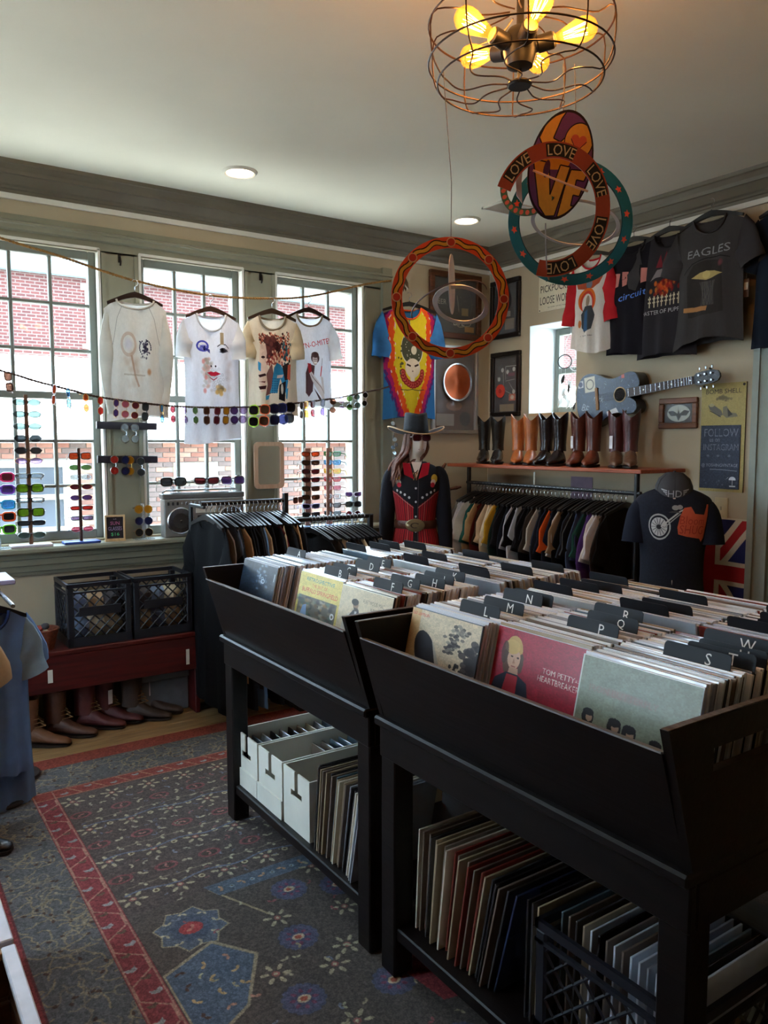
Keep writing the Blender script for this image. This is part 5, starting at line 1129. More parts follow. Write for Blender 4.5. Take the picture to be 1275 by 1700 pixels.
f = picture('framed_record', 'black framed award record high on the right wall by the corner', 'picture', (-.001, -.20, 2.635), -90, .33, .45, M_blackwood, i.a, .035, .03, 'award1', None, 'framed award records'); disc(f, -.02, .06, .09, pm('dark_disc', (46, 42, 44), .3, .2, 8), pm('grey_label', (120, 116, 110)), None, -.018)
i = Img(256, 384, (40, 26, 34))
for (x0, y0, x1, y1) in ((.36, .28, .38, .56), (.46, .18, .46, .42), (.46, .18, .92, .18), (.46, .44, .86, .42), (.40, .60, .80, .70), (.60, .46, .82, .62)): i.line([(x0, y0), (x1, y1)], (176, 170, 160), 4)
for (x, y) in ((.33, .24), (.18, .40), (.55, .28), (.82, .24), (.82, .64)): i.ell(x, y, .06, .04, (206, 200, 190))
i.rect(.58, .30, .86, .36, (110, 30, 60)); i.rect(.62, .68, .90, .80, (206, 100, 70)); i.ell(.76, .74, .08, .04, (230, 200, 170)); i.rect(.22, .86, .84, .99, (150, 124, 84)); i.line([(.54, .86), (.54, .99)], (60, 40, 30), 2)
f = picture('framed_record', 'black framed display with red record just left of the small window', 'picture', (-.001, -.215, 2.055), -90, .33, .50, M_blackwood, i.a, .035, .03, 'award2', None, 'framed award records'); disc(f, -.055, -.05, .052, pm('red_disc', (206, 66, 48), .4, .15, 10), pm('red_label', (176, 44, 36)), None, -.018)
def board(name, lab, cat, loc, rz, w, h, img, pn, th=.004, edge=(90, 80, 60), rough=.6):
    t = thing(name, lab, cat, loc, (0, 0, R(rz))); MB().box(-w / 2, w / 2, -th, 0, -h / 2, h / 2).build('plate', pm('edge_' + pn, edge), t)
    MB().quad([(-w / 2, -th - .0006, -h / 2), (w / 2, -th - .0006, -h / 2), (w / 2, -th - .0006, h / 2), (-w / 2, -th - .0006, h / 2)]).build('print', print_mat('print_' + pn, img, rough), t); return t
i = Img(384, 300, (222, 214, 190)); i.noise(.04, 3, 3); i.text('BEWARE', .5, .16, .16, (30, 28, 28), .62); i.text('PICKPOCKETS', .5, .42, .18, (30, 28, 28), .90); i.text('LOOSE WOMEN', .5, .72, .20, (30, 28, 28), .92); i.text('by order of the town', .5, .91, .04, (80, 74, 66), .5); i.ell(.03, .96, .014, .018, (40, 36, 32)); i.ell(.97, .96, .014, .018, (40, 36, 32))
board('tin_sign', 'cream metal sign reading LOOSE WOMEN above the small window', 'sign', (-.001, -.735, 2.70), -90, .37, .28, i.a, 'beware')
# bombshell panel with the chalkboard on it
i = Img(256, 640, (176, 158, 98)); i.noise(.05, 4, 9); i.text('BOMB SHELL', .5, .075, .042, (66, 58, 50), .80); i.ell(.05, .022, .03, .012, (40, 36, 30)); i.ell(.95, .022, .03, .012, (40, 36, 30))
for k in range(30): i.ell(.48 + g.gauss(0, .08), .135 + g.gauss(0, .012), .03, .012, (110, 100, 70), .6)
i.poly([(.16, .20), (.26, .19), (.46, .25), (.50, .29), (.42, .31), (.20, .24)], (106, 102, 92)); i.poly([(.50, .22), (.58, .21), (.66, .27), (.80, .28), (.84, .31), (.58, .32), (.50, .29)], (128, 122, 100)); i.ell(.24, .20, .06, .016, (170, 160, 120)); i.line([(.20, .25), (.46, .31)], (60, 58, 54), 4); i.poly([(.60, .23), (.72, .29), (.62, .31)], (70, 68, 62)); i.text('Ann', .58, .165, .01, (70, 62, 50), .1)
t = board('printed_panel', 'mustard BOMB SHELL panel beside the door casing', 'sign', (-.001, -2.075, 1.63), -90, .285, .64, i.a, 'bombshell', .01)
i = Img(256, 400, (56, 62, 78)); i.noise(.14, 5, 2); i.noise(.05, 1, 3)
C_ = (182, 186, 196)
i.text('FOLLOW', .52, .115, .125, C_, .86, al=.55); i.text('FOLLOW', .52, .115, .085, (56, 62, 78), .80, al=.75); i.text('us on', .36, .235, .05, C_, .26, al=.6); i.text('INSTAGRAM', .52, .345, .10, C_, .88, al=.5); i.text('INSTAGRAM', .52, .345, .06, (56, 62, 78), .84, al=.6)
for x in (.2, .46, .74): i.text('*', x, .48, .04, C_, .07, al=.7)
i.text('@ YOSHINGVINTAGE', .5, .635, .065, C_, .92, al=.75); i.line([(.26, .695), (.6, .70), (.95, .715)], C_, 3, .8)
i.ell(.84, .85, .085, .045, (220, 222, 226)); i.rect(.74, .86, .94, .91, (56, 62, 78)); i.line([(.84, .84), (.84, .94)], (220, 222, 226), 3); i.rect(.77, .945, .92, .965, (206, 208, 214)); i.line([(.70, .84), (.74, .815)], (210, 212, 216), 2)
for k in range(12): i.ell(g.random(), .8 + .15 * g.random(), .03, .02, (110, 116, 130), .4, soft=.6)
board('chalkboard', 'small chalkboard fixed on the lower part of the mustard panel', 'sign', (-.0115, -2.075 + .008, 1.515), -90, .255, .375, i.a, 'chalk', .004, (50, 54, 66))
i = Img(200, 140, (24, 24, 26)); i.ell(.5, .5, .40, .44, (214, 214, 196))
i.poly([(.12, .40), (.30, .36), (.46, .52), (.50, .30), (.54, .52), (.70, .34), (.88, .40), (.78, .62), (.60, .62), (.50, .90), (.42, .62), (.24, .64)], (24, 24, 26)); i.line([(.5, .1), (.46, .4)], (60, 60, 56), 2)
picture('small_picture', 'small brown framed black and white picture under the guitar neck', 'picture', (-.001, -1.772, 1.782), -90, .275, .19, wood('mid_frame', (96, 58, 36), (134, 86, 56), 0), i.a, .036, .022, 'bat')
t = thing('light_switch', 'cream light switch plate below the chalkboard', 'switch', (-.0005, -2.083, 1.21), (0, 0, R(-90))); MB().bbox(-.043, .043, -.006, 0, -.064, .064, .003).build('plate', pm('switch_cream', (206, 190, 150), .5), t); MB().bbox(-.005, .005, -.014, -.006, -.010, .012, .002).build('toggle', pm('toggle', (170, 158, 130), .5), t)
# flag
i = Img(256, 320, (34, 40, 92)); W_ = (214, 200, 178); R_ = (170, 36, 42)
for (a0, b0) in (((0, 0), (1, 1)), ((0, 1), (1, 0))): i.line([a0, b0], W_, 58); i.line([a0, b0], R_, 24)
i.rect(0, .39, 1, .61, W_); i.rect(.34, 0, .66, 1, W_); i.rect(0, .43, 1, .57, R_); i.rect(.40, 0, .60, 1, R_)
for a_ in ((0, 0, 1, .015), (0, .985, 1, 1), (.98, 0, 1, 1), (0, 0, .02, 1)): i.rect(*a_, (206, 194, 170))
fl_ = MB(); fl_.grid(lambda u, v: ((u - .5) * .52, -.012 - .006 * math.sin(u * 14 + v), (v - 1) * .66), 20, 8, None, lambda u, v: (u, v))
o = fl_.build('flag', print_mat('print_flag', i.a, .9), None, 'all', False); o.location = (-.004, -2.01, 1.157); o.rotation_euler = (0, 0, R(-90)); tag(o, 'cloth flag with red, white and blue crosses beside the door casing', 'flag')
# ---- guitar
gt = thing('acoustic_guitar', 'worn blue acoustic guitar with stickers hung on the wall', 'guitar', (-.03, -1.36, 1.905), (0, R(-6.2), R(-90)))
gt.rotation_euler = (Matrix.Rotation(R(-90), 3, 'Z') @ Matrix.Rotation(R(-6.2), 3, 'Y')).to_euler()
up = [(.22, .03), (.20, .115), (.15, .138), (.09, .13), (.03, .112), (-.04, .118), (-.11, .158), (-.19, .185), (-.26, .165), (-.305, .10), (-.318, 0)]
dn = [(-.305, -.10), (-.26, -.165), (-.19, -.185), (-.11, -.158), (-.04, -.118), (.03, -.112), (.09, -.132), (.15, -.135), (.185, -.10), (.17, -.055), (.14, -.035), (.13, -.03)]
def smooth(P):
    q = []
    for k in range(len(P)):
        a_, b_ = P[k], P[(k + 1) % len(P)]; q += [(a_[0] * .75 + b_[0] * .25, a_[1] * .75 + b_[1] * .25), (a_[0] * .25 + b_[0] * .75, a_[1] * .25 + b_[1] * .75)]
    return q
out = smooth(smooth(up + dn)); M_gb = pm('guitar_side', (34, 30, 34), .25, .1, spec=.5)
MB().prism(out, -.095, 0).build('body', M_gb, gt)
i = Img(320, 220, (40, 56, 84)); i.noise(.10, 6, 7)
for k in range(160): x, y = g.random(), g.random(); i.line([(x, y), (x + g.uniform(-.03, .03), y + g.uniform(-.04, .04))], g.choice(((176, 190, 206), (40, 54, 80), (120, 140, 168))), 1.5, .6)
i.rect(.16, .10, .32, .36, (206, 200, 176)); i.ell(.24, .23, .06, .09, (80, 76, 66), ring=.8); i.rect(.06, .14, .14, .26, (196, 196, 200)); i.ell(.1, .2, .03, .045, (60, 66, 100)); i.rect(.66, .14, .74, .24, (190, 90, 80)); i.rect(.66, .18, .70, .24, (60, 60, 110)); i.text('rock', .36, .5, .1, (200, 210, 220), .14, .3, .8); i.text('BE', .15, .62, .12, (196, 206, 216), .1, .5, .8)
i.poly([(.46, .74), (.60, .70), (.66, .86), (.58, .96), (.48, .90)], (206, 206, 210)); i.text('LOVE', .56, .82, .05, (60, 60, 60), .12, .3)
top = MB(); n_ = len(out); k0 = top.add([(x * .985, -.0962, z * .985) for x, z in out], [tuple(range(n_))])
for k, (x, z) in enumerate(out): top.uv[k0 + k] = ((x + .33) / .58, (z + .2) / .40)
top.build('soundboard', print_mat('print_guitar', i.a, .3, 0, .5), gt, False, False)
MB().lathe([(.050, 0), (.050, .002)], 28, T(.055, -.0965, 0, 90)).build('rosette', pm('rosette', (176, 150, 110), .4), gt); MB().lathe([(.043, 0), (.043, .002)], 28, T(.055, -.0978, 0, 90)).build('sound_hole', pm('hole_dark', (12, 10, 10), .9), gt)
MB().bbox(-.145, -.12, -.104, -.0965, -.075, .075, .003).build('bridge', pm('bridge_wood', (150, 110, 66), .5), gt)
nk = MB().prism([(.12, -.029), (.60, -.022), (.60, .022), (.12, .029)], -.108, -.09).build('neck', pm('fretboard', (52, 36, 30), .4), gt)
for k in range(17): x = .13 + .47 * (1 - 2 ** (-k / 9)) * 1.37; MB().box(x, x + .0025, -.1095, -.108, -.024, .024).build('fret', M_steel, nk)
for k in (2, 5, 8, 11, 14): x = .155 + .47 * (1 - 2 ** (-k / 9)) * 1.37; MB().lathe([(.005, 0), (.005, .001)], 10, T(x, -.1085, 0, 90)).build('inlay', M_white, nk)
hd_ = MB().prism(smooth([(.60, -.024), (.63, -.040), (.75, -.036), (.775, 0), (.75, .040), (.63, .040), (.60, .024)]), -.104, -.088).build('headstock', M_gb, gt)
for k in range(3):
    for s in (-1, 1):
        MB().lathe([(.006, 0), (.006, .012)], 10, T(.64 + k * .04, -.104, s * .02, 90)).build('tuning_post', M_steel, hd_, True); MB().bbox(.634 + k * .04, .646 + k * .04, -.10, -.09, s * .058 - .010, s * .058 + .010, .003).build('tuning_key', M_steel, hd_)
for k in range(6): z = -.019 + k * .0076; MB().tube([(-.13, -.106, z * 1.2), (.61, -.110, z)], .0006, 4).build('string', M_steel, gt)
o = MB().tube([(-.001, 0, 0), (-.02, 0, 0), (-.045, 0, .01)], .006, 6).build('wall_peg', M_iron, None, True); o.location = (0, -2.0, 2.03); tag(o, 'black peg holding up the guitar neck', 'peg')
# ---- dream catcher in the little window
dcr = thing('dream_catcher', 'black and white dream catcher with feathers in the small window', 'dream catcher', (.16, -.70, 2.20)); Mdk, Mwf = pm('hoop_black', (36, 34, 34), .7), pm('feather_white', (226, 226, 224), .8, .08, transl=.3)
RZ = T(0, 0, 0, 0, 0, -55)
for (x, z, r, m) in ((-.025, 0, .050, Mdk), (.055, -.03, .042, Mwf)):
    h = MB().torus(r, .004, 28, 6, RZ @ T(x, 0, z, 90)).build('hoop', m, dcr, True); wb_ = MB()
    for k in range(8): a_, b_ = k * .785, (k + 3) * .785; wb_.tube([RZ @ Vector((x + r * math.cos(a_), 0, z + r * math.sin(a_))), RZ @ Vector((x + r * math.cos(b_), 0, z + r * math.sin(b_)))], .0008, 4)
    wb_.build('web', Mwf, h)
MB().tube([RZ @ Vector(p) for p in ((-.025, 0, .05), (-.02, 0, .16), (.015, 0, .21), (.045, 0, .16), (.055, 0, .012))], .003, 5).build('cord', Mwf, dcr, True)
for k in range(16):
    x, z = g.uniform(-.08, .09), g.uniform(-.30, -.09); MB().prism([(0, 0), (.010, -.02), (.012, -.05), (0, -.075), (-.012, -.05), (-.010, -.02)], -.0008, .0008, RZ @ T(x, g.uniform(-.02, .02), z, 0, g.uniform(-25, 25), g.uniform(-60, 60))).build('feather', Mwf if k % 4 else Mdk, dcr)
for x in (-.05, -.02, .03, .06): MB().tube([RZ @ Vector((x, 0, -.045)), RZ @ Vector((x * 1.1, 0, -.28))], .0012, 4).build('strand', Mwf, dcr)
MB().tube([RZ @ Vector((.015, 0, .205)), RZ @ Vector((.015, 0, .268))], .0012, 4).build('hanging_cord', Mwf, dcr)
o = MB().bbox(-.10, .10, -.002, 0, 0, .20, .001).build('mauve_poster', pm('mauve_paper', (150, 128, 144), .8), None); o.location = (-.003, -1.0, 1.16); o.rotation_euler = (0, 0, R(-90)); tag(o, 'mauve paper poster half hidden under the boot shelf', 'poster')
# ---- ship's wheel behind the cowgirl mannequin
sw_ = thing('ship_wheel', "wooden ship's wheel behind the cowgirl mannequin", 'wheel', (-.80, -.22, 1.22), (0, 0, R(-25))); Mw_ = wood('wheel_wood', (70, 38, 26), (104, 58, 40), 0)
MB().torus(.17, .022, 36, 8, T(0, 0, 0, 90)).build('rim', Mw_, sw_, True); MB().lathe([(.05, -.02), (.055, 0), (.05, .02)], 20, T(0, 0, 0, 90)).build('hub', Mw_, sw_, True)
for k in range(8): a_ = k * math.pi / 4 + .2; MB().tube([(math.cos(a_) * r, 0, math.sin(a_) * r) for r in (.04, .10, .19, .20, .24, .275)], [.011, .014, .012, .010, .014, .008], 8).build('spoke', Mw_, sw_, True)
MB().cyl((0, 0, -1.218), (0, 0, -.05), .012).build('stand_pole', M_iron, sw_, True); MB().lathe([(.12, -1.2195), (.12, -1.20), (.02, -1.19)], 20).build('stand_base', M_iron, sw_, True)
# ================================================================== MANNEQUINS
M_skin = pm('mannequin_shell', (222, 206, 190), .5, .04, 6)
def torso(name, secs, m, par, n=32, uvz=None, yoff=None):
    """secs: (z, rx, ry, y-shift); UV u runs round the body with the front at u=.5"""
    mb = MB(); rings = []
    for s in secs:
        z, rx, ry, yo = s; rings.append([(rx * math.sin(a), yo - ry * math.cos(a), z) for a in [-math.pi + 2 * math.pi * k / n for k in range(n + 1)]])
    o = 0; z0, z1 = secs[0][0], secs[-1][0]
    for ri, r_ in enumerate(rings):
        for k, p in enumerate(r_): mb.v.append(p); mb.uv[len(mb.v) - 1] = (k / n, (p[2] - z0) / (z1 - z0))
    for i in range(len(rings) - 1):
        for k in range(n): a_ = i * (n + 1) + k; mb.f.append((a_, a_ + 1, a_ + n + 2, a_ + n + 1))
    return mb.build(name, m, par, 'all', False)
def dense(secs, k=4):
    P = [tuple(s) for s in secs]; out = []
    for i in range(len(P) - 1):
        a, p, q, b = P[max(i - 1, 0)], P[i], P[i + 1], P[min(i + 2, len(P) - 1)]
        for j in range(k):
            t = j / k; out.append(tuple(.5 * (2 * p[c] + (q[c] - a[c]) * t + (2 * a[c] - 5 * p[c] + 4 * q[c] - b[c]) * t * t + (-a[c] + 3 * p[c] - 3 * q[c] + b[c]) * t ** 3) for c in range(4)))
    return out + [P[-1]]
mq = thing('cowgirl_mannequin', 'mannequin with long brown hair in a red and black western shirt', 'mannequin', (-1.17, -.60, 0), (0, 0, R(-36)))
MB().lathe([(.16, .0005), (.16, .012), (.02, .02), (.015, .03), (.015, .80)], 24).build('stand', M_iron, mq, True)
# head, neck and chest in one shell; the face looks a little to its left
hd2 = MB(); rings = []
HZ = [(1.30, .10, .07, 0, 0), (1.38, .12, .075, 0, 0), (1.43, .085, .06, 0, 0), (1.455, .048, .048, 0, 0), (1.50, .042, .044, 0, 0), (1.525, .046, .056, -.006, 0), (1.535, .052, .070, -.012, .0), (1.555, .060, .082, -.008, .2), (1.58, .066, .090, -.004, .5), (1.605, .069, .093, 0, 1.0), (1.625, .070, .093, .002, .6), (1.65, .071, .093, .004, .15), (1.69, .070, .092, .006, 0), (1.73, .058, .078, .008, 0), (1.75, .03, .04, .008, 0)]
for z, rx, ry, yo, nose in HZ:
    ring = []
    for k in range(28):
        a_ = 2 * math.pi * k / 28; c, s = math.sin(a_), math.cos(a_); bump = .020 * nose * max(0, s) ** 24; eye = -.008 * (1 if 1.61 < z < 1.66 else 0) * max(0, math.cos(a_ - .42)) ** 20 - .008 * (1 if 1.61 < z < 1.66 else 0) * max(0, math.cos(a_ + .42)) ** 20; lip = .006 * (1 if 1.55 < z < 1.57 else 0) * max(0, s) ** 12
        ring.append((rx * c, yo - (ry * s + bump + eye + lip), z))
    rings.append(ring)
RH = Matrix.Rotation(R(22), 4, 'Z'); rings = [[tuple(RH @ Vector(p)) if p[2] > 1.48 else p for p in r_] for r_ in rings]
hd2.loft(rings).build('head_and_neck', M_skin, mq, 'all')
MB().prism([(-.022, 1.556), (0, 1.563), (.022, 1.556), (0, 1.549)], -.094, -.088, RH).build('lips', pm('lips', (150, 60, 60)), mq)
M_hair = pm('brown_hair', (116, 76, 62), .5, .5, 40, .4, 90, stretch=(6, 6, .5))
hr = MB(); gg = random.Random(5)
for k in range(46):
    a_ = R(22) + gg.uniform(.9, 5.4); x0, y0 = .070 * math.sin(a_), .004 - .092 * math.cos(a_); side = -1 if gg.random() < .75 else 1
    ex = (-.13 + gg.gauss(0, .022)) if x0 < .04 else gg.uniform(-.11, -.02)
    ey = gg.uniform(-.12, -.02) if ex < -.1 else gg.uniform(-.06, .09); zl = gg.uniform(1.30, 1.40)
    pts = [(x0 * .9, y0 * .9, 1.70), (x0 * 1.06, y0 * 1.06, 1.62), (x0 * 1.15 - .01, y0 * 1.1, 1.54), (x0 * .45 + ex * .75, y0 * .4 + ey * .7, 1.46), (ex + .012 * math.sin(k), ey, 1.39), (ex * 1.02 - .01 * math.cos(k), ey - .012, zl)]
    hr.tube(rope_pts(pts, 3), [.010 + .006 * math.sin(math.pi * t / 15) - .0006 * t for t in range(16)], 6)
hr.build('hair', M_hair, mq, 'all')
i = Img(768, 640, (168, 28, 38))
for k in range(56): x = k / 56; i.rect(x, 0, x + .004, 1, (34, 18, 22)); i.rect(x + .0075, 0, x + .0095, 1, (84, 24, 28)) if k % 2 else None; (i.rect(x + .012, 0, x + .0132, 1, (206, 170, 150)) if k % 7 == 3 else None)
BK_ = (24, 24, 30)
i.poly([(0, 0), (1, 0), (1, .20), (.72, .22), (.64, .25), (.515, .36), (.485, .36), (.36, .25), (.28, .22), (0, .20)], BK_); i.rect(.484, .30, .516, 1, BK_); i.line([(.516, .10), (.516, 1)], (90, 80, 84), 2)
for s in (-1, 1):
    i.line([(.5 + s * .015, .37), (.5 + s * .14, .26), (.5 + s * .22, .228)], (206, 170, 150), 2)
    for (dx_, y) in ((.045, .285), (.075, .262), (.105, .244), (.135, .23)): i.ell(.5 + s * dx_, y, .0085, .011, (206, 206, 206))
    i.ell(.5 + s * .13, .135, .028, .035, (214, 176, 60)); i.ell(.5 + s * .12, .165, .022, .024, (226, 206, 190)); i.ell(.5 + s * .115, .185, .018, .02, (190, 40, 56))
for y in (.21, .32, .44, .56, .78): i.ell(.5, y, .007, .009, (222, 222, 222))
SD = dense([(.66, .185, .14, 0), (.80, .175, .135, 0), (.95, .160, .125, 0), (1.06, .132, .105, 0), (1.15, .140, .108, 0), (1.26, .160, .122, -.005), (1.34, .168, .118, -.006), (1.40, .165, .095, 0), (1.440, .135, .075, .005), (1.465, .085, .060, .008), (1.475, .066, .056, .008)])
torso('western_shirt', SD, print_mat('print_western', i.a, .85), mq)
MB().add([], [])
vn = MB().prism([(-.030, 1.475), (.038, 1.475), (.004, 1.365)], -.128, -.100, T(0, .0, 0)); vn.build('open_neck', M_skin, mq)
M_blk = cloth('western_black', (26, 26, 32)); M_crim = cloth('western_red', (168, 26, 40))
for s, pts in ((-1, [(-.120, 0, 1.425), (-.168, 0, 1.37), (-.186, -.01, 1.22), (-.194, -.02, 1.05), (-.196, -.03, .935)]), (1, [(.120, 0, 1.425), (.166, 0, 1.37), (.182, -.01, 1.20), (.196, -.02, 1.02), (.204, -.03, .885)])):
    sl_ = MB().tube(rope_pts(pts, 5), [min(.022 + .010 * k, .042 + .012 * math.sin(math.pi * k / 20)) for k in range(21)], 14).build('sleeve', M_blk, mq, 'all'); e = pts[-1]
    MB().lathe([(.044, .012), (.048, .008), (.050, -.03), (.054, -.055), (.046, -.058)], 18, T(e[0], e[1], e[2], 0, -4 * s)).build('cuff', M_crim, sl_, True)
    MB().prism([(s * .014, 1.40), (s * .075, 1.43), (s * .085, 1.505), (s * .040, 1.50)], -.110, -.104, T(0, -.004, 0, 8)).build('collar', M_crim, mq)
be = torso('belt', [(1.035, .141, .114, 0), (1.05, .143, .117, 0), (1.075, .143, .117, 0), (1.088, .140, .113, 0)], leather('belt_leather', (84, 46, 32)), mq)
MB().lathe([(.060, 0), (.064, .004), (.058, .010), (.03, .013)], 32, T(-.004, -.113, 1.06, 90), 1, .68).build('buckle', pm('brass_buckle', (150, 132, 100), .35, .15, metal=.7), mq, True)
MB().torus(.026, .005, 20, 6, T(-.004, -.1265, 1.06, 90), 1, .6, .6, 5.2).build('buckle_emblem', pm('buckle_dark', (80, 66, 50), .5, metal=.5), mq, True)
nl = thing('necklace', 'cord necklace with carved pendant on the cowgirl mannequin', 'necklace', (-1.17, -.60, 0), (0, 0, R(-36))); MB().tube(rope_pts([(-.04, -.03, 1.475), (-.03, -.09, 1.44), (-.005, -.137, 1.405), (.03, -.10, 1.45), (.045, -.03, 1.49)], 5), .003, 5).build('cord', pm('cord_dark', (44, 30, 26)), nl, True)
for k, (x, z) in enumerate(((0, 0), (-.011, .012), (.011, .012), (0, -.014), (-.009, -.026), (.009, -.026))): MB().tube([(-.005 + x, -.139, 1.395 + z), (-.005 + x, -.139, 1.383 + z)], [.005, .003], 6).build('pendant_piece', pm('pendant_bone', (150, 110, 60), .5), nl, True)
# hat
hat = thing('cowboy_hat', 'black felt cowboy hat with tan brim edge on the mannequin', 'hat', (-1.17, -.60, 1.663), (0, 0, R(-36 + 14))); M_felt = pm('black_felt', (30, 33, 40), .85, .1, 40, .15, 120)
cr_ = MB(); rings = []
for z, r_ in ((-.002, .094), (.03, .093), (.07, .088), (.11, .084), (.122, .078)): rings.append([(r_ * .88 * math.cos(a_), r_ * 1.12 * math.sin(a_), z + (.014 * abs(math.cos(a_)) if z > .1 else 0)) for a_ in [2 * math.pi * k / 32 for k in range(32)]])
rings.append([(.035 * math.cos(a_), .07 * math.sin(a_), .108) for a_ in [2 * math.pi * k / 32 for k in range(32)]]); cr_.loft(rings).build('crown', M_felt, hat, 'all')
br_ = MB(); rr = []
def brim(r_, a_, z): u = math.cos(a_); return (r_ * 1.0 * math.cos(a_), r_ * 1.02 * math.sin(a_), z + .045 * max(0, (r_ - .10) / .085) * (abs(u) ** 2.2) - .006 * (1 - abs(u)))
for r_, z in ((.080, .002), (.12, 0), (.15, 0), (.185, 0), (.185, -.005), (.15, -.005), (.12, -.005), (.080, -.004)): rr.append([brim(r_, 2 * math.pi * k / 48, z) for k in range(48)])
br_.loft(rr, False).build('brim', M_felt, hat, 'all'); MB().tube([brim(.186, 2 * math.pi * k / 48, -.0025) for k in range(49)], .0045, 6).build('brim_binding', pm('tan_binding', (196, 164, 126), .7), hat, 'all')
MB().loft([[(r_ * .88 * math.cos(a_), r_ * 1.12 * math.sin(a_), z) for a_ in [2 * math.pi * k / 32 for k in range(32)]] for r_, z in ((.0955, .002), (.0955, .018))], False).build('hat_band', pm('band_black', (16, 16, 18), .5), hat, True)
# torso form with cap
m2_ = thing('torso_form', 'torso form in a dark motorcycle tee and red shorts', 'mannequin', (-.56, -2.15, 0), (0, 0, R(-52)))
MB().lathe([(.16, .0005), (.16, .012), (.02, .02), (.018, .03), (.018, .65)], 24).build('stand', M_iron, m2_, True)
MB().lathe([(.14, .60), (.10, 1.30), (.06, 1.36), (.052, 1.40), (.052, 1.425), (.03, 1.43)], 20).build('neck_block', M_skin, m2_, True)
i = Img(768, 512, (26, 29, 40)); i.noise(.08, 6, 4); cx, cy = .435, .34
i.ell(cx, cy, .052, .115, (176, 174, 170)); i.ell(cx, cy, .046, .10, (26, 28, 38)); i.ell(cx, cy, .038, .083, (190, 188, 184))
for k in range(14): a_ = k * .4488; i.line([(cx + .012 * math.cos(a_), cy + .02 * math.sin(a_)), (cx + .036 * math.cos(a_), cy + .078 * math.sin(a_))], (60, 60, 66), 2)
i.ell(cx, cy, .012, .02, (40, 40, 44)); i.line([(cx + .01, cy), (cx + .09, cy - .14), (cx + .12, cy - .17), (cx + .145, cy - .14)], (190, 186, 178), 6); i.line([(cx + .022, cy + .01), (cx + .092, cy - .12)], (160, 156, 150), 4); i.ell(cx + .07, cy - .17, .014, .022, (150, 148, 144)); i.ell(cx + .088, cy - .175, .012, .02, (150, 148, 144))
i.poly([(.525, .24), (.54, .17), (.57, .16), (.59, .22), (.64, .23), (.655, .14), (.668, .14), (.662, .34), (.66, .43), (.645, .47), (.63, .44), (.56, .42), (.52, .40), (.515, .34)], (206, 92, 62)); i.text('Bloom', .585, .28, .07, (176, 64, 46), .12, .05); i.text('SHUG', .585, .36, .075, (170, 60, 44), .12, .05)
SD2 = dense([(.745, .165, .125, 0), (.78, .172, .132, 0), (.86, .165, .125, 0), (1.0, .168, .125, 0), (1.12, .185, .135, 0), (1.22, .198, .132, 0), (1.29, .195, .105, 0), (1.325, .150, .080, 0), (1.35, .090, .064, 0), (1.358, .062, .058, 0)])
torso('tee', SD2, print_mat('print_moto', i.a, .9), m2_)
for s in (-1, 1): MB().tube(rope_pts([(s * .130, 0, 1.275), (s * .176, 0, 1.215), (s * .192, -.005, 1.12), (s * .197, -.01, 1.05)], 5), [min(.030 + .010 * k, .055 + .0012 * k) for k in range(16)], 14).build('sleeve', cloth('tee_navy', (26, 29, 40)), m2_, 'all')
torso('shorts', dense([(.45, .215, .15, 0), (.60, .20, .145, 0), (.72, .172, .132, 0), (.765, .155, .118, 0)]), cloth('red_shorts', (150, 28, 34)), m2_)
o = MB().loft([[(-.13 + .05 * math.sin(v * 5) + u, -.02 + .03 * math.sin(u * 40 + v), .55 + v) for u in (0, .03, .06, .09, .12)] for v in [k * .08 for k in range(10)]], False, False).build('red_cloth', cloth('hanging_red', (112, 22, 28)), None, 'all'); o.location = (-.20, -2.02, -.06); o.rotation_euler = (0, 0, R(-60)); tag(o, 'dark red cloth hanging between the torso form and the flag', 'cloth')
cp = thing('baseball_cap', 'dark grey cap with winged letters resting on the torso form', 'cap', (-.56, -2.15, 1.345), (R(8), 0, R(-50))); Mcap = cloth('cap_grey', (72, 71, 73))
MB().lathe([(.098, -.055), (.102, -.02), (.098, .02), (.082, .06), (.05, .088), (.01, .096)], 28).build('crown', Mcap, cp, 'all')
bl_ = MB(); bl_.grid(lambda u, v: ((.099 + .006 * v) * math.sin((u - .5) * 2.5), -.099 * math.cos((u - .5) * 2.5) - .050 * v * math.cos((u - .5) * 2.2), -.040 - .058 * v - .010 * (2 * u - 1) ** 2), 18, 5); bl_.build('brim', Mcap, cp, 'all')
MB().lathe([(.008, 0), (.007, .008), (.002, .010)], 10, T(0, 0, .094)).build('button', Mcap, cp, True)
for k in range(6): a_ = k * math.pi / 3 + .5; MB().tube([(.1025 * math.cos(a_), .1025 * math.sin(a_), -.02), (.099 * math.cos(a_), .099 * math.sin(a_), .02), (.083 * math.cos(a_), .083 * math.sin(a_), .06), (.05 * math.cos(a_), .05 * math.sin(a_), .0885)], .0012, 4).build('seam', pm('cap_seam', (30, 30, 32)), cp)
em = MB()
def wrapq(pts):
    o_ = em.add([(.1035 * math.sin(x / .1035) * 1.0, -.1045 * math.cos(x / .1035), z) for x, z in pts], [tuple(range(len(pts)))])
for ch, x0 in (('H', -.022), ('D', .018)):
    bx = text_box(ch); k_ = .036 / (bx[3] - bx[2])
    for tri in text_tris(ch): wrapq([(x0 + (x - (bx[0] + bx[1]) / 2) * k_, -.022 + (y - bx[2]) * k_) for x, y in tri])
for s in (-1, 1):
    for j in range(3): wrapq([(s * (.042), .014 - j * .011), (s * (.078 - j * .012), .020 - j * .011), (s * (.074 - j * .012), .012 - j * .011), (s * .042, .007 - j * .011)])
em.build('winged_letters', pm('cap_thread', (176, 176, 176), .6), cp, False, False)

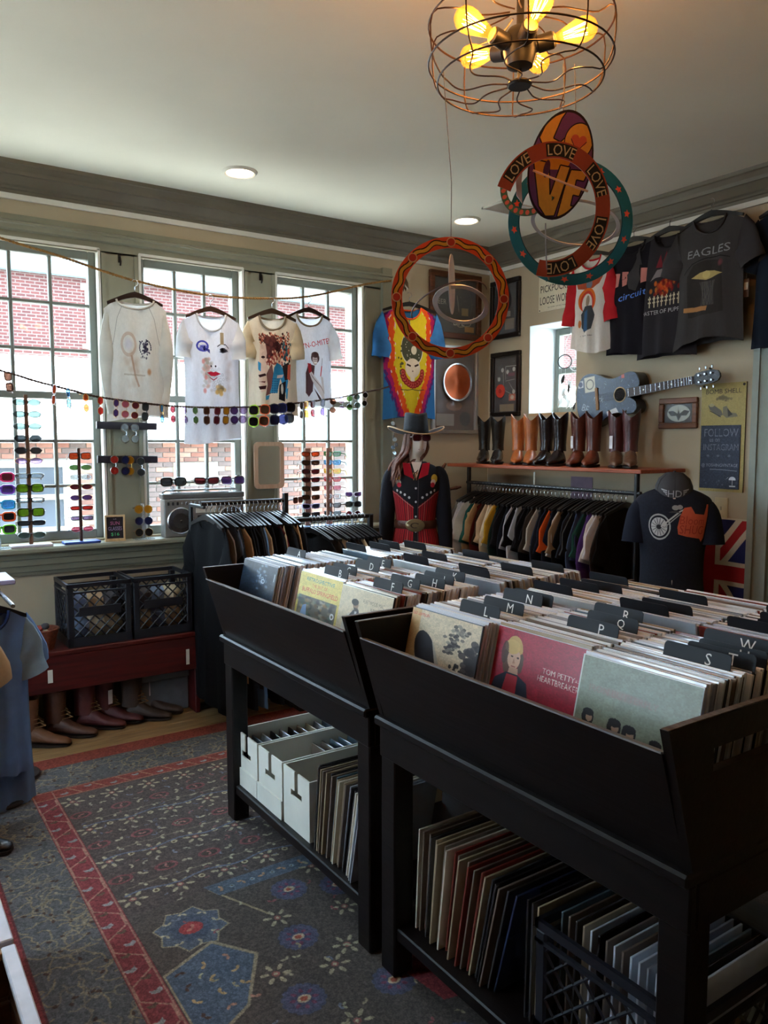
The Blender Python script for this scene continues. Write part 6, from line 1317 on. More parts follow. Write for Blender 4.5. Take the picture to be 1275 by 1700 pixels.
# ================================================================== SUNGLASSES
def outline(kind, n=20):
    P = []
    for k in range(n):
        a_ = 2 * math.pi * k / n; c, s = math.cos(a_), math.sin(a_)
        if kind == 'round': P.append((.024 * c, .024 * s))
        elif kind == 'oval': P.append((.029 * c, .016 * s))
        elif kind == 'hex': r_ = 1 / max(abs(math.cos((a_ % (math.pi / 3)) - math.pi / 6)), .5); P.append((.027 * c * r_ * .92, .018 * s * r_ * .92))
        elif kind == 'way': q = (abs(c) ** 4 + abs(s) ** 4) ** -.25; P.append((.027 * c * q, .020 * s * q * (1 if s > 0 else 1.0)))
        elif kind == 'aviator': P.append((.029 * c, .024 * s - .006 * (1 - s)))
        elif kind == 'cat': q = (abs(c) ** 3 + abs(s) ** 3) ** -.333; P.append((.028 * c * q, .016 * s * q + .008 * max(0, c) ** 2 * (1 if s > -.2 else .3)))
        elif kind == 'bar': q = (abs(c) ** 4 + abs(s) ** 4) ** -.25; P.append((.028 * c * q, .011 * s * q))
        elif kind == 'shield': q = (abs(c) ** 3 + abs(s) ** 3) ** -.333; P.append((.030 * c * q, .030 * s * q))
    return P
SG = {}
def sg_meshes(kind, thick):
    key = (kind, thick)
    if key in SG: return SG[key]
    P = outline(kind); fr = MB(); sp = .034 if kind != 'shield' else .036; lens = []
    for s in (-1, 1):
        pts = [(s * (sp + x), 0, z) for x, z in P]; fr.tube(pts + pts[:2], thick, 5, False)
        lens.append(MB().prism([(s * (sp + x * .97), z * .97) for x, z in P], .0002, .0016).mesh('lens'))
    w = max(x for x, z in P); zt = .006
    fr.tube([(-sp + w * .9, -.001, zt), (0, -.004, zt + .004), (sp - w * .9, -.001, zt)], thick, 5)
    tm = [MB().tube([(s * (sp + w), .0, zt), (s * (sp + w + .004), .012, zt), (s * (sp + w + .003), .10, zt), (s * (sp + w), .135, zt - .022)], max(thick, .0014), 5).mesh('temple', None, True) for s in (-1, 1)]
    SG[key] = (fr.mesh('frame', None, True), lens, tm); return SG[key]
def tinted(n, c, al=.55): return glass('tint_' + n, tuple(int(255 - (255 - v) * .72) for v in c), al * .62, .08, c)
FR = {'black': pm('frame_black', (22, 20, 22), .3, .05), 'gold': pm('frame_gold', (190, 150, 80), .3, .05, metal=.8), 'silver': M_steel, 'brown': pm('frame_tortoise', (84, 46, 26), .35, .4, 60), 'white': pm('frame_white', (226, 224, 230), .4, .03)}
def frame_m(n, c=None):
    if n not in FR: FR[n] = pm('frame_' + n.replace(' ', '_'), c, .35, .06)
    return FR[n]
def sunglasses(loc, rot, kind, fr, lens_m, lab, group, s=1.0, th=None, fold=False):
    f, l, t_ = sg_meshes(kind, th or (.0015 if kind in ('round', 'oval', 'hex', 'aviator') else .0032))
    t = thing('sunglasses', lab, 'sunglasses', loc, rot, group); t.scale = (s, s, s)
    slot(link('frame', f, t), FR[fr])
    for q in l: slot(link('lens', q, t), lens_m)
    for k, q in enumerate(t_):
        o = slot(link('temple', q, t), FR[fr])
    return t
LM = {'smoke': tinted('smoke', (70, 76, 80), .7), 'black': tinted('black', (30, 30, 34), .85), 'grey green': tinted('grey_green', (110, 130, 128), .55), 'green': tinted('green', (110, 150, 96), .5), 'lime': tinted('lime', (140, 176, 40), .55), 'lilac': tinted('lilac', (170, 150, 190), .5), 'pink': tinted('pink', (206, 120, 140), .5), 'orange': tinted('orange', (222, 110, 60), .55), 'red': tinted('red', (200, 60, 50), .6), 'blue': tinted('blue', (110, 180, 226), .5), 'purple': tinted('purple', (100, 70, 130), .6), 'brown': tinted('brown', (100, 66, 50), .7), 'clear': tinted('clear', (214, 222, 226), .25), 'amber': tinted('amber', (206, 150, 40), .6), 'wine': tinted('wine', (120, 44, 56), .65), 'dark blue': tinted('dark_blue', (40, 46, 90), .75), 'yellow': tinted('yellow', (226, 206, 60), .5)}
# on the cowgirl mannequin
sunglasses((-1.17 - .092 * .24, -.60 - .092 * .97, 1.632), (0, 0, R(-36 + 22)), 'way', 'brown', LM['wine'], 'dark red sunglasses worn by the cowgirl mannequin', None, 1.0)
bpy.data.objects[[o.name for o in bpy.data.objects if o.get('label') == 'dark red sunglasses worn by the cowgirl mannequin'][0]].location = tuple(Vector((-1.17, -.60, 1.632)) + Matrix.Rotation(R(-36 + 22), 3, 'Z') @ Vector((0, -.102, 0)))
# tall wooden stand
def stand(name, lab, x, y, z1, base_w, base_m, post_m, pw=.010, y2=None):
    t = thing(name, lab, 'stand', (x, y, 1.0185), group='sunglasses stands'); MB().bbox(-base_w / 2, base_w / 2, -.045, .045, 0, .014, .003).build('base', base_m, t)
    MB().bbox(-pw, pw, -.010, .010, .014, z1 - 1.0185, .002).build('post', post_m, t)
    return t
Mp_ = wood('stand_post', (84, 56, 40), (120, 84, 60), 2)
stand('sunglasses_stand', 'tall wooden sunglasses stand on a pale base, left on the sill', -3.465, -.075, 1.865, .22, pm('pale_base', (206, 196, 206), .5), Mp_)
TS = [('oval', 'black', 'grey green')] * 3 + [('hex', 'black', 'smoke')] * 2 + [('oval', 'gold', 'lilac'), ('bar', 'black', 'clear'), ('way', 'black', 'lime'), ('bar', 'black', 'clear'), ('way', 'black', 'lime'), ('bar', 'black', 'smoke'), ('oval', 'silver', 'grey green')]
for k, z in enumerate((1.822, 1.756, 1.689, 1.623, 1.556, 1.499, 1.416, 1.348, 1.281, 1.213, 1.153, 1.084)):
    kd, fm, lm = TS[k]; sunglasses((-3.462, -.088, z), (R(-4), 0, R(-6)), kd, fm, LM[lm], '%s sunglasses with %s lenses, %s from the top of the tall stand' % (fm, lm, ORD[k]), 'sunglasses on the tall stand', 1.12)
stand('sunglasses_stand', 'shorter wooden sunglasses stand on a blue base', -3.195, -.075, 1.568, .20, pm('blue_base', (60, 84, 160), .4), wood('dark_post', (52, 32, 26), (80, 50, 40), 2), .008)
S2 = [('way', 'black', 'orange'), ('oval', 'silver', 'green'), ('oval', 'silver', 'clear'), ('oval', 'gold', 'wine'), ('oval', 'gold', 'purple'), ('bar', 'brown', 'red'), ('bar', 'black', 'lilac'), ('oval', 'silver', 'pink')]
for k, z in enumerate((1.524, 1.458, 1.402, 1.347, 1.284, 1.224, 1.165, 1.102)):
    kd, fm, lm = S2[k]; sunglasses((-3.19, -.086, z), (R(-4), 0, R(-6)), kd, fm, LM[lm], '%s sunglasses with %s lenses, %s from the top of the blue-based stand' % (fm, lm, ORD[k]), 'sunglasses on the blue-based stand', .95)
# column of bright plastic glasses cut by the left edge
tr_ = thing('acrylic_stand', 'clear acrylic stand with bright plastic glasses at the left edge', 'stand', (-3.63, -.075, 1.0185), group='sunglasses stands'); Macr = glass('acrylic', (235, 240, 244), .25, .1)
MB().bbox(-.05, .05, -.03, .03, 0, .006).build('base', Macr, tr_); MB().bbox(-.012, .012, -.006, .0, .006, .44).build('post', Macr, tr_)
for k, (z, n_, c, lm) in enumerate(((1.412, 'hot pink', (226, 40, 120), 'wine'), (1.345, 'violet', (120, 60, 190), 'purple'), (1.262, 'bright blue', (50, 160, 214), 'blue'), (1.195, 'neon orange', (230, 90, 40), 'black'), (1.125, 'neon green', (110, 214, 40), 'black'))):
    frame_m(n_, c); sunglasses((-3.615, -.09, z), (R(-4), 0, R(-6)), 'way', n_, LM[lm], '%s plastic sunglasses at the left edge of the sill' % n_, 'bright plastic sunglasses', 1.15, .005)
# rope row: each pair hooked by one arm, lens above lens
RP = [(-3.601, 'way', 'brown', 'brown'), (-3.388, 'bar', 'silver', 'orange'), (-3.317, 'bar', 'silver', 'blue'), (-3.229, 'hex', 'gold', 'orange'), (-3.155, 'hex', 'gold', 'red'), (-3.073, 'hex', 'gold', 'purple'), (-3.023, 'round', 'gold', 'pink'), (-2.970, 'round', 'gold', 'wine'), (-2.914, 'way', 'black', 'smoke'), (-2.820, 'bar', 'gold', 'blue'), (-2.757, 'hex', 'silver', 'wine'), (-2.688, 'hex', 'silver', 'lilac'), (-2.624, 'hex', 'silver', 'green'), (-2.557, 'way', 'brown', 'brown'), (-2.493, 'way', 'brown', 'wine'), (-2.437, 'way', 'brown', 'amber'), (-2.380, 'aviator', 'black', 'purple'), (-2.324, 'aviator', 'black', 'lilac'), (-2.260, 'shield', 'lime plastic', 'black'), (-2.189, 'shield', 'tangerine plastic', 'brown'), (-2.122, 'shield', 'black', 'dark blue'), (-2.067, 'shield', 'navy plastic', 'dark blue'), (-2.016, 'shield', 'black', 'black'), (-1.936, 'bar', 'silver', 'smoke'), (-1.902, 'cat', 'gold', 'amber'), (-1.856, 'cat', 'black', 'wine'), (-1.784, 'cat', 'black', 'purple'), (-1.707, 'round', 'brown', 'brown'), (-1.643, 'round', 'silver', 'lilac'), (-1.583, 'round', 'silver', 'green'), (-1.524, 'round', 'silver', 'grey green'), (-1.450, 'round', 'white', 'black')]
frame_m('lime plastic', (170, 226, 40)); frame_m('tangerine plastic', (236, 100, 44)); frame_m('navy plastic', (36, 44, 100))
for k, (x, kd, fm, lm) in enumerate(RP):
    p = zrope(LOW, x); s_ = .80 if kd != 'shield' else .95
    sunglasses((x, p[1] - .012, p[2] - .050 * s_ * 1.15), (R(g.uniform(-6, 6)), R(90 + g.uniform(-7, 7)), R(-14 + g.uniform(-16, 12))) if kd not in ('cat',) else (0, R(90 + g.uniform(-6, 6)), R(-50)), kd, fm, LM[lm], '%s sunglasses with %s lenses, %s from the left on the rope' % (fm, lm, ORD[k]), 'sunglasses on the rope', s_)
# black bars on the pier
for z, lab in ((1.700, 'upper black display bar on the pier between the left windows'), (1.500, 'lower black display bar on the pier between the left windows')):
    o = MB().bbox(-.178, .178, -.02, 0, -.022, .022, .003).build('display_bar', pm('bar_black', (36, 34, 44), .4)); o.location = (-2.905, -.036, z); o.rotation_euler = (0, R(.8), 0); tag(o, lab, 'bar', 'display bars')
for k, (x, z, fm, lm, lab) in enumerate(((-2.926, 1.655, 'silver', 'clear', 'left of the two clear round glasses on the upper bar'), (-2.868, 1.655, 'silver', 'clear', 'right of the two clear round glasses on the upper bar'), (-2.993, 1.468, 'silver', 'red', 'round red-lensed glasses on the lower bar'), (-2.930, 1.465, 'black', 'dark blue', 'round black glasses on the lower bar, left of the gold pair'), (-2.902, 1.463, 'gold', 'amber', 'round gold glasses with amber lenses on the lower bar'), (-2.838, 1.455, 'silver', 'smoke', 'round smoke-lensed glasses at the right of the lower bar'))):
    sunglasses((x, -.075, z), (0, R(90), R(-10)), 'round', fm, LM[lm], lab, 'round glasses on the bars', .95, .0024)
# two clear acrylic racks
def acrylic(x, z0, lab, rows):
    t = thing('acrylic_stand', lab, 'stand', (x, -.085, z0), group='sunglasses stands'); MB().bbox(-.06, .06, -.035, .035, 0, .006).build('base', Macr, t); MB().bbox(-.012, .012, .0, .006, .006, .22).build('post', Macr, t)
acrylic(-2.835, 1.0185, 'clear acrylic stand with three aviators beside the price sign', 3); acrylic(-1.345, 1.0185, 'clear acrylic stand with dark glasses at the right end of the sill', 3)
for k, (z, fm, lm) in enumerate(((1.205, 'gold', 'amber'), (1.135, 'silver', 'dark blue'), (1.065, 'gold', 'black'))): sunglasses((-2.835, -.095, z), (R(-6), 0, R(-8)), 'aviator', fm, LM[lm], '%s aviator sunglasses with %s lenses beside the price sign' % (fm, lm), 'aviators on the acrylic stand', .82)
for k, (z, kd, fm, lm) in enumerate(((1.235, 'cat', 'white', 'purple'), (1.165, 'way', 'black', 'smoke'), (1.095, 'round', 'white', 'wine'))): sunglasses((-1.345, -.095, z), (R(-6), 0, R(-14)), kd, fm, LM[lm], '%s sunglasses with %s lenses on the right end acrylic stand' % (fm, lm), 'glasses on the right acrylic stand', .95)
# twin stand of cat-eye glasses
tw_ = thing('sunglasses_stand', 'twin-post wooden stand of cat-eye glasses on a pale blue base', 'stand', (-1.61, -.085, 1.0185), group='sunglasses stands')
MB().bbox(-.24, .20, -.05, .04, 0, .014, .004).build('base', pm('ice_base', (150, 180, 220), .4), tw_)
for x in (-.09, .08): MB().bbox(x - .022, x + .022, .004, .018, .014, .545, .002).build('post', wood('twin_post', (150, 108, 92), (180, 136, 116), 2), tw_)
CL = [[('brown', 'orange'), ('black', 'brown'), ('black', 'wine'), ('black', 'wine'), ('black', 'brown'), ('black', 'brown'), ('lavender', 'dark blue'), ('black', 'smoke')], [('emerald', 'green'), ('azure', 'blue'), ('lemon', 'yellow'), ('scarlet', 'red'), ('rose', 'pink'), ('white', 'clear'), ('brown', 'brown'), ('black', 'smoke')]]
for n_, c in (('lavender', (190, 180, 226)), ('emerald', (40, 150, 90)), ('azure', (90, 170, 226)), ('lemon', (230, 190, 40)), ('scarlet', (214, 36, 40)), ('rose', (230, 170, 180))): frame_m(n_, c)
for j, x in enumerate((-1.70, -1.53)):
    for k, z in enumerate((1.522, 1.463, 1.403, 1.347, 1.287, 1.227, 1.166, 1.108)):
        fm, lm = CL[j][k]; sunglasses((x + .012, -.098, z), (R(-5), 0, R(-12 if j == 0 else -50)), 'cat', fm, LM[lm], '%s cat-eye glasses, %s from the top on the %s post of the twin stand' % (fm, ORD[k], ('left', 'right')[j]), 'cat-eye glasses', .98)
sunglasses((-1.80, -.12, 1.215), (R(-4), 0, R(30)), 'way', 'brown', LM['brown'], 'brown sunglasses left of the twin stand by the rack post', None, .95)
# price sign, boombox, mirror
sg_ = thing('price_sign', 'small framed chalk sign reading SUN GLASSES $16', 'sign', (-3.005, -.085, 1.0185), (R(0), 0, R(-6))); Mpine = wood('pine', (190, 156, 110), (216, 184, 138), 2)
for a_ in ((-.058, .058, .144, .155), (-.058, .058, .004, .016), (-.058, -.047, .016, .144), (.047, .058, .016, .144)): MB().bbox(a_[0], a_[1], -.012, 0, a_[2], a_[3], .002).build('frame_bar', Mpine, sg_)
i = Img(160, 200, (38, 30, 34)); i.text('OUR', .5, .10, .05, (190, 180, 186), .2); i.text('SUN', .5, .29, .16, (206, 110, 150), .55); i.text('GLASSES', .5, .54, .17, (170, 150, 190), .84); i.text('$16', .5, .81, .17, (90, 200, 120), .5)
MB().quad([(-.047, -.006, .016), (.047, -.006, .016), (.047, -.006, .144), (-.047, -.006, .144)]).build('board', print_mat('print_price', i.a, .8), sg_); MB().bbox(-.06, .06, -.02, .02, 0, .005, .001).build('foot', Mpine, sg_)
bb = thing('boombox', 'silver retro boombox with round speaker on the window sill', 'boombox', (-2.455, -.075, 1.0185), (0, 0, R(-4))); Msil = pm('boombox_silver', (150, 148, 144), .4, .06, 20, metal=.5); Mdk2 = pm('boombox_black', (34, 32, 32), .5)
MB().bbox(-.255, .255, -.05, .045, 0, .235, .006).build('case', Msil, bb); MB().bbox(-.262, .262, -.045, .04, .235, .268, .005).build('top_panel', pm('boombox_top', (120, 120, 120), .45, metal=.4), bb)
for x in (-.155, .165):
    sp_ = MB().lathe([(.084, 0), (.084, .006), (.078, .010), (.074, .004)], 36, T(x, -.05, .100, 90)).build('speaker_ring', M_steel, bb, True)
    MB().lathe([(.075, .001), (.06, .003), (.02, .006), (.002, .007)], 36, T(x, -.05, .100, 90)).build('speaker_grille', pm('grille', (52, 46, 42), .7, .3, 200, .3, 300), sp_, True); MB().lathe([(.010, .006), (.008, .012), (.001, .014)], 12, T(x, -.05, .100, 90)).build('speaker_cone', M_steel, sp_, True)
MB().bbox(-.05, .07, -.056, -.05, .02, .13, .003).build('cassette_door', Mdk2, bb); MB().bbox(-.06, .08, -.054, -.05, .145, .185, .002).build('tuner_dial', pm('dial', (206, 200, 186), .4), bb)
for k in range(9): MB().bbox(-.235 + k * .028, -.222 + k * .028, -.056, -.05, .198, .218, .002).build('control_slider', M_steel if k > 2 else Mdk2, bb)
for k in range(6): MB().bbox(-.045 + k * .019, -.030 + k * .019, -.062, -.05, .004, .016, .002).build('tape_key', Mdk2, bb)
hb_ = MB().tube([(-.24, 0, .25), (-.24, 0, .285), (-.22, 0, .295), (.22, 0, .295), (.24, 0, .285), (.24, 0, .25)], .007, 8).build('handle', Msil, bb, True)
hb_.rotation_euler = (0, 0, 0); hb_.location = (0, .03, -.01)
MB().bbox(-.20, .16, -.04, .03, .26, .272, .003).build('meter_strip', Mdk2, bb)
for k, (x, lm, fm) in enumerate(((-2.64, 'smoke', 'black'), (-2.425, 'wine', 'black'), (-2.25, 'purple', 'silver'))):
    o = MB().prism([(-.02, 0), (.02, 0), (.008, .03), (.010, .062), (-.010, .062), (-.008, .03)], -.006, .006).build('glasses_riser', Macr); o.location = (x, -.065, 1.291); tag(o, 'clear riser under the %s of three big sunglasses on the boombox' % ('left', 'middle', 'right')[k], 'stand', 'clear risers')
    sunglasses((x, -.078, 1.360), (R(-6), 0, R(-8)), ('way', 'cat', 'way')[k], fm, LM[lm], 'oversized sunglasses on the boombox, the %s of three' % ('left', 'middle', 'right')[k], 'sunglasses on the boombox', 1.22, .0042)
mr_ = thing('wall_mirror', 'small mirror with rounded light wood frame on the pier', 'mirror', (-1.975, -.036, 1.45), (0, 0, R(0))); 
def rrect(w, h, r_, n=6): return [(sx * (w - r_) + r_ * math.cos(a_), sz * (h - r_) + r_ * math.sin(a_)) for sx, sz, a0 in ((1, 1, 0), (-1, 1, 90), (-1, -1, 180), (1, -1, 270)) for a_ in [R(a0 + 90 * k / n) for k in range(n + 1)]]
oo, ii = rrect(.108, .155, .03), rrect(.082, .128, .02); mf_ = MB()
mf_.loft([[(x, y, z) for x, z in P_] for P_, y in ((oo, 0), (oo, -.018), (ii, -.018), (ii, -.004))], False).build('frame', wood('mirror_wood', (190, 150, 120), (214, 178, 148), 2), mr_)
MB().prism(ii, -.005, -.004).build('mirror_glass', pm('mirror', (220, 224, 226), .03, .01, metal=1.0), mr_)

# ================================================================== CAGE LAMP AND MOBILES
LC = Vector((-2.741, -3.184, 2.652)); RC_ = .245
lp = thing('cage_pendant_lamp', 'caged pendant lamp with five glowing filament bulbs', 'lamp', tuple(LC)); M_cage = pm('dark_bronze_wire', (58, 42, 34), .4, .1, metal=.6)
MB().cyl((0, 0, .05), (0, 0, .44), .010).build('stem', M_iron, lp, True); MB().lathe([(.06, .425), (.06, .440), (.05, .4475)], 24).build('ceiling_rose', M_iron, lp, True); MB().cyl((.02, .02, .06), (.03, .05, .40), .006).build('cable', M_iron, lp, True)
MB().lathe([(.02, -.052), (.035, -.045), (.045, -.01), (.045, .03), (.03, .05), (.012, .055)], 20).build('hub', M_iron, lp, True); MB().lathe([(.030, -.098), (.034, -.092), (.030, -.086)], 20).build('bottom_boss', M_iron, lp, True); MB().cyl((0, 0, -.09), (0, 0, -.05), .006).build('boss_rod', M_iron, lp, True)
for z, r_ in ((.062, RC_), (-.035, RC_ * 1.0), (-.085, RC_ * .90)): MB().torus(r_, .0026, 64, 5, T(0, 0, z)).build('cage_ring', M_cage, lp, True)
for k in range(10):
    a0 = k * 2 * math.pi / 10 + .1; pts = []
    for q in range(9):
        t = q / 8; r_ = .030 + (RC_ * .90 - .030) * t; a_ = a0 + .17 * math.sin(t * 7.5); pts.append((r_ * math.cos(a_), r_ * math.sin(a_), -.092 - .012 * math.sin(math.pi * t) + .006 * t))
    e_ = pts[-1]; ang_ = math.atan2(e_[1], e_[0]); pts += [(RC_ * math.cos(ang_), RC_ * math.sin(ang_), -.035), (RC_ * math.cos(ang_), RC_ * math.sin(ang_), .062)]
    for q in range(1, 6): t = q / 5; r_ = RC_ + (.03 - RC_) * t; a_ = ang_ + .14 * math.sin(t * 6.3); pts.append((r_ * math.cos(a_), r_ * math.sin(a_), .062 + .028 * t))
    MB().tube(rope_pts(pts, 3), .0021, 5).build('cage_wire', M_cage, lp, True)
M_fil = emit('filament', (255, 190, 100), 70); M_bulb = glass('amber_bulb', (255, 206, 140), .10, .05); M_cer = pm('socket_ring', (190, 150, 90), .5, metal=.4)
for k in range(5):
    a_ = R(-124 + 8) + k * 2 * math.pi / 5; B_ = T(0, 0, .0, 0, 0, math.degrees(a_)) @ T(0, 0, -.005, 0, 90 - 14, 0)
    ar = MB().lathe([(.018, .03), (.018, .045), (.022, .048), (.022, .088), (.018, .092)], 16, B_).build('socket', M_iron, lp, True); MB().lathe([(.0185, .090), (.0185, .094), (.014, .095)], 16, B_).build('socket_ring', M_cer, ar, True)
    bu = MB().lathe([(.012, .094), (.014, .104), (.022, .130), (.030, .155), (.032, .172), (.028, .190), (.016, .203), (.003, .207)], 20, B_).build('bulb', M_bulb, lp, 'all')
    fm_ = MB()
    for q in range(8): t0, t1 = q * math.pi / 4, (q + .5) * math.pi / 4; fm_.tube([B_ @ Vector((.008 * math.cos(t0), .008 * math.sin(t0), .118)), B_ @ Vector((.015 * math.cos(t1), .015 * math.sin(t1), .178))], .0009, 4)
    fm_.build('filament', M_fil, bu)
    ld = bpy.data.lights.new('bulb_lamp', 'POINT'); ld.energy = 1.9; ld.color = (1, .70, .38); ld.shadow_soft_size = .03
    lo = bpy.data.objects.new('bulb_lamp', ld); COL.objects.link(lo); lo.parent = lp; lo.location = B_ @ Vector((0, 0, .150))
def polar(n, h, col): return Img(n, h, col)
def annulus(name, ro, ri, img, par, M, a0=0, a1=2 * math.pi, n=64, th=.0025, mat=None, back=None, sx=1, sy=1):
    """flat printed ring in local xz, front -y; image u along the angle, v outwards"""
    def pt(u, r_, y): a_ = a0 + (a1 - a0) * u; return M @ Vector((r_ * sx * math.cos(a_), y, r_ * sy * math.sin(a_)))
    f = MB(); f.grid(lambda u, v: pt(u, ri + (ro - ri) * v, -th / 2), n, 1, None, lambda u, v: (u, v)); o = f.build(name, mat, par, False, False)
    b = MB(); b.grid(lambda u, v: pt(1 - u, ri + (ro - ri) * v, th / 2), n, 1); b.grid(lambda u, v: pt(u, ro, th * (v - .5)), n, 1); b.grid(lambda u, v: pt(1 - u, ri, th * (v - .5)), n, 1); b.build('backing', back or pm('ring_back', (180, 172, 166), .5), o, False, False); return o
FACE = -34.2
m1m = thing('ring_mobile', 'orange wavy ring mobile with silver inner loops, hanging lower left', 'mobile', (-2.928, -3.128, 1.986), (0, 0, R(FACE + 6)), 'hanging mobiles')
W1_ = 1024; im = polar(W1_, 64, (236, 82, 40)); u = np.arange(W1_) / W1_; wv = .5 + .14 * np.sin(u * 2 * math.pi * 16)
yy_ = (np.arange(64) + .5)[:, None] / 64
for lo, hi, c in ((-.26, .26, (46, 26, 24)), (-.15, .17, (232, 164, 56))): im.a[(yy_ > wv + lo) & (yy_ < wv + hi)] = c
mk_ring = print_mat('print_wavy', im.a, .5); I4 = Matrix.Identity(4)
annulus('wavy_ring', .160, .131, None, m1m, I4, mat=mk_ring, back=pm('ring_red', (176, 48, 30), .5))
for k in range(8): a_ = k * math.pi / 4 + math.pi / 2; d_ = MB().lathe([(.0125, 0), (.0125, .001)], 20, T(.146 * math.cos(a_), -.0015, .146 * math.sin(a_), 90)).build('dot_ring', pm('dot_rim', (232, 180, 130), .5), m1m); MB().lathe([(.0098, 0), (.0098, .0018)], 20, T(.146 * math.cos(a_), -.0015, .146 * math.sin(a_), 90)).build('dot', pm('dot_red', (200, 54, 34), .5), d_)
M_silv = pm('silver_card', (196, 190, 192), .25, .2, 6, metal=.35, spec=.6)
MB().lathe([(.078, 0), (.078, .002)], 40, T(.002, .0, .036, 90, 0, 73) @ Matrix.Diagonal((1, 1.0, 1, 1))).build('inner_disc', M_silv, m1m)
annulus('inner_loop', .080, .066, None, m1m, T(.035, .03, -.012, 58, 18, 30), back=M_silv, mat=M_silv, sx=1.1, sy=.8)
annulus('inner_loop', .108, .105, None, m1m, T(.0, .02, -.01, 68, -12, 10), back=pm('loop_mauve', (110, 84, 84), .5), mat=pm('loop_mauve', (110, 84, 84), .5), a0=.4, a1=3.6)
MB().tube([(0, 0, .158), (.001, .003, .30), (-.0248, -.0054, .583)], .0011, 4).build('thread', pm('thread_grey', (120, 112, 100), .8), m1m)
m2m = thing('love_mobile', 'colourful LOVE mobile with teal star ring, hanging right', 'mobile', (-2.652, -3.294, 2.19), (0, 0, R(FACE)), 'hanging mobiles')
im = polar(1200, 60, (34, 118, 134)); im.rect(0, .93, 1, 1, (20, 40, 50)); 
for k in range(14):
    cx = (k + .3) / 14; pts = []
    for q in range(10): r_ = 1 if q % 2 else .48; a_ = q * math.pi / 5 + .4; pts.append((cx + .0125 * r_ * math.cos(a_), .5 + .30 * r_ * math.sin(a_)))
    im.poly(pts, (250, 100, 76))
annulus('star_ring', .167, .137, None, m2m, I4, mat=print_mat('print_stars', im.a, .5), back=pm('teal_back', (24, 80, 92), .5))
# LOVE oval
im = Img(320, 512, (112, 58, 106)); O_ = (226, 152, 56); D_ = (36, 20, 30)
for pts in ([(.08, .30), (.16, .12), (.42, .02), (.36, .10), (.30, .28), (.42, .30), (.52, .22), (.56, .34), (.20, .40)], ): im.poly([(x * 1.0, y) for x, y in pts], O_); im.line(pts + pts[:1], D_, 6)
im.ell(.70, .26, .23, .17, D_); im.ell(.70, .26, .215, .158, O_); im.ell(.64, .25, .065, .045, (214, 92, 60)); im.ell(.76, .25, .065, .045, (214, 92, 60)); im.poly([(.575, .26), (.825, .26), (.70, .35)], (214, 92, 60)); im.line([(.575, .25), (.70, .355), (.825, .25)], D_, 3)
im.ell(.30, .46, .34, .10, O_); im.poly([(.06, .50), (.32, .50), (.44, .78), (.50, .50), (.66, .50), (.58, .96), (.44, .98), (.30, .90)], O_); im.line([(.06, .50), (.30, .90), (.44, .98), (.58, .96), (.66, .50), (.50, .50), (.44, .78), (.32, .50), (.06, .50)], D_, 6); im.ell(.30, .56, .05, .08, (90, 46, 84)); 
im.poly([(.68, .52), (.96, .50), (.92, .60), (.80, .60), (.80, .66), (.92, .66), (.90, .74), (.80, .74), (.80, .84), (.90, .82), (.80, .94), (.62, .97), (.64, .7)], O_); im.line([(.68, .52), (.96, .50), (.92, .60), (.80, .60), (.80, .66), (.92, .66), (.90, .74), (.80, .74), (.80, .84), (.90, .82), (.80, .94), (.62, .97), (.64, .7), (.68, .52)], D_, 6)
im.ell(.5, .5, .5, .5, D_, 1, ring=.95)
OM = T(-.042, -.055, .128, 0, 12); n_ = 48; ov = MB(); k0 = ov.add([OM @ Vector((.082 * math.cos(a_), -.002, .140 * math.sin(a_))) for a_ in [2 * math.pi * k / n_ for k in range(n_)]], [tuple(range(n_))])
for k in range(n_): a_ = 2 * math.pi * k / n_; ov.uv[k0 + k] = (.5 + .5 * math.cos(a_), .5 + .5 * math.sin(a_))
lo_ = ov.build('love_oval', print_mat('print_love_oval', im.a, .5), m2m, False, False)
MB().prism([(.082 * math.cos(2 * math.pi * k / n_), .140 * math.sin(2 * math.pi * k / n_)) for k in range(n_)], -.0015, .0015, OM).build('backing', pm('oval_edge', (36, 20, 30), .5), lo_)
# rust band with LOVE panels
im = polar(1400, 110, (160, 60, 34))
for k in range(5):
    cx = .10 + k * .20; im.rect(cx - .066, .10, cx + .058, .90, (28, 20, 18)); im.text('LOVE', cx, .5, .66, (206, 168, 116), .118)
im.a = im.a[:, ::-1] if False else im.a
bnd = annulus('love_band', .152, .115, None, m2m, T(-.068, -.075, .010, 0, 0, -6) , a0=R(158), a1=R(158 - 262), mat=print_mat('print_love_band', im.a, .5), back=pm('band_back', (196, 170, 160), .4), sx=.98, sy=1.12, n=72)
im = polar(600, 60, (56, 84, 52))
for k in range(18): im.ell((k + .5) / 18, .5, .018, .36, (190, 76, 50))
im.rect(0, 0, 1, .07, (24, 30, 24)); im.rect(0, .93, 1, 1, (24, 30, 24))
annulus('leaf_ring', .078, .060, None, m2m, T(-.118, -.03, .085, 0, 0, -25), a0=R(80), a1=R(330), mat=print_mat('print_leaves', im.a, .5), back=pm('leaf_back', (150, 110, 90), .5))
annulus('silver_loop', .105, .096, None, m2m, T(.02, .03, .004, 62, 10, 0), mat=M_silv, back=M_silv, sx=1.15, sy=.8)
annulus('silver_loop', .135, .128, None, m2m, T(-.06, -.02, -.02, 0, 0, 74), mat=M_silv, back=M_silv, a0=R(190), a1=R(330), sy=1.0)
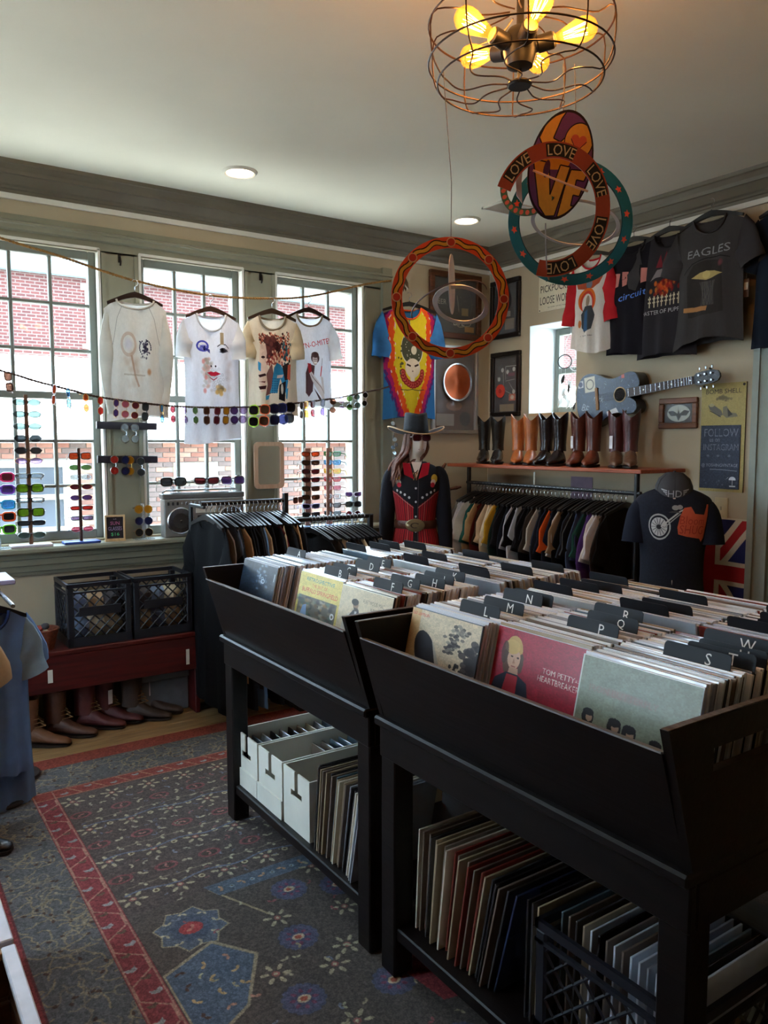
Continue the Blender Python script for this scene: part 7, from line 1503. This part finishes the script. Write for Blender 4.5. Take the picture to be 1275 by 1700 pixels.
MB().tube([(-.118, -.085, .105), (-.03, -.10, .065), (.02, -.10, .048)], .0028, 6).build('strut', pm('strut_tan', (206, 150, 110), .5), m2m, True)
MB().prism([(-.16, .125), (-.155, .05), (-.14, .03), (-.143, .08), (-.14, .122)], -.06, -.058).build('curl', pm('curl_pink', (206, 176, 172), .35), m2m)
for (x, z0, z1) in ((-.03, .26, .40), (.0, .167, .40)): MB().tube([(x, -.02, z0), (x + .003, -.02, (z0 + z1) / 2), (x, -.01, z1)], .0011, 4).build('thread', pm('thread_grey', (120, 112, 100), .8), m2m)

# ---- small hangings by the last window
ss = thing('sequin_strand', 'strand of pale shiny discs hanging left of the cowgirl mannequin', 'strand', (-.985, -.085, 1.78)); gs = random.Random(9)
MB().tube([(0, 0, 0), (0, 0, -.36)], .0012, 4).build('cord', M_steel, ss); MB().tube([(0, .03, .01), (0, 0, 0)], .002, 5).build('nail', M_iron, ss)
for k in range(18): MB().lathe([(.016, 0), (.016, .0012)], 14, T(gs.uniform(-.012, .012), gs.uniform(-.012, .012), -.02 - k * .0195, 90 + gs.uniform(-25, 25), 0, gs.uniform(-70, 70))).build('disc', pm('sequin_%d' % (k % 3), ((206, 222, 236), (170, 196, 220), (226, 226, 214))[k % 3], .15, .1, metal=.7), ss)
fc = thing('feather_charm', 'bundle of brown and white feathers above the tie-dye shirt', 'charm', (-.885, -.05, 2.82), (0, 0, R(-20)))
for k in range(7): a_ = (k - 3) * 9; MB().prism([(0, 0), (.012, -.03), (.014, -.08), (0, -.125), (-.014, -.08), (-.012, -.03)], -.001, .001, T(0, -.004 * k, 0, 0, a_, a_ * 2)).build('feather', pm('feather_%d' % (k % 3), ((110, 84, 60), (214, 206, 190), (70, 52, 40))[k % 3], .8), fc)
MB().tube([(0, .048, .01), (0, -.012, .006)], .003, 6).build('nail', M_iron, fc)
o = MB().bbox(-1.27, -.955, -.19, -.146, .925, .962, .006).build('wooden_ledge', wood('ledge_wood', (84, 40, 32), (112, 58, 46), 0)); tag(o, 'reddish wooden ledge at the right end of the sill', 'ledge')
